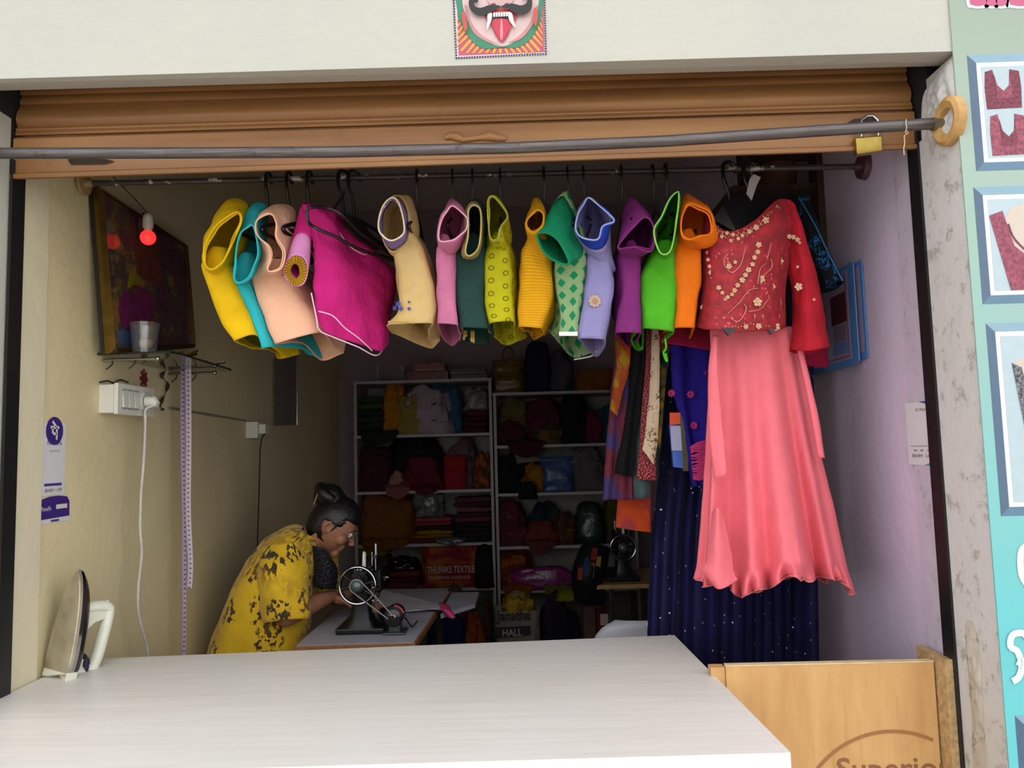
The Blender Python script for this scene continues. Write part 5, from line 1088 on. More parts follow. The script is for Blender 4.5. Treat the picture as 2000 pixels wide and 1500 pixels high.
bx('flat_box', 'red and yellow box lying on the dark red box on the tall shelf unit', 'box', 814, 872, zr, zr2, 5.14, cm('#8a3a26', rough=.4), tr=m_shf)
bx('album', 'dark bound album with pale page edges lying on the tall shelf unit', 'album', 884, 953, T1[0] + .001, T1[0] + .035, 5.14, cm('#2a1c22', rough=.4), tr=m_shf)
bx('album', 'second dark album with pale page edges on top of the first at the right', 'album', 882, 950, T1[0] + .036, T1[0] + .07, 5.14, cm('#33202a', rough=.4), tr=m_shf)
# --- tall unit, first shelf
z = T1[1]; stack('dark green folded cloths left in the top compartment', 700, 756, z, Z(770), [('#1f2a20',), ('#202e22',), ('#26331f',), ('#1d2a1d',), ('#344a22',), ('#263a26',)], Yc, 'dark green folded cloths in the tall unit')
heap('cloth_roll', 'orange-yellow cloth bundle leaning in the top compartment of the tall unit', 'cloth', (750, 754, 800), z, Yc + .02, cm('#a8700e'), seed=2)
heap('cloth_bundle', 'pale yellow cloth bundle in front of the orange one in the top compartment', 'cloth', (776, 772, 826), z + .0, Yc - .06, cm('#8f7a3a'), .07, 3)
heap('printed_bundle', 'white cloth bundle with violet floral print in the top compartment', 'cloth', (786, 758, 884), z, Yc - .02, cm('#a2929c', 'sprig', '#4a3a55', 18), .10, 4)
heap('cloth_bundle', 'slate-blue cloth bundle standing right of the floral one in the top compartment', 'cloth', (832, 754, 908), z, Yc + .05, cm('#2d5673'), .09, 5)
heap('plastic_packet', 'translucent white packet above the maroon pile at the top right of the tall unit', 'packet', (908, 758, 956), Z(800, 930), Yc + .03, cm('#8a8a88', rough=.3), .09, 6)
stack('maroon folded cloths at the right of the top compartment', 910, 956, z, Z(800, 930), [('#3c1420',), ('#4a1724',), ('#3a1220',), ('#511c28',)], Yc, 'maroon folded cloths in the tall unit')
# second
z = T1[2]
heap('cloth_bundle', 'dark maroon heap at the left of the second compartment of the tall unit', 'cloth', (698, 875, 768), z, Yc, cm('#3d1722'), seed=7)
heap('cloth_bundle', 'black cloth heap filling the middle of the second compartment', 'cloth', (756, 852, 872), z, Yc + .06, cm('#15161a'), seed=8)
heap('cloth_bundle', 'crimson cloth heap in front of the black one in the second compartment', 'cloth', (780, 896, 866), z, Yc - .08, cm('#5c1226'), .06, 9)
heap('cloth_scrap', 'pale pink scrap beside the crimson heap in the second compartment', 'cloth', (758, 924, 792), z, Yc - .10, cm('#9a6a62'), .04, 10)
heap('cloth_bundle', 'grey and rose patterned bundle behind the red bag in the second compartment', 'cloth', (872, 862, 934), z, Yc + .05, cm('#6a5058', 'sprig', '#392a33', 18), .09, 11)
sack('paper_bag', 'plain red carrier bag standing in the second compartment of the tall unit', 'bag', 866, 912, 890, z, Yc - .09, cm('#8c1220'), .05, 12)
heap('cloth_bundle', 'brown and orange bundle at the right end of the second compartment', 'cloth', (924, 886, 960), z, Yc, cm('#5a3322', 'blotch', '#8a4a28', 14), .1, 13)
# third
z = T1[3]
for k, (ya, yb, col) in enumerate(((962, 1062, '#6a3f0e'),)):
    heap('quilt_roll', 'large mustard-brown rolled quilt at the left of the third compartment', 'quilt', (702, 964, 812), z, Yc - .01, cm(col), .14, 14, sq=.5, ridg=.16)
heap('plastic_packet', 'crumpled clear plastic packet beside the mustard quilt', 'packet', (806, 952, 866), Z(1012, 840), Yc + .02, cm('#6f7370', rough=.2), .08, 15)
stack('folded cloths under the crumpled clear packet', 812, 884, z, Z(1012, 840), [('#5a1f2a',), ('#7a5410',), ('#8a6418',), ('#2c1c20',), ('#7a2638',), ('#8c3a4a',)], Yc, 'folded cloths under the clear packet')
stack('dark striped folded cloths in the third compartment', 890, 958, z, Z(972, 920), [('#1a1c1f',), ('#202226',), ('#2a1a20',), ('#1a1a20',), ('#6a2c40',), ('#3a2028',), ('#74404c',), ('#3a2028',), ('#5a2c3c',)], Yc, 'dark striped cloths in the tall unit')
# fourth
z = T1[4]
stack('two olive folded cloths in the fourth compartment', 700, 760, Z(1112, 730), Z(1068, 730), [('#4a4416',), ('#5a5420',)], Yc, 'olive folded cloths in the tall unit')
stack('dark brown folded cloths under the olive ones', 700, 760, z, Z(1112, 730), [('#2a1a18',), ('#3a2020',)], Yc + .02, 'dark brown folded cloths in the tall unit')
stack('brick-red folded cloths in the fourth compartment', 762, 820, z, Z(1118, 790), [('#5a2420',), ('#4a1a20',), ('#622a20',)], Yc, 'brick-red folded cloths in the tall unit')
heap('plastic_packet', 'shiny black packet on the brick-red cloths in the fourth compartment', 'packet', (758, 1088, 820), Z(1118, 790), Yc - .02, cm('#15171c', rough=.2), .08, 16)
t, cx, hx, zb_, H = sack('textile_bag', 'crimson printed textile shop bag lying in the fourth compartment', 'bag', 820, 940, 1062, z, Yc - .05, cm('#7a1428', 'blotch', '#8a4a1c', 6), .09, 17)
m_wt = flat('faded_white_print', '#b3a093', .6); fb2 = plane_map((cx - hx * .75, Yc - .05 - .105, zb_ + H * .36), (1, 0, 0), (0, 0, 1))
text('THUNIKS TEXTILE', fb2, hx * 1.5, H * .16, m_wt, t, bold=.01); text('MANJESHWAR, KASARAGOD', plane_map((cx - hx * .7, Yc - .155, zb_ + H * .2), (1, 0, 0), (0, 0, 1)), hx * 1.3, H * .09, m_wt, t)
heap('cushion', 'black oval cushion squeezed at the right of the crimson bag', 'cushion', (922, 1058, 962), z, Yc - .10, cm('#0f1410'), .09, 18, ridg=.06)
heap('cloth_bundle', 'rose-brown floral heap below the tall unit shelves by the machine table', 'cloth', (852, 1158, 938), .0, 4.75, cm('#5a4246', 'sprig', '#8a6a5a', 14), .14, 19)
# --- right unit
z = T2[0]
sack('plastic_bag', 'mustard plastic bag standing on top of the lower shelf unit', 'bag', 966, 1030, 704, z, Yc, cm('#6e5210', rough=.35), .09, 20, handles=True)
heap('cloth_bundle', 'tall navy bundle on top of the lower shelf unit', 'cloth', (1030, 668, 1082), z, Yc + .02, cm('#161a3c'), .12, 21, sq=.5, ridg=.12)
heap('cloth_bundle', 'grey-violet bundle beside the navy one on the lower unit', 'cloth', (1080, 690, 1122), z, Yc, cm('#4a4654'), .12, 22, sq=.5)
z2_ = z
sack('ochre_bag', 'ochre cloth bag tilted above the lower unit behind the lavender blouse', 'bag', 1126, 1196, 722, z, Yc - .08, cm('#7a4c12'), .07, 23, lean=.03)
z = T2[1]
heap('cloth_bundle', 'olive printed bundle at the left of the first compartment of the lower unit', 'cloth', (970, 782, 1044), z, Yc + .05, cm('#5f5630', 'sprig', '#3a2a20', 16), .1, 24)
heap('cloth_bundle', 'maroon heap in front of the olive one in the lower unit', 'cloth', (972, 826, 1030), z, Yc - .07, cm('#43141c'), .07, 25)
heap('cloth_bundle', 'wine-red heap in the middle of the first compartment of the lower unit', 'cloth', (1026, 780, 1104), z, Yc + .04, cm('#4a1626'), .1, 26)
heap('cloth_bundle', 'green-brown small heap low in the first compartment of the lower unit', 'cloth', (1044, 832, 1106), z, Yc - .08, cm('#3a3a20', 'blotch', '#5a4020', 12), .06, 27)
heap('cloth_bundle', 'black heap at the right of the first compartment of the lower unit', 'cloth', (1096, 770, 1152), z, Yc, cm('#121418'), .12, 28)
heap('cloth_bundle', 'magenta cloth hanging at the right end of the first compartment', 'cloth', (1144, 806, 1180), z, Yc - .05, cm('#5a1638'), .08, 29)
heap('cloth_bundle', 'deep teal bundle behind the tie-dyed shawl in the lower unit', 'cloth', (1168, 795, 1214), z, Yc, cm('#12424e'), .1, 30)
z = T2[2]
heap('cloth_bundle', 'black heap at the left of the second compartment of the lower unit', 'cloth', (968, 888, 1024), z, Yc, cm('#131518'), .12, 31)
heap('cloth_bundle', 'golden yellow heap between the black one and the blue bag', 'cloth', (1018, 908, 1072), z, Yc - .04, cm('#8a5c0c'), .08, 32)
sack('plastic_bag', 'steel-blue plastic bag standing in the lower unit', 'bag', 1054, 1120, 892, z, Yc - .05, cm('#2c4f86', rough=.35), .08, 33)
heap('cloth_bundle', 'grey floral bundle right of the blue bag in the lower unit', 'cloth', (1110, 872, 1184), z, Yc, cm('#5a5558', 'sprig', '#2f3038', 14), .11, 34)
o = mk('newspaper', [P(1030, 888, Yc + .02), P(1075, 868, Yc + .04), P(1160, 872, Yc + .02), P(1130, 905, Yc - .1), P(1060, 900, Yc - .10), P(1000, 872, Yc - .02), P(1010, 905, Yc - .1)], [(0, 1, 2, 3, 4), (5, 0, 4, 6)], simple('newsprint', '#76756f', .8)); o.modifiers.new('t', 'SOLIDIFY').thickness = .002
one(o, 'crumpled sheet of newspaper over the things in the lower unit', 'paper')
heap('cloth_scrap', 'black cloth end drooping over the second shelf edge of the lower unit', 'cloth', (1012, 940, 1046), Z(975, 1030, 5.0), 4.985, cm('#101215'), .02, 35)
z = T2[3]
heap('cloth_bundle', 'rose-maroon bundle at the left of the third compartment of the lower unit', 'cloth', (970, 978, 1026), z, Yc, cm('#54202c', 'sprig', '#7a3a4a', 20), .12, 36)
heap('cloth_bundle', 'navy and green heap at the back of the third compartment of the lower unit', 'cloth', (1028, 986, 1092), z, Yc + .05, cm('#142034', 'blotch', '#1c3a2a', 10), .09, 37)
heap('cloth_bundle', 'terracotta heap in front of the navy one in the lower unit', 'cloth', (1024, 1018, 1086), z, Yc - .07, cm('#6a2c28'), .07, 38)
heap('cloth_bundle', 'brown patterned bundle in the third compartment of the lower unit', 'cloth', (1076, 1000, 1122), z, Yc - .03, cm('#4a2c1c', 'sprig', '#7a5a30', 18), .09, 39)
heap('plastic_packet', 'dark green domed packet in the third compartment of the lower unit', 'packet', (1116, 980, 1178), z, Yc, cm('#1a3a34', rough=.25), .11, 40, ridg=.1)
heap('cloth_bundle', 'olive bundle at the right end of the third compartment', 'cloth', (1176, 975, 1216), z, Yc, cm('#4a4a12'), .11, 41, sq=.5)
z = T2[4]
heap('cloth_bundle', 'red and orange scraps at the left of the fourth compartment of the lower unit', 'cloth', (968, 1078, 1034), z, Yc, cm('#5a1c1c', 'blotch', '#8a4a18', 14), .11, 42)
heap('plastic_packet', 'glossy magenta plastic packet lying in the lower unit', 'packet', (990, 1106, 1118), z, Yc - .10, cm('#8a2a72', rough=.25), .06, 43, ridg=.1)
# --- floor clutter
Yf = 4.55
t, cx, hx, zb_, H = sack('shop_bag', 'off-white printed shopping bag full of yellow cloth standing before the shelves', 'bag', 957, 1046, 1188, 0, Yf, cm('#8a867a'), .10, 44, pinch=.8, handles=True)
m_bk = flat('black_print', '#16181a', .6); yb_ = Yf - .112; zt_ = zb_ + H
def PB(x, y): return P(x, y, yb_)
text('Janatha', plane_map(tuple(PB(970, 1219)), (1, 0, .02), (-.02, 0, 1)), PB(1036, 1200).x - PB(970, 1200).x, PB(1000, 1194).z - PB(1000, 1220).z, m_bk, t, bold=.02)
decal([(PB(964, 1226).x, PB(964, 1226).z), (PB(1036, 1226).x, PB(1036, 1222).z), (PB(1036, 1242).x, PB(1036, 1240).z), (PB(964, 1242).x, PB(964, 1246).z)], plane_map((0, yb_, 0), (1, 0, 0), (0, 0, 1)), .0, m_bk, t, 'black_panel', smooth=False)
text('HALL', plane_map(tuple(PB(982, 1243) + V((0, -.001, 0))), (1, 0, .02), (-.02, 0, 1)), PB(1020, 1200).x - PB(982, 1200).x, PB(1000, 1228).z - PB(1000, 1242).z, m_wt, t, bold=.02, lift=.002)
heap('cloth_bundle', 'yellow cloth spilling from the printed shopping bag', 'cloth', (974, 1158, 1034), zt_ - .03, Yf, cm('#8a6a12', 'blotch', '#a88a2a', 12), .085, 45)
heap('cloth_bundle', 'dark navy cloth heap on the floor by the sewing table', 'cloth', (828, 1176, 905), 0, 4.35, cm('#16204a'), .16, 46)
heap('cloth_bundle', 'orange and red cloth heap left of the printed shopping bag', 'cloth', (890, 1206, 940), 0, 4.4, cm('#8a4416', 'blotch', '#6a1c1c', 9), .12, 47)
heap('cloth_bundle', 'green and maroon heap behind the orange one on the floor', 'cloth', (886, 1168, 962), 0, 4.72, cm('#2c3f22', 'blotch', '#4a2426', 9), .12, 48)
heap('cloth_bundle', 'black and violet cloth heap right of the printed shopping bag', 'cloth', (1042, 1166, 1122), 0, 4.62, cm('#1a1826', 'blotch', '#2a1a2c', 9), .14, 49)
heap('cloth_bundle', 'lime-yellow cloth on top of the black heap by the second sewing table', 'cloth', (1072, 1152, 1132), Z(1172, 1100, 4.6), 4.62, cm('#7a7a1c'), .09, 50)
bx('carton_box', 'brown cardboard box on the floor under the second sewing table', 'box', 1122, 1156, 0, P(1140, 1186, 4.3).z, 4.42, simple('brown_cardboard', '#5a4038', .8), .2)
heap('cloth_bundle', 'deep blue plastic-wrapped bundle above the cardboard box', 'cloth', (1134, 1138, 1172), P(1140, 1186, 4.3).z + .001, 4.42, cm('#16304a', rough=.4), .07, 51)
t, cx, hx, zb_, H = sack('carrier_bag', 'dark red paper bag with a white mark under the second sewing table', 'bag', 1152, 1182, 1186, 0, 4.30, cm('#5a1a20'), .06, 52)
decal([(cx - hx * .5, .50), (cx + hx * .5, .50), (cx + hx * .5, .56), (cx - hx * .5, .56)], plane_map((0, 4.235, 0), (1, 0, 0), (0, 0, 1)), 0, m_wt, t, 'white_mark', smooth=False)
gb = thing('patchwork_bag', 'black bag patched with colourful scraps hanging at the left edge of the second table', 'bag')
rings_px([[(1135, 1066, 4.05), (1165, 1062, 4.0), (1186, 1068, 4.05), (1165, 1070, 4.12)], [(1120, 1100, 4.03), (1155, 1100, 3.95), (1188, 1100, 4.03), (1155, 1100, 4.14)], [(1116, 1140, 4.03), (1148, 1140, 3.95), (1176, 1140, 4.03), (1148, 1140, 4.14)], [(1122, 1176, 4.05), (1145, 1180, 4.0), (1165, 1176, 4.05), (1145, 1176, 4.12)]], 20, fabric('black_sateen', '#111416', rough=.5), 'bag', gb, wr=.01)
for (x, y, w__, h_, c_) in ((1160, 1082, 12, 22, '#7a2420'), (1168, 1096, 9, 18, '#8a7a26'), (1144, 1104, 8, 30, '#1c3a6a'), (1132, 1120, 10, 22, '#8a3a2a'), (1156, 1112, 8, 26, '#6a5a3a')):
    MB().hexa([P(x - w__ / 2, y + h_ / 2, 3.945), P(x + w__ / 2, y + h_ / 2 + 3, 3.945), P(x + w__ / 2, y + h_ / 2 + 3, 3.955), P(x - w__ / 2, y + h_ / 2, 3.955), P(x - w__ / 2 + 2, y - h_ / 2, 3.945), P(x + w__ / 2 + 2, y - h_ / 2, 3.945), P(x + w__ / 2 + 2, y - h_ / 2, 3.955), P(x - w__ / 2 + 2, y - h_ / 2, 3.955)]).build('patch', cm(c_), gb)

def droop(label, pts_top, pts_bot, mat, Y0=4.995, cat='cloth', seed=0):
    t_ = [P(x, y, Y0 + .06) for x, y in pts_top]; m_ = [P(x, y + 3, Y0 - .004) for x, y in pts_top]; b_ = [P(x, y, Y0 - .012) for x, y in pts_bot]
    ks = [cat_rom(t_, 24), cat_rom(m_, 24), cat_rom([a.lerp(c, .5) + V((0, -.008, 0)) for a, c in zip(m_, b_)], 24), cat_rom(b_, 24)]
    return one(cloth_mesh('drooping_cloth', interp_rows(ks, 14), mat, None, closed=False, wr=.010, wscale=14, seed=seed, thick=.003), label, cat)
droop('green-black cloth corner drooping over the first shelf edge at the far left', [(704, 838), (735, 838), (778, 840)], [(706, 862), (738, 870), (772, 858)], cm('#1c241c'), seed=1)
droop('rose cloth end drooping over the second shelf edge of the tall unit', [(752, 948), (776, 946), (802, 948)], [(756, 968), (778, 975), (798, 964)], cm('#7a4a48'), seed=2)
droop('crimson cloth end drooping below the crimson heap in the tall unit', [(806, 948), (832, 946), (858, 948)], [(812, 962), (830, 968), (852, 960)], cm('#4e1020'), seed=3)
droop('mustard cloth corner drooping over the third shelf edge below the quilt', [(706, 1052), (750, 1050), (800, 1052)], [(708, 1068), (752, 1076), (794, 1064)], cm('#5f3a10'), seed=4)
droop('clear film corner drooping over the third shelf edge of the tall unit', [(850, 1050), (880, 1048), (910, 1050)], [(856, 1060), (882, 1066), (906, 1058)], cm('#5a5a58', rough=.3), seed=5)
droop('wine cloth drooping over the first shelf edge of the lower unit', [(990, 860), (1030, 858), (1066, 860)], [(996, 884), (1032, 894), (1058, 876)], cm('#3a1018'), seed=6)
droop('rose-brown cloth end drooping over the third shelf edge of the lower unit', [(1030, 1056), (1055, 1054), (1090, 1056)], [(1036, 1076), (1058, 1084), (1082, 1070)], cm('#5a2a2a'), seed=7)
droop('orange scrap drooping from the fourth compartment of the lower unit', [(980, 1142), (1010, 1140), (1044, 1142)], [(984, 1158), (1012, 1168), (1038, 1156)], cm('#7a3c14'), seed=8)
droop('olive scrap drooping at the right of the fourth shelf of the lower unit', [(1062, 1142), (1090, 1140), (1118, 1142)], [(1066, 1160), (1092, 1172), (1112, 1156)], cm('#5c5c1a'), seed=9)

# ================================================================ SEWING MACHINES AND TABLES
m_blkg = simple('glossy_black_enamel', '#08090b', .38, var=.02, Specular_IOR_Level=.35); m_ch2 = simple('machine_chrome', '#c9cacc', .15, 1.0); m_grn = simple('dark_green_motor', '#161c1e', .3, var=.05); m_red2 = simple('red_fan_blade', '#9a2030', .5)
m_decal = simple('gold_decal', '#c2b89a', .4, .3)
def machine(name, label, org, rz, motor=True):
    """classic black-enamel hand-wheel sewing machine; local x across, y along the arm (wheel at -y), z up"""
    t = thing(name, label, 'sewing machine'); M_ = Matrix.Translation(org) @ Matrix.Rotation(rz, 4, 'Z')
    def B(mb, nm, mat, par=None, **k): mb.v = [M_ @ v for v in mb.v]; return mb.build(nm, mat, par or t, **k)
    b = MB(); b.box((-.088, -.05, .001), (.088, .33, .022)); B(b, 'bed', m_blkg, bevel=.006)
    # flared foot under the pillar
    b = MB(); rows = []
    for z_, wx, wy in ((.020, .085, .05), (.030, .060, .046), (.05, .043, .040), (.09, .036, .036), (.14, .034, .034), (.19, .036, .038), (.22, .040, .042)):
        rows.append([V((math.copysign(abs(math.cos(a)) ** .6, math.cos(a)) * wx, math.copysign(abs(math.sin(a)) ** .6, math.sin(a)) * wy, z_)) for a in np.linspace(0, 2 * math.pi, 32, endpoint=False)])
    v, f = grid(rows); b.add(v, f); b.f.append(tuple(len(v) - 32 + i for i in range(32))); B(b, 'pillar', m_blkg, smooth=True, angle=60)
    b = MB(); rows = []
    for y_, rx, rz_, zc in ((-.046, .030, .030, .195), (-.03, .038, .036, .195), (.03, .036, .034, .200), (.12, .028, .028, .212), (.20, .027, .030, .213), (.25, .030, .034, .208), (.275, .026, .030, .205)):
        rows.append([V((math.cos(a) * rx, y_, zc + math.sin(a) * rz_)) for a in np.linspace(0, 2 * math.pi, 28, endpoint=False)])
    v, f = grid(rows); b.add(v, f); b.f += [tuple(range(28))[::-1], tuple(len(v) - 28 + i for i in range(28))]; B(b, 'arm', m_blkg, smooth=True, angle=60)
    b = MB(); b.box((-.026, .235, .095), (.026, .295, .235)); B(b, 'head', m_blkg, smooth=False, bevel=.01)
    B(MB().cyl((0, .268, .235), (0, .268, .285), .007), 'presser_screw', m_ch2, smooth=True); B(MB().cyl((0, .268, .03), (0, .268, .10), .004), 'needle_bar', m_ch2, smooth=True)
    b = MB(); b.box((-.028, .285, .12), (.022, .300, .22)); B(b, 'face_plate', m_ch2, bevel=.002)
    b = MB(); b.lathe((.028, .27, .15), [(.012, 0), (.014, .006), (.006, .012), (.005, .022), (0, .022)], (1, 0, 0), 16); B(b, 'tension_dial', m_ch2, smooth=True)
    b = MB(); b.box((-.02, .24, .0225), (.02, .30, .0245)); B(b, 'needle_plate', m_ch2)
    # hand wheel facing -y
    yw = -.072; wc = V((0, yw, .178)); R_w = .064
    w_ = MB().torus(wc, R_w, .0065, (0, 1, 0), 56, 10); o = B(w_, 'wheel_rim', m_blkg, smooth=True)
    w_ = MB().torus(wc + V((0, -.0055, 0)), R_w + .0005, .0032, (0, 1, 0), 56, 8); B(w_, 'chrome_ring', m_ch2, smooth=True)
    for k in range(8):
        a = 2 * math.pi * k / 8 + .2; d = V((math.cos(a), 0, math.sin(a))); B(MB().tube([wc + d * .02, wc + d * .036 + V((0, -.003, 0)), wc + d * R_w], [.006, .0042, .005], 8), 'spoke', m_blkg, smooth=True)
    B(MB().lathe(wc, [(.030, .02), (.030, -.012), (.026, -.018), (.020, -.019)], (0, 1, 0), 32), 'wheel_hub', m_grn, smooth=True)
    B(MB().lathe(wc, [(.017, -.016), (.017, -.025), (.012, -.029), (0.001, -.030)], (0, 1, 0), 28), 'clutch_knob', simple('grey_green_knob', '#5d6a68', .3, .4), smooth=True)
    B(MB().cyl(wc + V((0, .02, 0)), (0, -.04, .19), .016), 'shaft', m_ch2, smooth=True)
    # spool pins, bobbin winder, front plate
    for x_, y_, h_ in ((.010, .02, .055), (.026, .06, .05)): B(MB().cyl((x_, y_, .228), (x_, y_, .228 + h_), .0022, 10), 'spool_pin', m_ch2, smooth=True)
    B(MB().lathe((.012, -.018, .228), [(.011, 0), (.012, .003), (.007, .006), (.0055, .045), (.003, .062), (0, .063)], seg=18), 'thread_cone', simple('white_thread', '#d8d8d0', .7), smooth=True)
    B(MB().lathe((.045, .03, .236), [(.003, -.02), (.003, .022), (.010, .024), (.011, .028), (0, .030)], seg=18), 'spool_cap', m_ch2, smooth=True)
    b = MB(); b.box((-.012, -.04, .222), (.010, -.012, .236)); B(b, 'thread_stand', m_ch2, bevel=.002)
    b = MB(); b.tube([(.045, -.02, .10), (.058, -.04, .13), (.062, -.05, .165), (.052, -.045, .185)], .004, 8); b.cyl((.052, -.05, .165), (.070, -.05, .165), .010); B(b, 'bobbin_winder', m_ch2, smooth=True)
    b = MB(); b.box((.036, -.01, .06), (.040, .012, .17)); B(b, 'stitch_plate', m_ch2, bevel=.001)
    B(MB().lathe((.040, .0, .11), [(.010, 0), (.010, .006), (.004, .008), (.003, .02), (0, .02)], (1, 0, 0), 14), 'stitch_knob', m_ch2, smooth=True)
    text_fn = lambda x, y, d=0: M_ @ V((.0 + x, -.0385 - d, .07 + y))
    if motor:
        mc = V((.125, -.055, .064))
        B(MB().lathe(mc, [(.0, -.03), (.018, -.03), (.030, -.022), (.034, -.005), (.034, .06), (.028, .075), (0, .076)], (0, 1, 0), 32), 'motor_body', m_grn, smooth=True)
        B(MB().lathe(mc, [(.012, -.045), (.012, -.042), (.008, -.040), (.008, -.036), (.012, -.034), (.012, -.031)], (0, 1, 0), 24), 'motor_pulley', m_ch2, smooth=True)
        B(MB().torus(mc + V((0, -.012, 0)), .032, .003, (0, 1, 0), 36, 8), 'motor_ring', m_blkg, smooth=True)
        fm_ = MB(); fm_.tube([mc + V((math.cos(a) * .037, -.005, math.sin(a) * .037)) for a in np.linspace(.3, 1.5, 10)], .005, 6); B(fm_, 'red_guard', m_red2, smooth=True)
        b = MB(); b.box((.085, -.07, .001), (.165, .02, .008)); b.box((.105, -.05, .008), (.145, .01, .032)); B(b, 'motor_bracket', simple('cast_grey_bracket', '#4d5052', .4, .5), bevel=.002)
        # belt round hub and pulley
        p = wc + V((0, .004, 0)); q = V((mc.x, mc.y - .038, mc.z)); p.y = q.y = mc.y - .038 + .0; d = (q - p).normalized(); nn = V((-d.z, 0, d.x)); bl = []
        a0 = math.atan2(nn.z, nn.x)
        for a in np.linspace(a0, a0 + math.pi, 16): bl.append(p + V((math.cos(a), 0, math.sin(a))) * .024)
        for a in np.linspace(a0 + math.pi, a0 + 2 * math.pi, 12): bl.append(q + V((math.cos(a), 0, math.sin(a))) * .0095)
        B(MB().tube(bl, .0022, 6, closed=True, up=(0, 1, 0)), 'drive_belt', simple('grey_belt', '#8c8a86', .5), smooth=True)
        B(MB().tube(cat_rom([mc + V((0, .07, 0)), mc + V((.03, .09, -.03)), mc + V((.05, .11, -.062)), mc + V((.055, .2, -.062))], 16), .003, 6), 'motor_lead', m_hang, smooth=True)
    return t
zt = .805
tb = thing('sewing_table', 'white-topped sewing table with wooden edges in front of the seated woman', 'table')
pA_, pB_ = PZ(572, 1262, zt), PZ(812, 1255, zt); pC_, pD_ = PZ(872, 1142, zt), PZ(700, 1146, zt)
m_lam = simple('worn_grey_white_laminate', '#a9a8b2', .35, var=.1, scale=12); m_lip = simple('brown_wood_edge', '#96643a', .5, var=.2)
pC_.y = min(pC_.y, 3.65); pD_.y = pC_.y; pD_.x = pA_.x + (pD_.x - pA_.x) * .2; pC_.x = pB_.x + .03
MB().hexa([pA_ - V((0, 0, .024)), pB_ - V((0, 0, .024)), pC_ - V((0, 0, .024)), pD_ - V((0, 0, .024)), pA_ - V((0, 0, .002)), pB_ - V((0, 0, .002)), pC_ - V((0, 0, .002)), pD_ - V((0, 0, .002))]).build('wooden_edge', m_lip, tb, bevel=.002)
ins = inset([pA_, pB_, pC_, pD_], .008)
MB().hexa([p - V((0, 0, .002)) for p in ins] + [p for p in ins]).build('laminate_top', m_lam, tb)
for p in inset([pA_, pB_, pC_, pD_], .05): MB().box((p.x - .014, p.y - .014, 0), (p.x + .014, p.y + .014, zt - .024)).build('leg', m_rust, tb)
lf = [V((pC_.x + .004, 3.15, zt - .003)), V((pC_.x + .13, 3.35, zt - .003)), V((pC_.x + .13, 3.62, zt - .003)), V((pC_.x + .004, 3.62, zt - .003))]
MB().prism(lf, (0, 0, -.018)).build('side_leaf', m_lam, tb)
mo = PZ(703, 1236, zt); mo.z = zt + .0005; mo.y = 2.86; mo.x = P(700, 1150, 2.8).x
machine('sewing_machine', 'black sewing machine with chrome-rimmed handwheel, belt and motor in front of the woman', mo, 0)
c_ = thing('white_cloth', 'white cloth with a bright pink end spread over the sewing table behind the machine', 'cloth')
rws = []
for j, row in enumerate(([(735, 1150), (770, 1158), (820, 1170), (858, 1178)], [(742, 1162), (775, 1172), (820, 1184), (860, 1190)], [(730, 1180), (768, 1192), (806, 1194), (848, 1188)])): rws.append(cat_rom([PZ(x, y, zt + .012 + .006 * math.sin(i * 2 + j)) for i, (x, y) in enumerate(row)], 24))
cloth_mesh('cloth', interp_rows(rws, 18), fabric('white_cotton_sheet', '#b9b8bd'), c_, closed=False, wr=.003)
e0 = [r[-1] for r in interp_rows(rws, 10)]
o = cloth_mesh('pink_end', interp_rows([e0, [p + V((.035, -.02, -.004)) for p in e0], [p + V((.06, -.03, -.03)) for p in e0]], 10), fabric('hot_pink_cloth', '#d8477a'), c_, closed=False, wr=.004); o['label'] = 'bright pink end'
# second machine and table
zt2_ = P(1215, 1137, 4.05).z
tb2 = thing('sewing_table', 'second narrow wooden sewing table behind the navy gown', 'table')
Xa, Xb = P(1163, 1137, 4.0).x, P(1310, 1137, 4.0).x; m_oak = simple('pale_oak_edge', '#a88a52', .5)
MB().box((Xa, 3.98, zt2_ - .022), (Xb, 4.5, zt2_)).build('table_top', m_oak, tb2, bevel=.002)
for x_, y_ in ((Xa + .05, 4.02), (Xb - .05, 4.02), (Xa + .05, 4.45), (Xb - .05, 4.45)): MB().tube([(x_, y_, 0), (x_ + .03 * (1 if x_ < (Xa + Xb) / 2 else -1), y_, zt2_ - .022)], .012, 8).build('leg', m_rust, tb2)
MB().box((Xa + .06, 4.2, .25), (Xb - .06, 4.22, .33)).build('cross_bar', m_rust, tb2)
machine('sewing_machine', 'second black sewing machine on the oak-edged table far back at the right', V((P(1216, 1137, 4.1).x, 4.10, zt2_ + .0005)), 0, False)
# white plastic chair
m_wp = simple('white_moulded_plastic', '#c9cbd6', .4, var=.02); ch = thing('plastic_chair', 'white plastic chair whose rounded back shows just above the counter edge', 'chair')
cx_, cy_ = P(1262, 1240, 3.0).x, 3.0; zt3 = P(1250, 1213, 3.0).z
rows = []
for z_ in np.linspace(.42, zt3, 14):
    t_ = (z_ - .42) / (zt3 - .42); hw = .20 * (1 - .0 * t_) * (1 if t_ < .75 else math.sqrt(max(0.02, 1 - ((t_ - .75) / .262) ** 2 * .75)))
    rows.append([V((cx_ + hw * u_, cy_ + .03 * u_ * u_ - .08 * t_ * 0, z_)) for u_ in np.linspace(-1, 1, 15)])
v, f = grid(rows, False); o = mk('backrest', v, f, m_wp, ch, True); o.modifiers.new('t', 'SOLIDIFY').thickness = .008
MB().box((cx_ - .21, cy_ + .03, .41), (cx_ + .21, cy_ + .44, .432)).build('seat', m_wp, ch, bevel=.008)
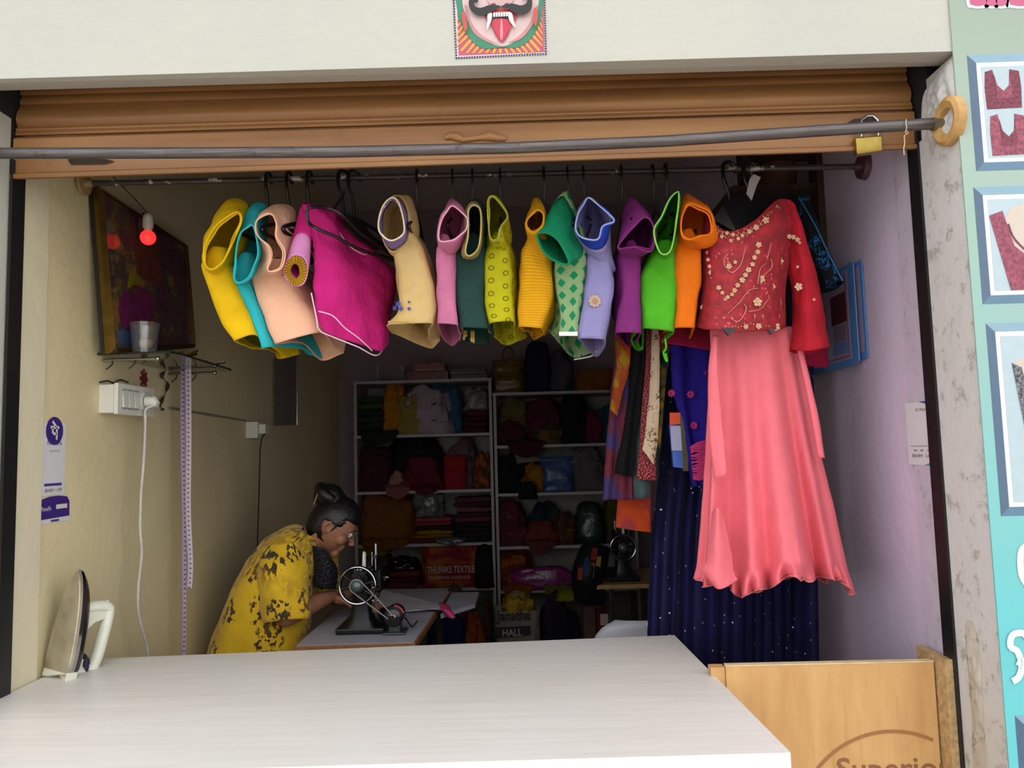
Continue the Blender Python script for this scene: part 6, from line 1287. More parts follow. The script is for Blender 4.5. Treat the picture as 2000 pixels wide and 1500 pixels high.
for sx in (-1, 1):
    for yy in (.05, .42): MB().tube([(cx_ + sx * .18, cy_ + yy, .41), (cx_ + sx * .22, cy_ + yy + (.03 if yy > .2 else -.03), 0)], [.02, .014], 8).build('leg', m_wp, ch, smooth=True)

# ================================================================ IRON ON THE COUNTER
ir = thing('clothes_iron', 'white-handled electric iron standing on its heel at the left of the counter', 'iron')
m_iv = simple('ivory_plastic', '#dfe0cf', .35, var=.03); m_sole = simple('scorched_soleplate', '#c4b9a0', .35, .45, var=.2, scale=14); m_chi = simple('iron_chrome', '#d5d5d6', .12, 1.0); m_bki = simple('iron_black_band', '#2a2830', .2, .3)
base = PZ(104, 1326, .8875); t_ = math.radians(10); a_ = math.radians(26)
hdir = V((math.sin(a_), math.cos(a_), 0)); wdir = V((math.cos(a_), -math.sin(a_), 0)); Ld = (V((0, 0, 1)) * math.cos(t_) + hdir * math.sin(t_) + wdir * .06).normalized(); nd = (hdir - Ld * hdir.dot(Ld)).normalized(); wd = nd.cross(Ld); wd = wd if wd.dot(wdir) > 0 else -wd
def I(l, w__, n_): return base + Ld * (l + .012) + wd * w__ + nd * n_
Li = .268
def outline(s_, lo=0.0, hi=Li):
    pts = []
    for k in range(15): l = lo + (hi - lo) * k / 14; u_ = (l - lo) / (hi - lo); pts.append((l, s_ * .052 * max(0.0, 1 - u_ ** 2.6) ** .75 * (1 if u_ > .12 else (.86 + u_ / .12 * .14))))
    return pts
def skin(levels, name, mat, **k):   # levels: (n offset, scale, lo, hi)
    rows = []
    for n_, s_, lo, hi in levels: r_ = outline(s_, lo, hi); l2 = outline(-s_, lo, hi); rows.append([I(l, w__, n_) for l, w__ in r_] + [I(l, w__, n_) for l, w__ in l2[::-1][1:]])
    v, f = grid(rows); nn = len(rows[0]); mb = MB().add(v, f); mb.f += [tuple(range(nn))[::-1], tuple(len(v) - nn + i for i in range(nn))]; return mb.build(name, mat, ir, smooth=True, **k)
skin([(0, .97, .004, Li - .004), (.0015, 1, 0, Li), (.010, 1, 0, Li)], 'soleplate', m_sole)
skin([(.0102, .99, .001, Li - .001), (.022, .96, .003, Li - .008)], 'chrome_skirt', m_chi)
skin([(.0222, .95, .004, Li - .010), (.036, .84, .008, Li - .028), (.045, .70, .012, Li - .05)], 'black_cover', m_bki)
# heel rest with two feet
b = MB(); b.prism([I(-.012, -.048, -.002), I(-.012, -.030, .004), I(-.004, 0, .012), I(-.012, .034, .004), I(-.012, .052, -.002), I(.010, .052, .0), I(.010, -.048, .0)], nd * .030); b.build('heel', m_iv, ir, bevel=.002)
hpts = [I(.006, 0, .035), I(.0, 0, .075), I(-.006, 0, .098), I(.03, 0, .112), I(.09, 0, .118), I(.15, 0, .120), I(.168, 0, .112), I(.170, 0, .08), I(.165, 0, .05), I(.150, 0, .036)]
MB().tube(cat_rom(hpts, 50), [.013 + .003 * math.sin(k / 50 * math.pi) for k in range(50)], 14, flat=1.15).build('handle', m_iv, ir, smooth=True)
b = MB(); b.prism([I(.10, -.011, .045), I(.168, -.011, .045), I(.172, -.011, .116), I(.140, -.011, .118), I(.128, -.011, .080), I(.112, -.011, .062)], wd * .022); b.build('front_support', m_iv, ir, bevel=.004)
b = MB(); b.prism([I(.0, -.009, .045), I(.05, -.009, .045), I(.030, -.009, .075), I(.012, -.009, .1), I(-.004, -.009, .1)], wd * .018); b.build('rear_support', m_iv, ir, bevel=.003)
MB().lathe(I(.168, 0, .110), [(.007, 0), (.007, .012), (.004, .013), (.004, .018), (0, .018)], tuple(Ld), 14).build('control_knob', m_iv, ir, smooth=True)
for k in range(6): MB().torus(I(.006 + k * .005, 0, .078), .0165 + .0012 * (k % 2), .0026, tuple(Ld * .5 + nd * .87), 24, 8).build('cord_winding', simple('navy_cord', '#24243e', .6), ir, smooth=True)
# ================================================================ THE WOMAN
m_skin = simple('brown_skin', '#a36f54', .5, var=.06, scale=40, Subsurface_Weight=.05); m_hair = simple('black_hair', '#0c0a0b', .45, var=.1, scale=90, bump=.5)
wo_ = thing('person', 'woman in a yellow floral tunic and glasses bending over the sewing machine', 'person')
YW = 3.06; SY = 1500 / YW
def W(x, y, dy=0): p = P(x, y, YW); return V((p.x, YW + dy, p.z))
def chain(bm_parts, pts, rad, seg=14): 
    m = MB().tube(cat_rom(pts, len(pts) * 5), list(np.interp(np.linspace(0, 1, len(pts) * 5), np.linspace(0, 1, len(rad)), rad)), seg); bm_parts.append(m)
    m.sphere(pts[0], rad[0] * .99, 12, 8); m.sphere(pts[-1], rad[-1] * .99, 12, 8)
parts = []
hip = W(482, 1400); hip.z = .56; chest = W(540, 1175); nb = W(596, 1062); nk = W(618, 1046); 
chain(parts, [hip, W(497, 1290), W(512, 1230), chest, W(568, 1105), nb], [.125, .12, .112, .115, .10, .06], 20)
chain(parts, [nb, nk, W(640, 1034)], [.058, .050, .05])
hc = W(656, 1030)                      # head centre
for s_ in (-1, 1):                     # legs
    chain(parts, [hip + V((0, s_ * .08, -.03)), hip + V((.22, s_ * .10, -.02)), hip + V((.40, s_ * .11, -.03))], [.085, .075, .055])
    chain(parts, [hip + V((.40, s_ * .11, -.03)), hip + V((.40, s_ * .11, -.25)), hip + V((.37, s_ * .11, -.50))], [.055, .048, .033])
    chain(parts, [hip + V((.36, s_ * .11, -.52)), hip + V((.44, s_ * .12, -.53)), hip + V((.52, s_ * .13, -.535))], [.034, .03, .022])
# arms: near (towards the street) and far
shN, elN, wrN = W(578, 1085, -.15), W(588, 1184, -.19), V((mo.x - .085, 3.02, zt + .075))
wrN = W(652, 1160, -.03); wrN.z = max(wrN.z, zt + .055)
shF, elF, wrF = W(590, 1075, .15), W(606, 1180, .20), V((mo.x - .07, 3.22, zt + .05))
for sh_, el_, wr2 in ((shN, elN, wrN), (shF, elF, wrF)):
    chain(parts, [chest.lerp(nb, .75), sh_, sh_.lerp(el_, .5), el_], [.05, .045, .042, .036]); chain(parts, [el_, el_.lerp(wr2, .4), wr2], [.038, .036, .024])
    d = (V((mo.x - .02, 3.13, zt + .03)) - wr2); d.z -= .01; d.normalize(); side = d.cross(V((0, 0, 1))).normalized(); up = side.cross(d)
    m = MB(); m.sphere(wr2 + d * .045, .036, 14, 10, (1, 1, .55)); parts.append(m)
    for k, (off, ln) in enumerate(((-.027, .064), (-.009, .075), (.009, .072), (.026, .058))):
        a = wr2 + d * .068 + side * off; chain(parts, [a - d * .02, a + d * ln * .45 + up * .006, a + d * ln * .78 - up * .008, a + d * ln - up * .022], [.0095, .009, .008, .007], 8)
    sg = 1 if sh_ is shN else -1; a = wr2 + d * .022 + side * .026 * sg; chain(parts, [a, a + d * .03 + side * .018 * sg - up * .006, a + d * .056 + side * .018 * sg - up * .014], [.011, .010, .008], 8)
# head in its own frame: forward axis points right and down, top axis up and right
fa = math.radians(-40); fw = V((math.cos(fa), .10, math.sin(fa))).normalized(); tp = V((-math.sin(fa), 0, math.cos(fa))); tp = (tp - fw * tp.dot(fw)).normalized(); sd = tp.cross(fw)   # sd -> head's left (+Y)
hc = W(652, 1024)
def H(f_, s_, u_): return hc + fw * f_ + sd * s_ + tp * u_
mh = MB(); rows = []
for j in range(25):
    ph = -math.pi / 2 + math.pi * j / 24; row = []
    for i in range(36):
        a = 2 * math.pi * i / 36; f_, s_, u_ = math.cos(ph) * math.cos(a), math.cos(ph) * math.sin(a), math.sin(ph)
        F = f_ * .094; S = s_ * .074; U = u_ * .112
        if u_ < 0: S *= 1 - .38 * (-u_) ** 1.4; F = F * (1 - .10 * (-u_)) + .012 * (-u_); 
        if u_ < -.2 and f_ < 0: F *= .75
        if f_ > .55: F -= (f_ - .55) * .022
        row.append(H(F, S, U))
    rows.append(row)
v, f = grid(rows); mh.add(v, f); mh.f += [tuple(range(36))[::-1], tuple(24 * 36 + i for i in range(36))]; parts.append(mh)
m = MB(); m.tube([H(.078, 0, .022), H(.092, 0, .0), H(.106, 0, -.018), H(.094, 0, -.026)], [.007, .008, .013, .009], 10); parts.append(m)       # nose
m = MB(); m.sphere(H(.082, 0, -.050), .012, 12, 8, (1, 1.6, .7)); m.sphere(H(.080, 0, -.062), .012, 12, 8, (1, 1.5, .8)); m.sphere(H(.072, 0, -.088), .019, 12, 8); parts.append(m)
for s_ in (-1, 1):
    m = MB(); m.sphere(H(.055, s_ * .038, -.02), .026, 12, 8); m.tube(cat_rom([H(-.006, s_ * .076, .018), H(-.018, s_ * .084, .012), H(-.020, s_ * .084, -.010), H(-.008, s_ * .078, -.026), H(0, s_ * .074, -.02)], 14), .006, 8); parts.append(m)
    m = MB(); m.tube([H(.080, s_ * .014, .030), H(.078, s_ * .03, .034), H(.066, s_ * .046, .030)], .006, 8); parts.append(m)
m = MB(); m.tube([W(640, 1034), H(-.02, 0, -.03)], [.05, .05], 16); m.tube([nk, H(-.03, 0, -.01)], [.052, .055], 16); parts.append(m)
al = MB()
for q in parts: al.add(q.v, q.f)
bo_ = al.build('body', m_skin, wo_, smooth=True, angle=180)
rm = bo_.modifiers.new('r', 'REMESH'); rm.mode = 'VOXEL'; rm.voxel_size = .0045; rm.use_smooth_shade = True
smd = bo_.modifiers.new('s', 'SMOOTH'); smd.factor = .5; smd.iterations = 3
dg = bpy.context.evaluated_depsgraph_get(); me = bpy.data.meshes.new_from_object(bo_.evaluated_get(dg)); bo_.modifiers.clear(); bo_.data = me
# eyes, lips, bindi, earring, glasses
for s_ in (-1, 1):
    MB().sphere(H(.078, s_ * .030, .012), .0105, 14, 10).build('eye', flat('eye_white', '#c9c2b8', .3), wo_, smooth=True)
    MB().sphere(H(.0865, s_ * .030, .008), .0050, 10, 8).build('iris', flat('dark_iris', '#140d0a', .2), wo_, smooth=True)
    MB().tube([H(.088, s_ * .012, .034), H(.088, s_ * .03, .040), H(.070, s_ * .050, .034)], [.001, .0018, .001], 6).build('eyebrow', m_hair, wo_, smooth=True)
    MB().sphere(H(-.006, s_ * .086, -.034), .004, 8, 6).build('earring', m_brass, wo_, smooth=True)
MB().sphere(H(.0885, 0, -.056), .010, 12, 8, (.5, 1.7, .55)).build('lips', simple('brown_lips', '#7a3f38', .4), wo_, smooth=True)
gl = MB()
for s_ in (-1, 1):
    gl.tube([H(.100 - abs(math.cos(a)) * .004 - (.012 * max(0, s_ * math.cos(a)) if 1 else 0), s_ * .031 + math.cos(a) * .024, .010 + math.sin(a) * .017) for a in np.linspace(0, 2 * math.pi, 24, endpoint=False)], .0012, 6, closed=True)
    gl.tube([H(.088, s_ * .055, .016), H(.03, s_ * .078, .018), H(-.015, s_ * .080, .012)], .0014, 6)
gl.tube([H(.098, -.008, .014), H(.101, 0, .016), H(.098, .008, .014)], .0012, 6)
gl.build('glasses', simple('thin_dark_spectacle_wire', '#8a868a', .3, .8), wo_, smooth=True)
# hair: cap, side strand and bun
mh = MB(); rows = []
for j in range(22):
    ph = math.radians(-42) + math.radians(132) * j / 21; row = []
    for i in range(40):
        a = 2 * math.pi * i / 40; f_, s_, u_ = math.cos(ph) * math.cos(a), math.cos(ph) * math.sin(a), math.sin(ph); 
        lim_ = .42 + .25 * max(0, u_)      # hairline
        F, S, U = f_ * .101, s_ * .082, u_ * .120; rr = 1.0
        if f_ > .30 and u_ < .50: rr = .80      # tucked under the skin on the face
        if u_ < .12 and f_ > -.38 and abs(s_) > .3: rr = .82
        n_ = noise.noise(V((f_ * 3, s_ * 9, u_ * 3))) * .03; row.append(H(F * (rr + n_), S * (rr + n_), U * (rr + n_)))
    rows.append(row)
v, f = grid(rows); mh.add(v, f); mh.f += [tuple(range(40))[::-1], tuple(21 * 40 + i for i in range(40))]; mh.build('hair', m_hair, wo_, smooth=True, angle=180)
bc = W(642, 968); b = MB(); b.sphere(bc, .060, 24, 16, (1, .9, .8)); b.torus(bc + V((.0, 0, .004)), .042, .024, tuple(tp), 28, 10); b.tube([bc, H(-.04, 0, .07)], [.04, .05], 14); b.build('hair_bun', m_hair, wo_, smooth=True, angle=180)
MB().tube([H(.030, -.068, .05), H(.014, -.0765, .016), H(.010, -.076, -.012)], [.008, .005, .002], 8).build('hair_strand', m_hair, wo_, smooth=True)
hb_ = MB().tube([bc + V((-.030, -.05, .012)), bc + V((-.038, -.052, -.010)), bc + V((-.046, -.05, -.03))], .0022, 6); o = hb_.build('hair_clip', simple('pink_clip', '#c0787a', .4), wo_); o['label'] = 'small pink hair clip'
# tunic
g = NG('yellow_floral_cotton'); uv = g.tc.outputs['UV']; n1 = g.noise(10.5, uv, 2); n2 = g.noise(60, g.map(uv, (1, .6, 1)), 2, .5); n3 = g.noise(9, detail=3)
va_ = g.n('VectorMath'); va_.operation = 'MULTIPLY_ADD'; g.put(va_.inputs[0], g.noise(16, uv, 3).outputs['Color']); va_.inputs[1].default_value = (.09, .09, 0); g.put(va_.inputs[2], uv); vv_ = g.vor(8.5, va_.outputs[0]); mask = g.math('MULTIPLY', g.math('SUBTRACT', 1, g.ramp(vv_.outputs['Distance'], .34, .42)), g.ramp(n2.outputs[0], .50, .53))
bcol = g.mix(g.ramp(n3.outputs[0], .35, .7), rgb('#cda30a'), rgb('#e3bb10')); c = g.mix(mask, bcol, rgb('#33280f'))
n4 = g.noise(6, uv, 1); c = g.mix(g.math('MULTIPLY', g.math('MULTIPLY', g.ramp(n4.outputs[0], .5, .6), g.ramp(n2.outputs[0], .44, .48)), .5), c, rgb('#8a5a10')); g.bump(g.noise(16, detail=4).outputs[0], .4, .012)
m_tun = g.fin(c, .8, Sheen_Weight=.2)
def ringw(xb, yb_, xf, yf_, hw, n=36, flatk=1.0):
    """torso ring from back photo point to front photo point, half width hw along Y"""
    a, b2 = W(xb, yb_), W(xf, yf_); c = (a + b2) / 2; u_ = (a - b2) / 2; return [c + u_ * math.copysign(abs(math.cos(t)) ** .85, math.cos(t)) + V((0, math.sin(t) * hw, 0)) for t in np.linspace(0, 2 * math.pi, n, endpoint=False)]
tr_ = [ringw(420, 1500, 640, 1500, .24), ringw(405, 1400, 640, 1340, .24), ringw(412, 1290, 618, 1290, .22), ringw(432, 1220, 605, 1240, .20), ringw(455, 1160, 612, 1190, .20), ringw(490, 1095, 622, 1130, .20), ringw(525, 1052, 625, 1092, .195), ringw(556, 1034, 622, 1070, .16), ringw(580, 1028, 622, 1056, .10), ringw(592, 1032, 622, 1050, .075)]
cloth_mesh('tunic', interp_rows(tr_, 60), m_tun, wo_, wr=.007, wscale=7, seed=51, thick=.003)
def slv(sh_, el_, k, seed):
    d = (el_ - sh_); n_ = d.normalized(); a = V((1, 0, 0)); a = (a - n_ * a.dot(n_)).normalized(); b2 = n_.cross(a); rows = []
    for t_, r_ in ((-.30, .055), (0, .084), (.25, .088), (.5, .084), (.75, .082), (1.0, .080), (1.06, .074)): rows.append([sh_ + d * t_ + (a * math.cos(q) * r_ * 1.05 + b2 * math.sin(q) * r_ * .95) for q in np.linspace(0, 2 * math.pi, 32, endpoint=False)])
    cloth_mesh('sleeve', interp_rows(rows, 34), m_tun, wo_, wr=.008, wscale=10, seed=seed, thick=.0025)
slv(shN, elN, 1, 60); slv(shF, elF, 1, 61)
# black stole hanging at the chest
rings_px([[(612, 1066, 2.98), (632, 1072, 2.95), (640, 1080, 3.0), (628, 1075, 3.06)], [(612, 1110, 2.97), (640, 1110, 2.93), (660, 1112, 3.0), (636, 1110, 3.07)], [(610, 1145, 2.98), (636, 1148, 2.94), (656, 1150, 3.0), (634, 1150, 3.07)]], 16, fabric('black_stole', '#121116', 'dots', '#5a5a66', 120, r=.16), 'stole', wo_, wr=.006)
stl = thing('wooden_stool', 'low brown wooden stool under the seated woman', 'stool')
hz = hip.z - .115; MB().box((hip.x - .17, YW - .19, hz - .03), (hip.x + .17, YW + .19, hz)).build('seat', m_brw, stl, bevel=.004)
for sx in (-1, 1):
    for sy in (-1, 1): MB().box((hip.x + sx * .14 - .015, YW + sy * .16 - .015, 0), (hip.x + sx * .14 + .015, YW + sy * .16 + .015, hz - .03)).build('leg', m_brw, stl)

# ================================================================ POSTER ON THE BEAM
ps = thing('guardian_mask_poster', 'printed folk guardian face with moustache, fangs and long red tongue pasted on the white beam', 'poster')
PO = P(650, 0, YF); kx = (P(1350, 0, YF).x - PO.x) / 2000; kz = kx; rot = math.atan2(P(1350, 0, YF).z - PO.z, P(1350, 0, YF).x - PO.x)
PU = (P(1350, 0, YF) - PO).normalized()
def FP(x, y, d=0): p = P(650 + x / 2.857, y / 2.857, YF); return V((p.x, YF - .0004 - d, p.z))
pr_ = lambda n_, c_: simple('poster_' + n_, c_, .45, var=.03)
LY = [0]
def lay(pts, c_, nm, smooth=True, **k): LY[0] += .0004; return decal(pts, FP, LY[0], c_, ps, nm, smooth=smooth, t=.0003, **k)
m_pw = pr_('paper', '#cfc2c8'); lay([(660, -520), (1178, -530), (1192, 308), (686, 330)], m_pw, 'paper', False)
dt_ = MB()
def dots(a, b2, n): 
    for k in range(n):
        p = V(a).lerp(V(b2), k / n) if len(a) == 3 else None
        x = a[0] + (b2[0] - a[0]) * k / n; y = a[1] + (b2[1] - a[1]) * k / n; q = FP(x, y, .0009); dt_.box((q.x - .0022, q.y - .0003, q.z - .0022), (q.x + .0022, q.y + .0003, q.z + .0022))
dots((673, -40), (690, 325), 24); dots((690, 325), (1188, 302), 34); dots((1188, 302), (1180, -40), 24); dt_.build('perforation_dots', pr_('navy_dots', '#39304a'), ps)['kind'] = 'stuff'
lay([(682, -500), (1168, -508), (1180, 292), (702, 312)], pr_('rose_border', '#b04a62'), 'rose_field', False)
cxp, cyp = 935, 40
for k in range(-9, 34):
    a = math.pi * (k / 26 ) ; r1, r2 = 235, 330
    def rr(a, r): x, y = cxp + math.cos(a) * r, cyp + math.sin(a) * r; return (max(694, min(1170, x)), min(300, y))
    if math.sin(a) < -.7: continue
    w__ = .035; decal([rr(a - w__, r1), rr(a + w__, r1), rr(a + w__ * .6, r2), rr(a - w__ * .6, r2)], FP, .0015, pr_('yellow_ray', '#c99a34'), ps, 'ray', smooth=False, t=.0003)
LY[0] = .002
lay([(690, -300), (1165, -300), (1168, 60), (1145, 150), (1100, 225), (1030, 268), (945, 268), (840, 275), (770, 225), (725, 150), (695, 60)], pr_('green', '#2f7a5c'), 'green_band')
lay([(725, -330), (1140, -330), (1150, 0), (1120, 110), (1060, 200), (1000, 245), (945, 262), (880, 245), (800, 190), (752, 100), (722, 0)], pr_('pale_face', '#c9aeae'), 'face')
for pts in ([(735, 40), (750, 40), (775, 130), (830, 200), (900, 240), (930, 255), (860, 238), (790, 190), (750, 110)], [(1145, 30), (1128, 60), (1095, 140), (1040, 205), (980, 245), (1050, 222), (1105, 160), (1140, 90)]): lay(pts, pr_('flush', '#b98080'), 'flushed_cheek')
lay([(800, -250), (880, -250), (900, -180), (840, -150), (790, -180)], pr_('eye', '#d8d4d0'), 'printed_eye'); lay([(985, -250), (1065, -250), (1080, -180), (1030, -150), (975, -180)], pr_('eye', '#d8d4d0'), 'printed_eye')
lay([(835, -225), (860, -215), (850, -185), (828, -195)], pr_('ink', '#141416'), 'pupil'); lay([(1020, -225), (1045, -215), (1035, -185), (1013, -195)], pr_('ink', '#141416'), 'pupil')
lay([(880, -120), (990, -120), (1010, 0), (975, 38), (935, 48), (890, 38), (862, 0)], pr_('nose', '#bf9c9c'), 'nose')
for x_ in (898, 972): lay([(x_ - 14, 34), (x_, 26), (x_ + 14, 34), (x_, 42)], pr_('nostril', '#6a2a34'), 'nostril')
lay([(848, 100), (880, 70), (940, 58), (1000, 68), (1030, 98), (1000, 150), (975, 210), (945, 245), (915, 215), (885, 155)], pr_('lip', '#a82c36'), 'lips')
lay([(866, 98), (900, 82), (940, 78), (985, 84), (1012, 100), (990, 140), (940, 150), (890, 140)], pr_('mouth', '#3a1218'), 'mouth')
lay([(900, 120), (975, 120), (1000, 150), (972, 200), (945, 246), (918, 205), (890, 155)], pr_('tongue', '#b82f44'), 'tongue')
lay([(938, 125), (946, 125), (950, 200), (942, 235), (934, 200)], pr_('tongue_shine', '#d9808a'), 'tongue_groove')
for k in range(7): x_ = 895 + k * 14; lay([(x_, 82), (x_ + 12, 82), (x_ + 11, 106), (x_ + 1, 106)], pr_('tooth', '#d6d6d0'), 'tooth', False)
lay([(866, 95), (888, 88), (886, 130), (868, 170), (860, 178), (864, 130)], pr_('tooth', '#d6d6d0'), 'fang'); lay([(978, 88), (1000, 92), (1012, 140), (1022, 168), (1008, 160), (986, 130)], pr_('tooth', '#d6d6d0'), 'fang')
ink = pr_('ink', '#141416')
lay([(938, 50), (880, 45), (830, 60), (800, 55), (790, 35), (810, 30), (812, 8), (785, 0), (762, 20), (765, 60), (790, 92), (830, 105), (880, 88), (925, 60)], ink, 'moustache_half')
lay([(945, 50), (1000, 38), (1050, 48), (1080, 35), (1082, 12), (1060, 6), (1065, -14), (1095, -12), (1112, 20), (1105, 70), (1070, 98), (1030, 98), (985, 70), (950, 60)], ink, 'moustache_half')
for pts in ([(722, 95), (740, 90), (752, 170), (740, 190), (728, 150)], [(1120, 70), (1140, 62), (1142, 130), (1128, 165), (1118, 110)]): lay(pts, pr_('red_drop', '#b84a44'), 'ear_drop')

# ================================================================ BANNER ON THE RIGHT
bn = thing('shop_banner', 'sea-green printed banner with framed blouse pictures right of the shop opening', 'banner')
XBn = P(1874, 300, YF).x; g = NG('banner_print'); sp = g.n('SeparateXYZ'); g.put(sp.inputs[0], g.tc.outputs['UV'])
cr = g.n('ValToRGB'); g.t.links.new(g.math('ADD', sp.outputs[1], g.math('MULTIPLY', sp.outputs[0], .12)), cr.inputs[0]); e = cr.color_ramp.elements; e[0].position = 0; e[0].color = rgb('#58bcc6'); e[1].position = 1; e[1].color = rgb('#858f7c')
for p_, c_ in ((.35, '#62b8bc'), (.55, '#84aea8'), (.75, '#94a89c')): x = e.new(p_); x.color = rgb(c_)
m_bn = g.fin(cr.outputs[0], .35)
zB0, zB1 = .2, 2.75
mk('sheet', [(XBn + .001, YF - .004, zB0), (2.2, YF - .004, zB0), (2.2, YF - .004, zB1), (XBn + .001, YF - .004, zB1), (XBn + .001, YF - .0005, zB0), (2.2, YF - .0005, zB0), (2.2, YF - .0005, zB1), (XBn + .001, YF - .0005, zB1)],
   [(0, 1, 2, 3), (5, 4, 7, 6), (1, 5, 6, 2), (3, 2, 6, 7), (4, 0, 3, 7), (4, 5, 1, 0)], m_bn, bn, uvs=[(0, 0), (1, 0), (1, 1), (0, 1)] * 2)
def FBn(x, y, d=0): p = P(x, y, YF - .004); return V((p.x, YF - .0042 - d, p.z))
def wq(x, y): p = P(x, y, YF - .004); return (p.x, p.z)
def FW(x, y, d=0): return V((x, YF - .0042 - d, y))
m_fr = flat('slate_blue_frame_print', '#54768f', .35); m_fr2 = flat('light_slate_frame_print', '#7fa0b2', .35); m_fr3 = flat('dark_slate_frame_print', '#48607a', .35); m_mt = flat('white_mount_print', '#d8dce0', .35)
def pframe(tl, bl, W_, cells):
    (x0, z1), (x1, z0) = wq(*tl), wq(*bl); xl = (x0 + x1) / 2; t_ = .019; X2 = xl + W_
    decal([(xl, z1), (X2, z1), (X2 - t_, z1 - t_), (xl + t_, z1 - t_)], FW, 0, m_fr2, bn, 'frame_print', smooth=False); decal([(xl, z0), (xl, z1), (xl + t_, z1 - t_), (xl + t_, z0 + t_)], FW, 0, m_fr3, bn, 'frame_print', smooth=False)
    decal([(xl, z0), (xl + t_, z0 + t_), (X2 - t_, z0 + t_), (X2, z0)], FW, 0, m_fr, bn, 'frame_print', smooth=False); decal([(X2, z0), (X2 - t_, z0 + t_), (X2 - t_, z1 - t_), (X2, z1)], FW, 0, m_fr, bn, 'frame_print', smooth=False)
    a, b2, c, d = xl + t_, z0 + t_, X2 - t_, z1 - t_; decal([(a, b2), (c, b2), (c, d), (a, d)], FW, 0, m_mt, bn, 'mount_print', smooth=False)
    a, b2, c, d = a + .010, b2 + .010, c - .010, d - .010; decal([(a, b2), (c, b2), (c, d), (a, d)], FW, .0006, flat('pale_sky_print', '#a9bcc4', .4), bn, 'picture_ground', smooth=False)
    return a, b2, c, d
m_cr = simple('crimson_blouse_print', '#8a2f4a', .5, var=.35, scale=160); m_cr2 = simple('rose_blouse_print', '#a34a62', .5, var=.3, scale=120); m_gl = simple('silver_lace_print', '#8a8c96', .5, var=.5, scale=150); m_cn = flat('cream_torso_print', '#c4b8ae'); m_tg = simple('dark_teal_print', '#2c5a60', .5, var=.3, scale=100)
def uneck(a, b2, c, d, m1, m2, dx=0):   # a printed deep-neck blouse inside the rectangle
    w__, h_ = c - a, d - b2; G = lambda u_, v_: (a + u_ * w__, b2 + v_ * h_)
    decal([G(.02, .0), G(.95, .02), G(.98, .55), G(.95, .95), G(.70, 1), G(.66, .6), G(.5, .45), G(.34, .6), G(.24, 1), G(.04, .95), G(0, .55)], FW, .0012, m1, bn, 'printed_blouse', smooth=False)
    decal([G(.30, .25), G(.72, .28), G(.70, .9), G(.66, .6), G(.5, .45), G(.34, .6), G(.28, .85)], FW, .0018, m2, bn, 'printed_neckline', smooth=False)
a, b2, c, d = pframe((1890, 108), (1905, 334), .46, 1); mz = (b2 + d) / 2
uneck(a + .004, mz + .006, a + .088, d - .008, m_cr, m_cr2); uneck(a + .008, b2 + .004, a + .09, mz - .006, m_cr2, m_cr); uneck(a + .105, b2 + .01, a + .33, d - .01, m_tg, m_gl)
a, b2, c, d = pframe((1902, 366), (1918, 594), .46, 1)
decal([(a + .01, b2 + .12), (a + .05, d - .02), (a + .12, d), (c - .02, d), (c - .02, b2 + .0), (a + .05, b2)], FW, .0012, m_cn, bn, 'printed_torso', smooth=False); decal([(a + .0, b2 + .17), (a + .03, b2 + .18), (a + .05, b2 + .10), (a + .10, b2 + .055), (a + .17, b2 + .04), (a + .17, b2), (a + .035, b2)], FW, .0018, m_cr2, bn, 'printed_blouse', smooth=False); stroke([(a + .04, b2 + .15), (a + .055, b2 + .11), (a + .11, b2 + .06), (a + .18, b2 + .05)], FW, .0024, .004, m_cr, bn, 'printed_trim')
a, b2, c, d = pframe((1928, 632), (1952, 1008), .46, 1)
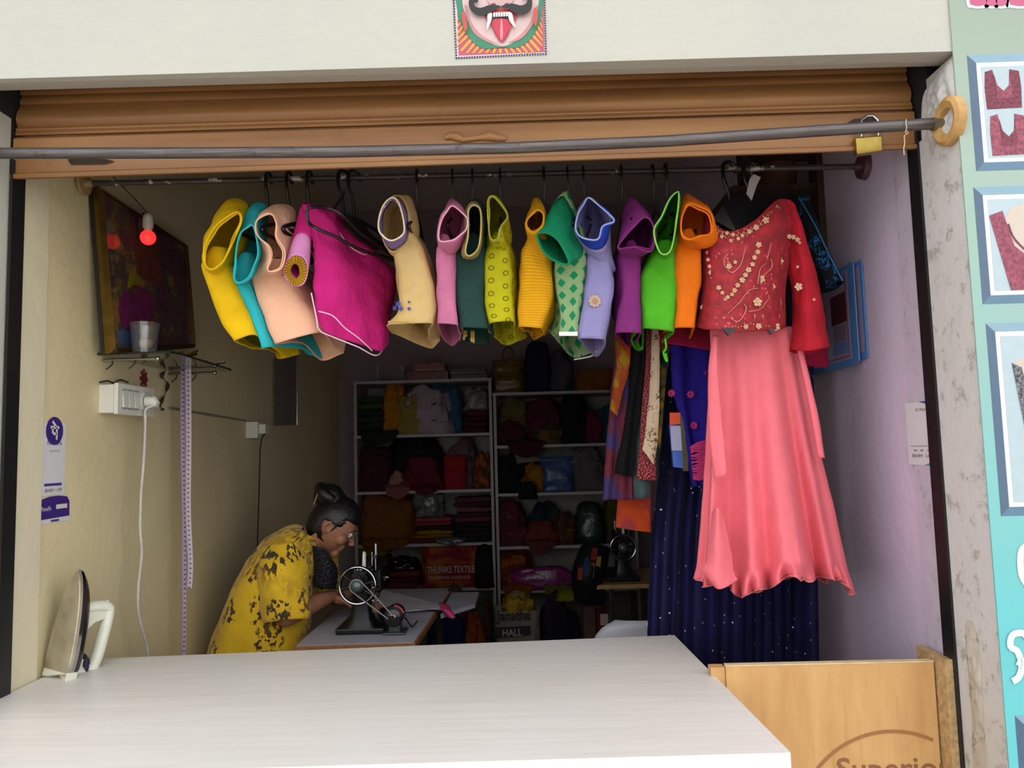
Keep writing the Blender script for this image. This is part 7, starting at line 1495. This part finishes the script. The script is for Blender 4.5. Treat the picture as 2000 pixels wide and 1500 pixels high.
decal([(a + .02, d - .06), (a + .10, d - .03), (c - .02, d), (c - .02, b2), (a + .06, b2), (a + .05, b2 + .12), (a + .03, b2 + .24)], FW, .0012, m_cn, bn, 'printed_torso', smooth=False); decal([(a + .02, d - .06), (a + .04, d - .07), (a + .055, b2 + .22), (a + .08, b2 + .12), (a + .085, b2), (a + .045, b2), (a + .04, b2 + .13)], FW, .0018, m_gl, bn, 'printed_lace', smooth=False)
a, b2, c, d = pframe((1984, 1398), (2004, 1700), .40, 1)
m_pkl = flat('pink_letter_print', '#b8527a', .4); m_wl = flat('white_outline_print', '#d2dcdc', .4)
for k, (x_, w__) in enumerate(((1893, 34), (1925, 22), (1944, 22), (1970, 44), (2018, 50))):
    q = [(x_, -70), (x_ + w__, -70), (x_ + w__, 0), (x_ + w__ * .75, 11), (x_ + w__ * .25, 11), (x_, 0)]
    decal([(p_[0] + (p_[0] - x_ - w__ / 2) * .35, p_[1] + (5 if p_[1] > -20 else -5)) for p_ in q], FBn, .0004, m_wl, bn, 'letter_outline', n=40); decal(q, FBn, .0010, m_pkl, bn, 'pink_letter', n=40)
for kk_, (pts, w__) in enumerate((([(2030, 1066), (1996, 1072), (1994, 1120), (2010, 1148)], .014), ([(1976, 1330), (1988, 1322), (1994, 1300), (1986, 1272), (1972, 1262), (1976, 1240), (1996, 1236), (2012, 1250), (2020, 1230), (2016, 1206)], .014), ([(1984, 1298), (1992, 1284), (1998, 1294), (1994, 1308)], .006))): 
    stroke([tuple(wq(*q)) for q in pts], FW, .001 + .0012 * kk_, w__, m_wl, bn, 'white_letter')
# ---------------------------------------------------------------- origins at the base of each thing
bpy.context.view_layer.update()
def subtree(o):
    out = []
    for c in o.children: out.append(c); out += subtree(c)
    return out
for r_ in ROOTS:
    if r_.get('placed'): continue
    ms = [o for o in [r_] + subtree(r_) if o.type == 'MESH' and len(o.data.vertices)]
    if not ms: continue
    lo = V((1e9,) * 3); hi = V((-1e9,) * 3)
    for o in ms:
        for c in o.bound_box:
            for k in range(3): lo[k] = min(lo[k], c[k]); hi[k] = max(hi[k], c[k])
    base = V(((lo.x + hi.x) / 2, (lo.y + hi.y) / 2, lo.z))
    if r_.type == 'MESH': r_.data.transform(Matrix.Translation(-base))
    for c in r_.children: c.matrix_parent_inverse = Matrix.Translation(-base)
    r_.location = base
for r_ in ROOTS:
    if 'placed' in r_: del r_['placed']
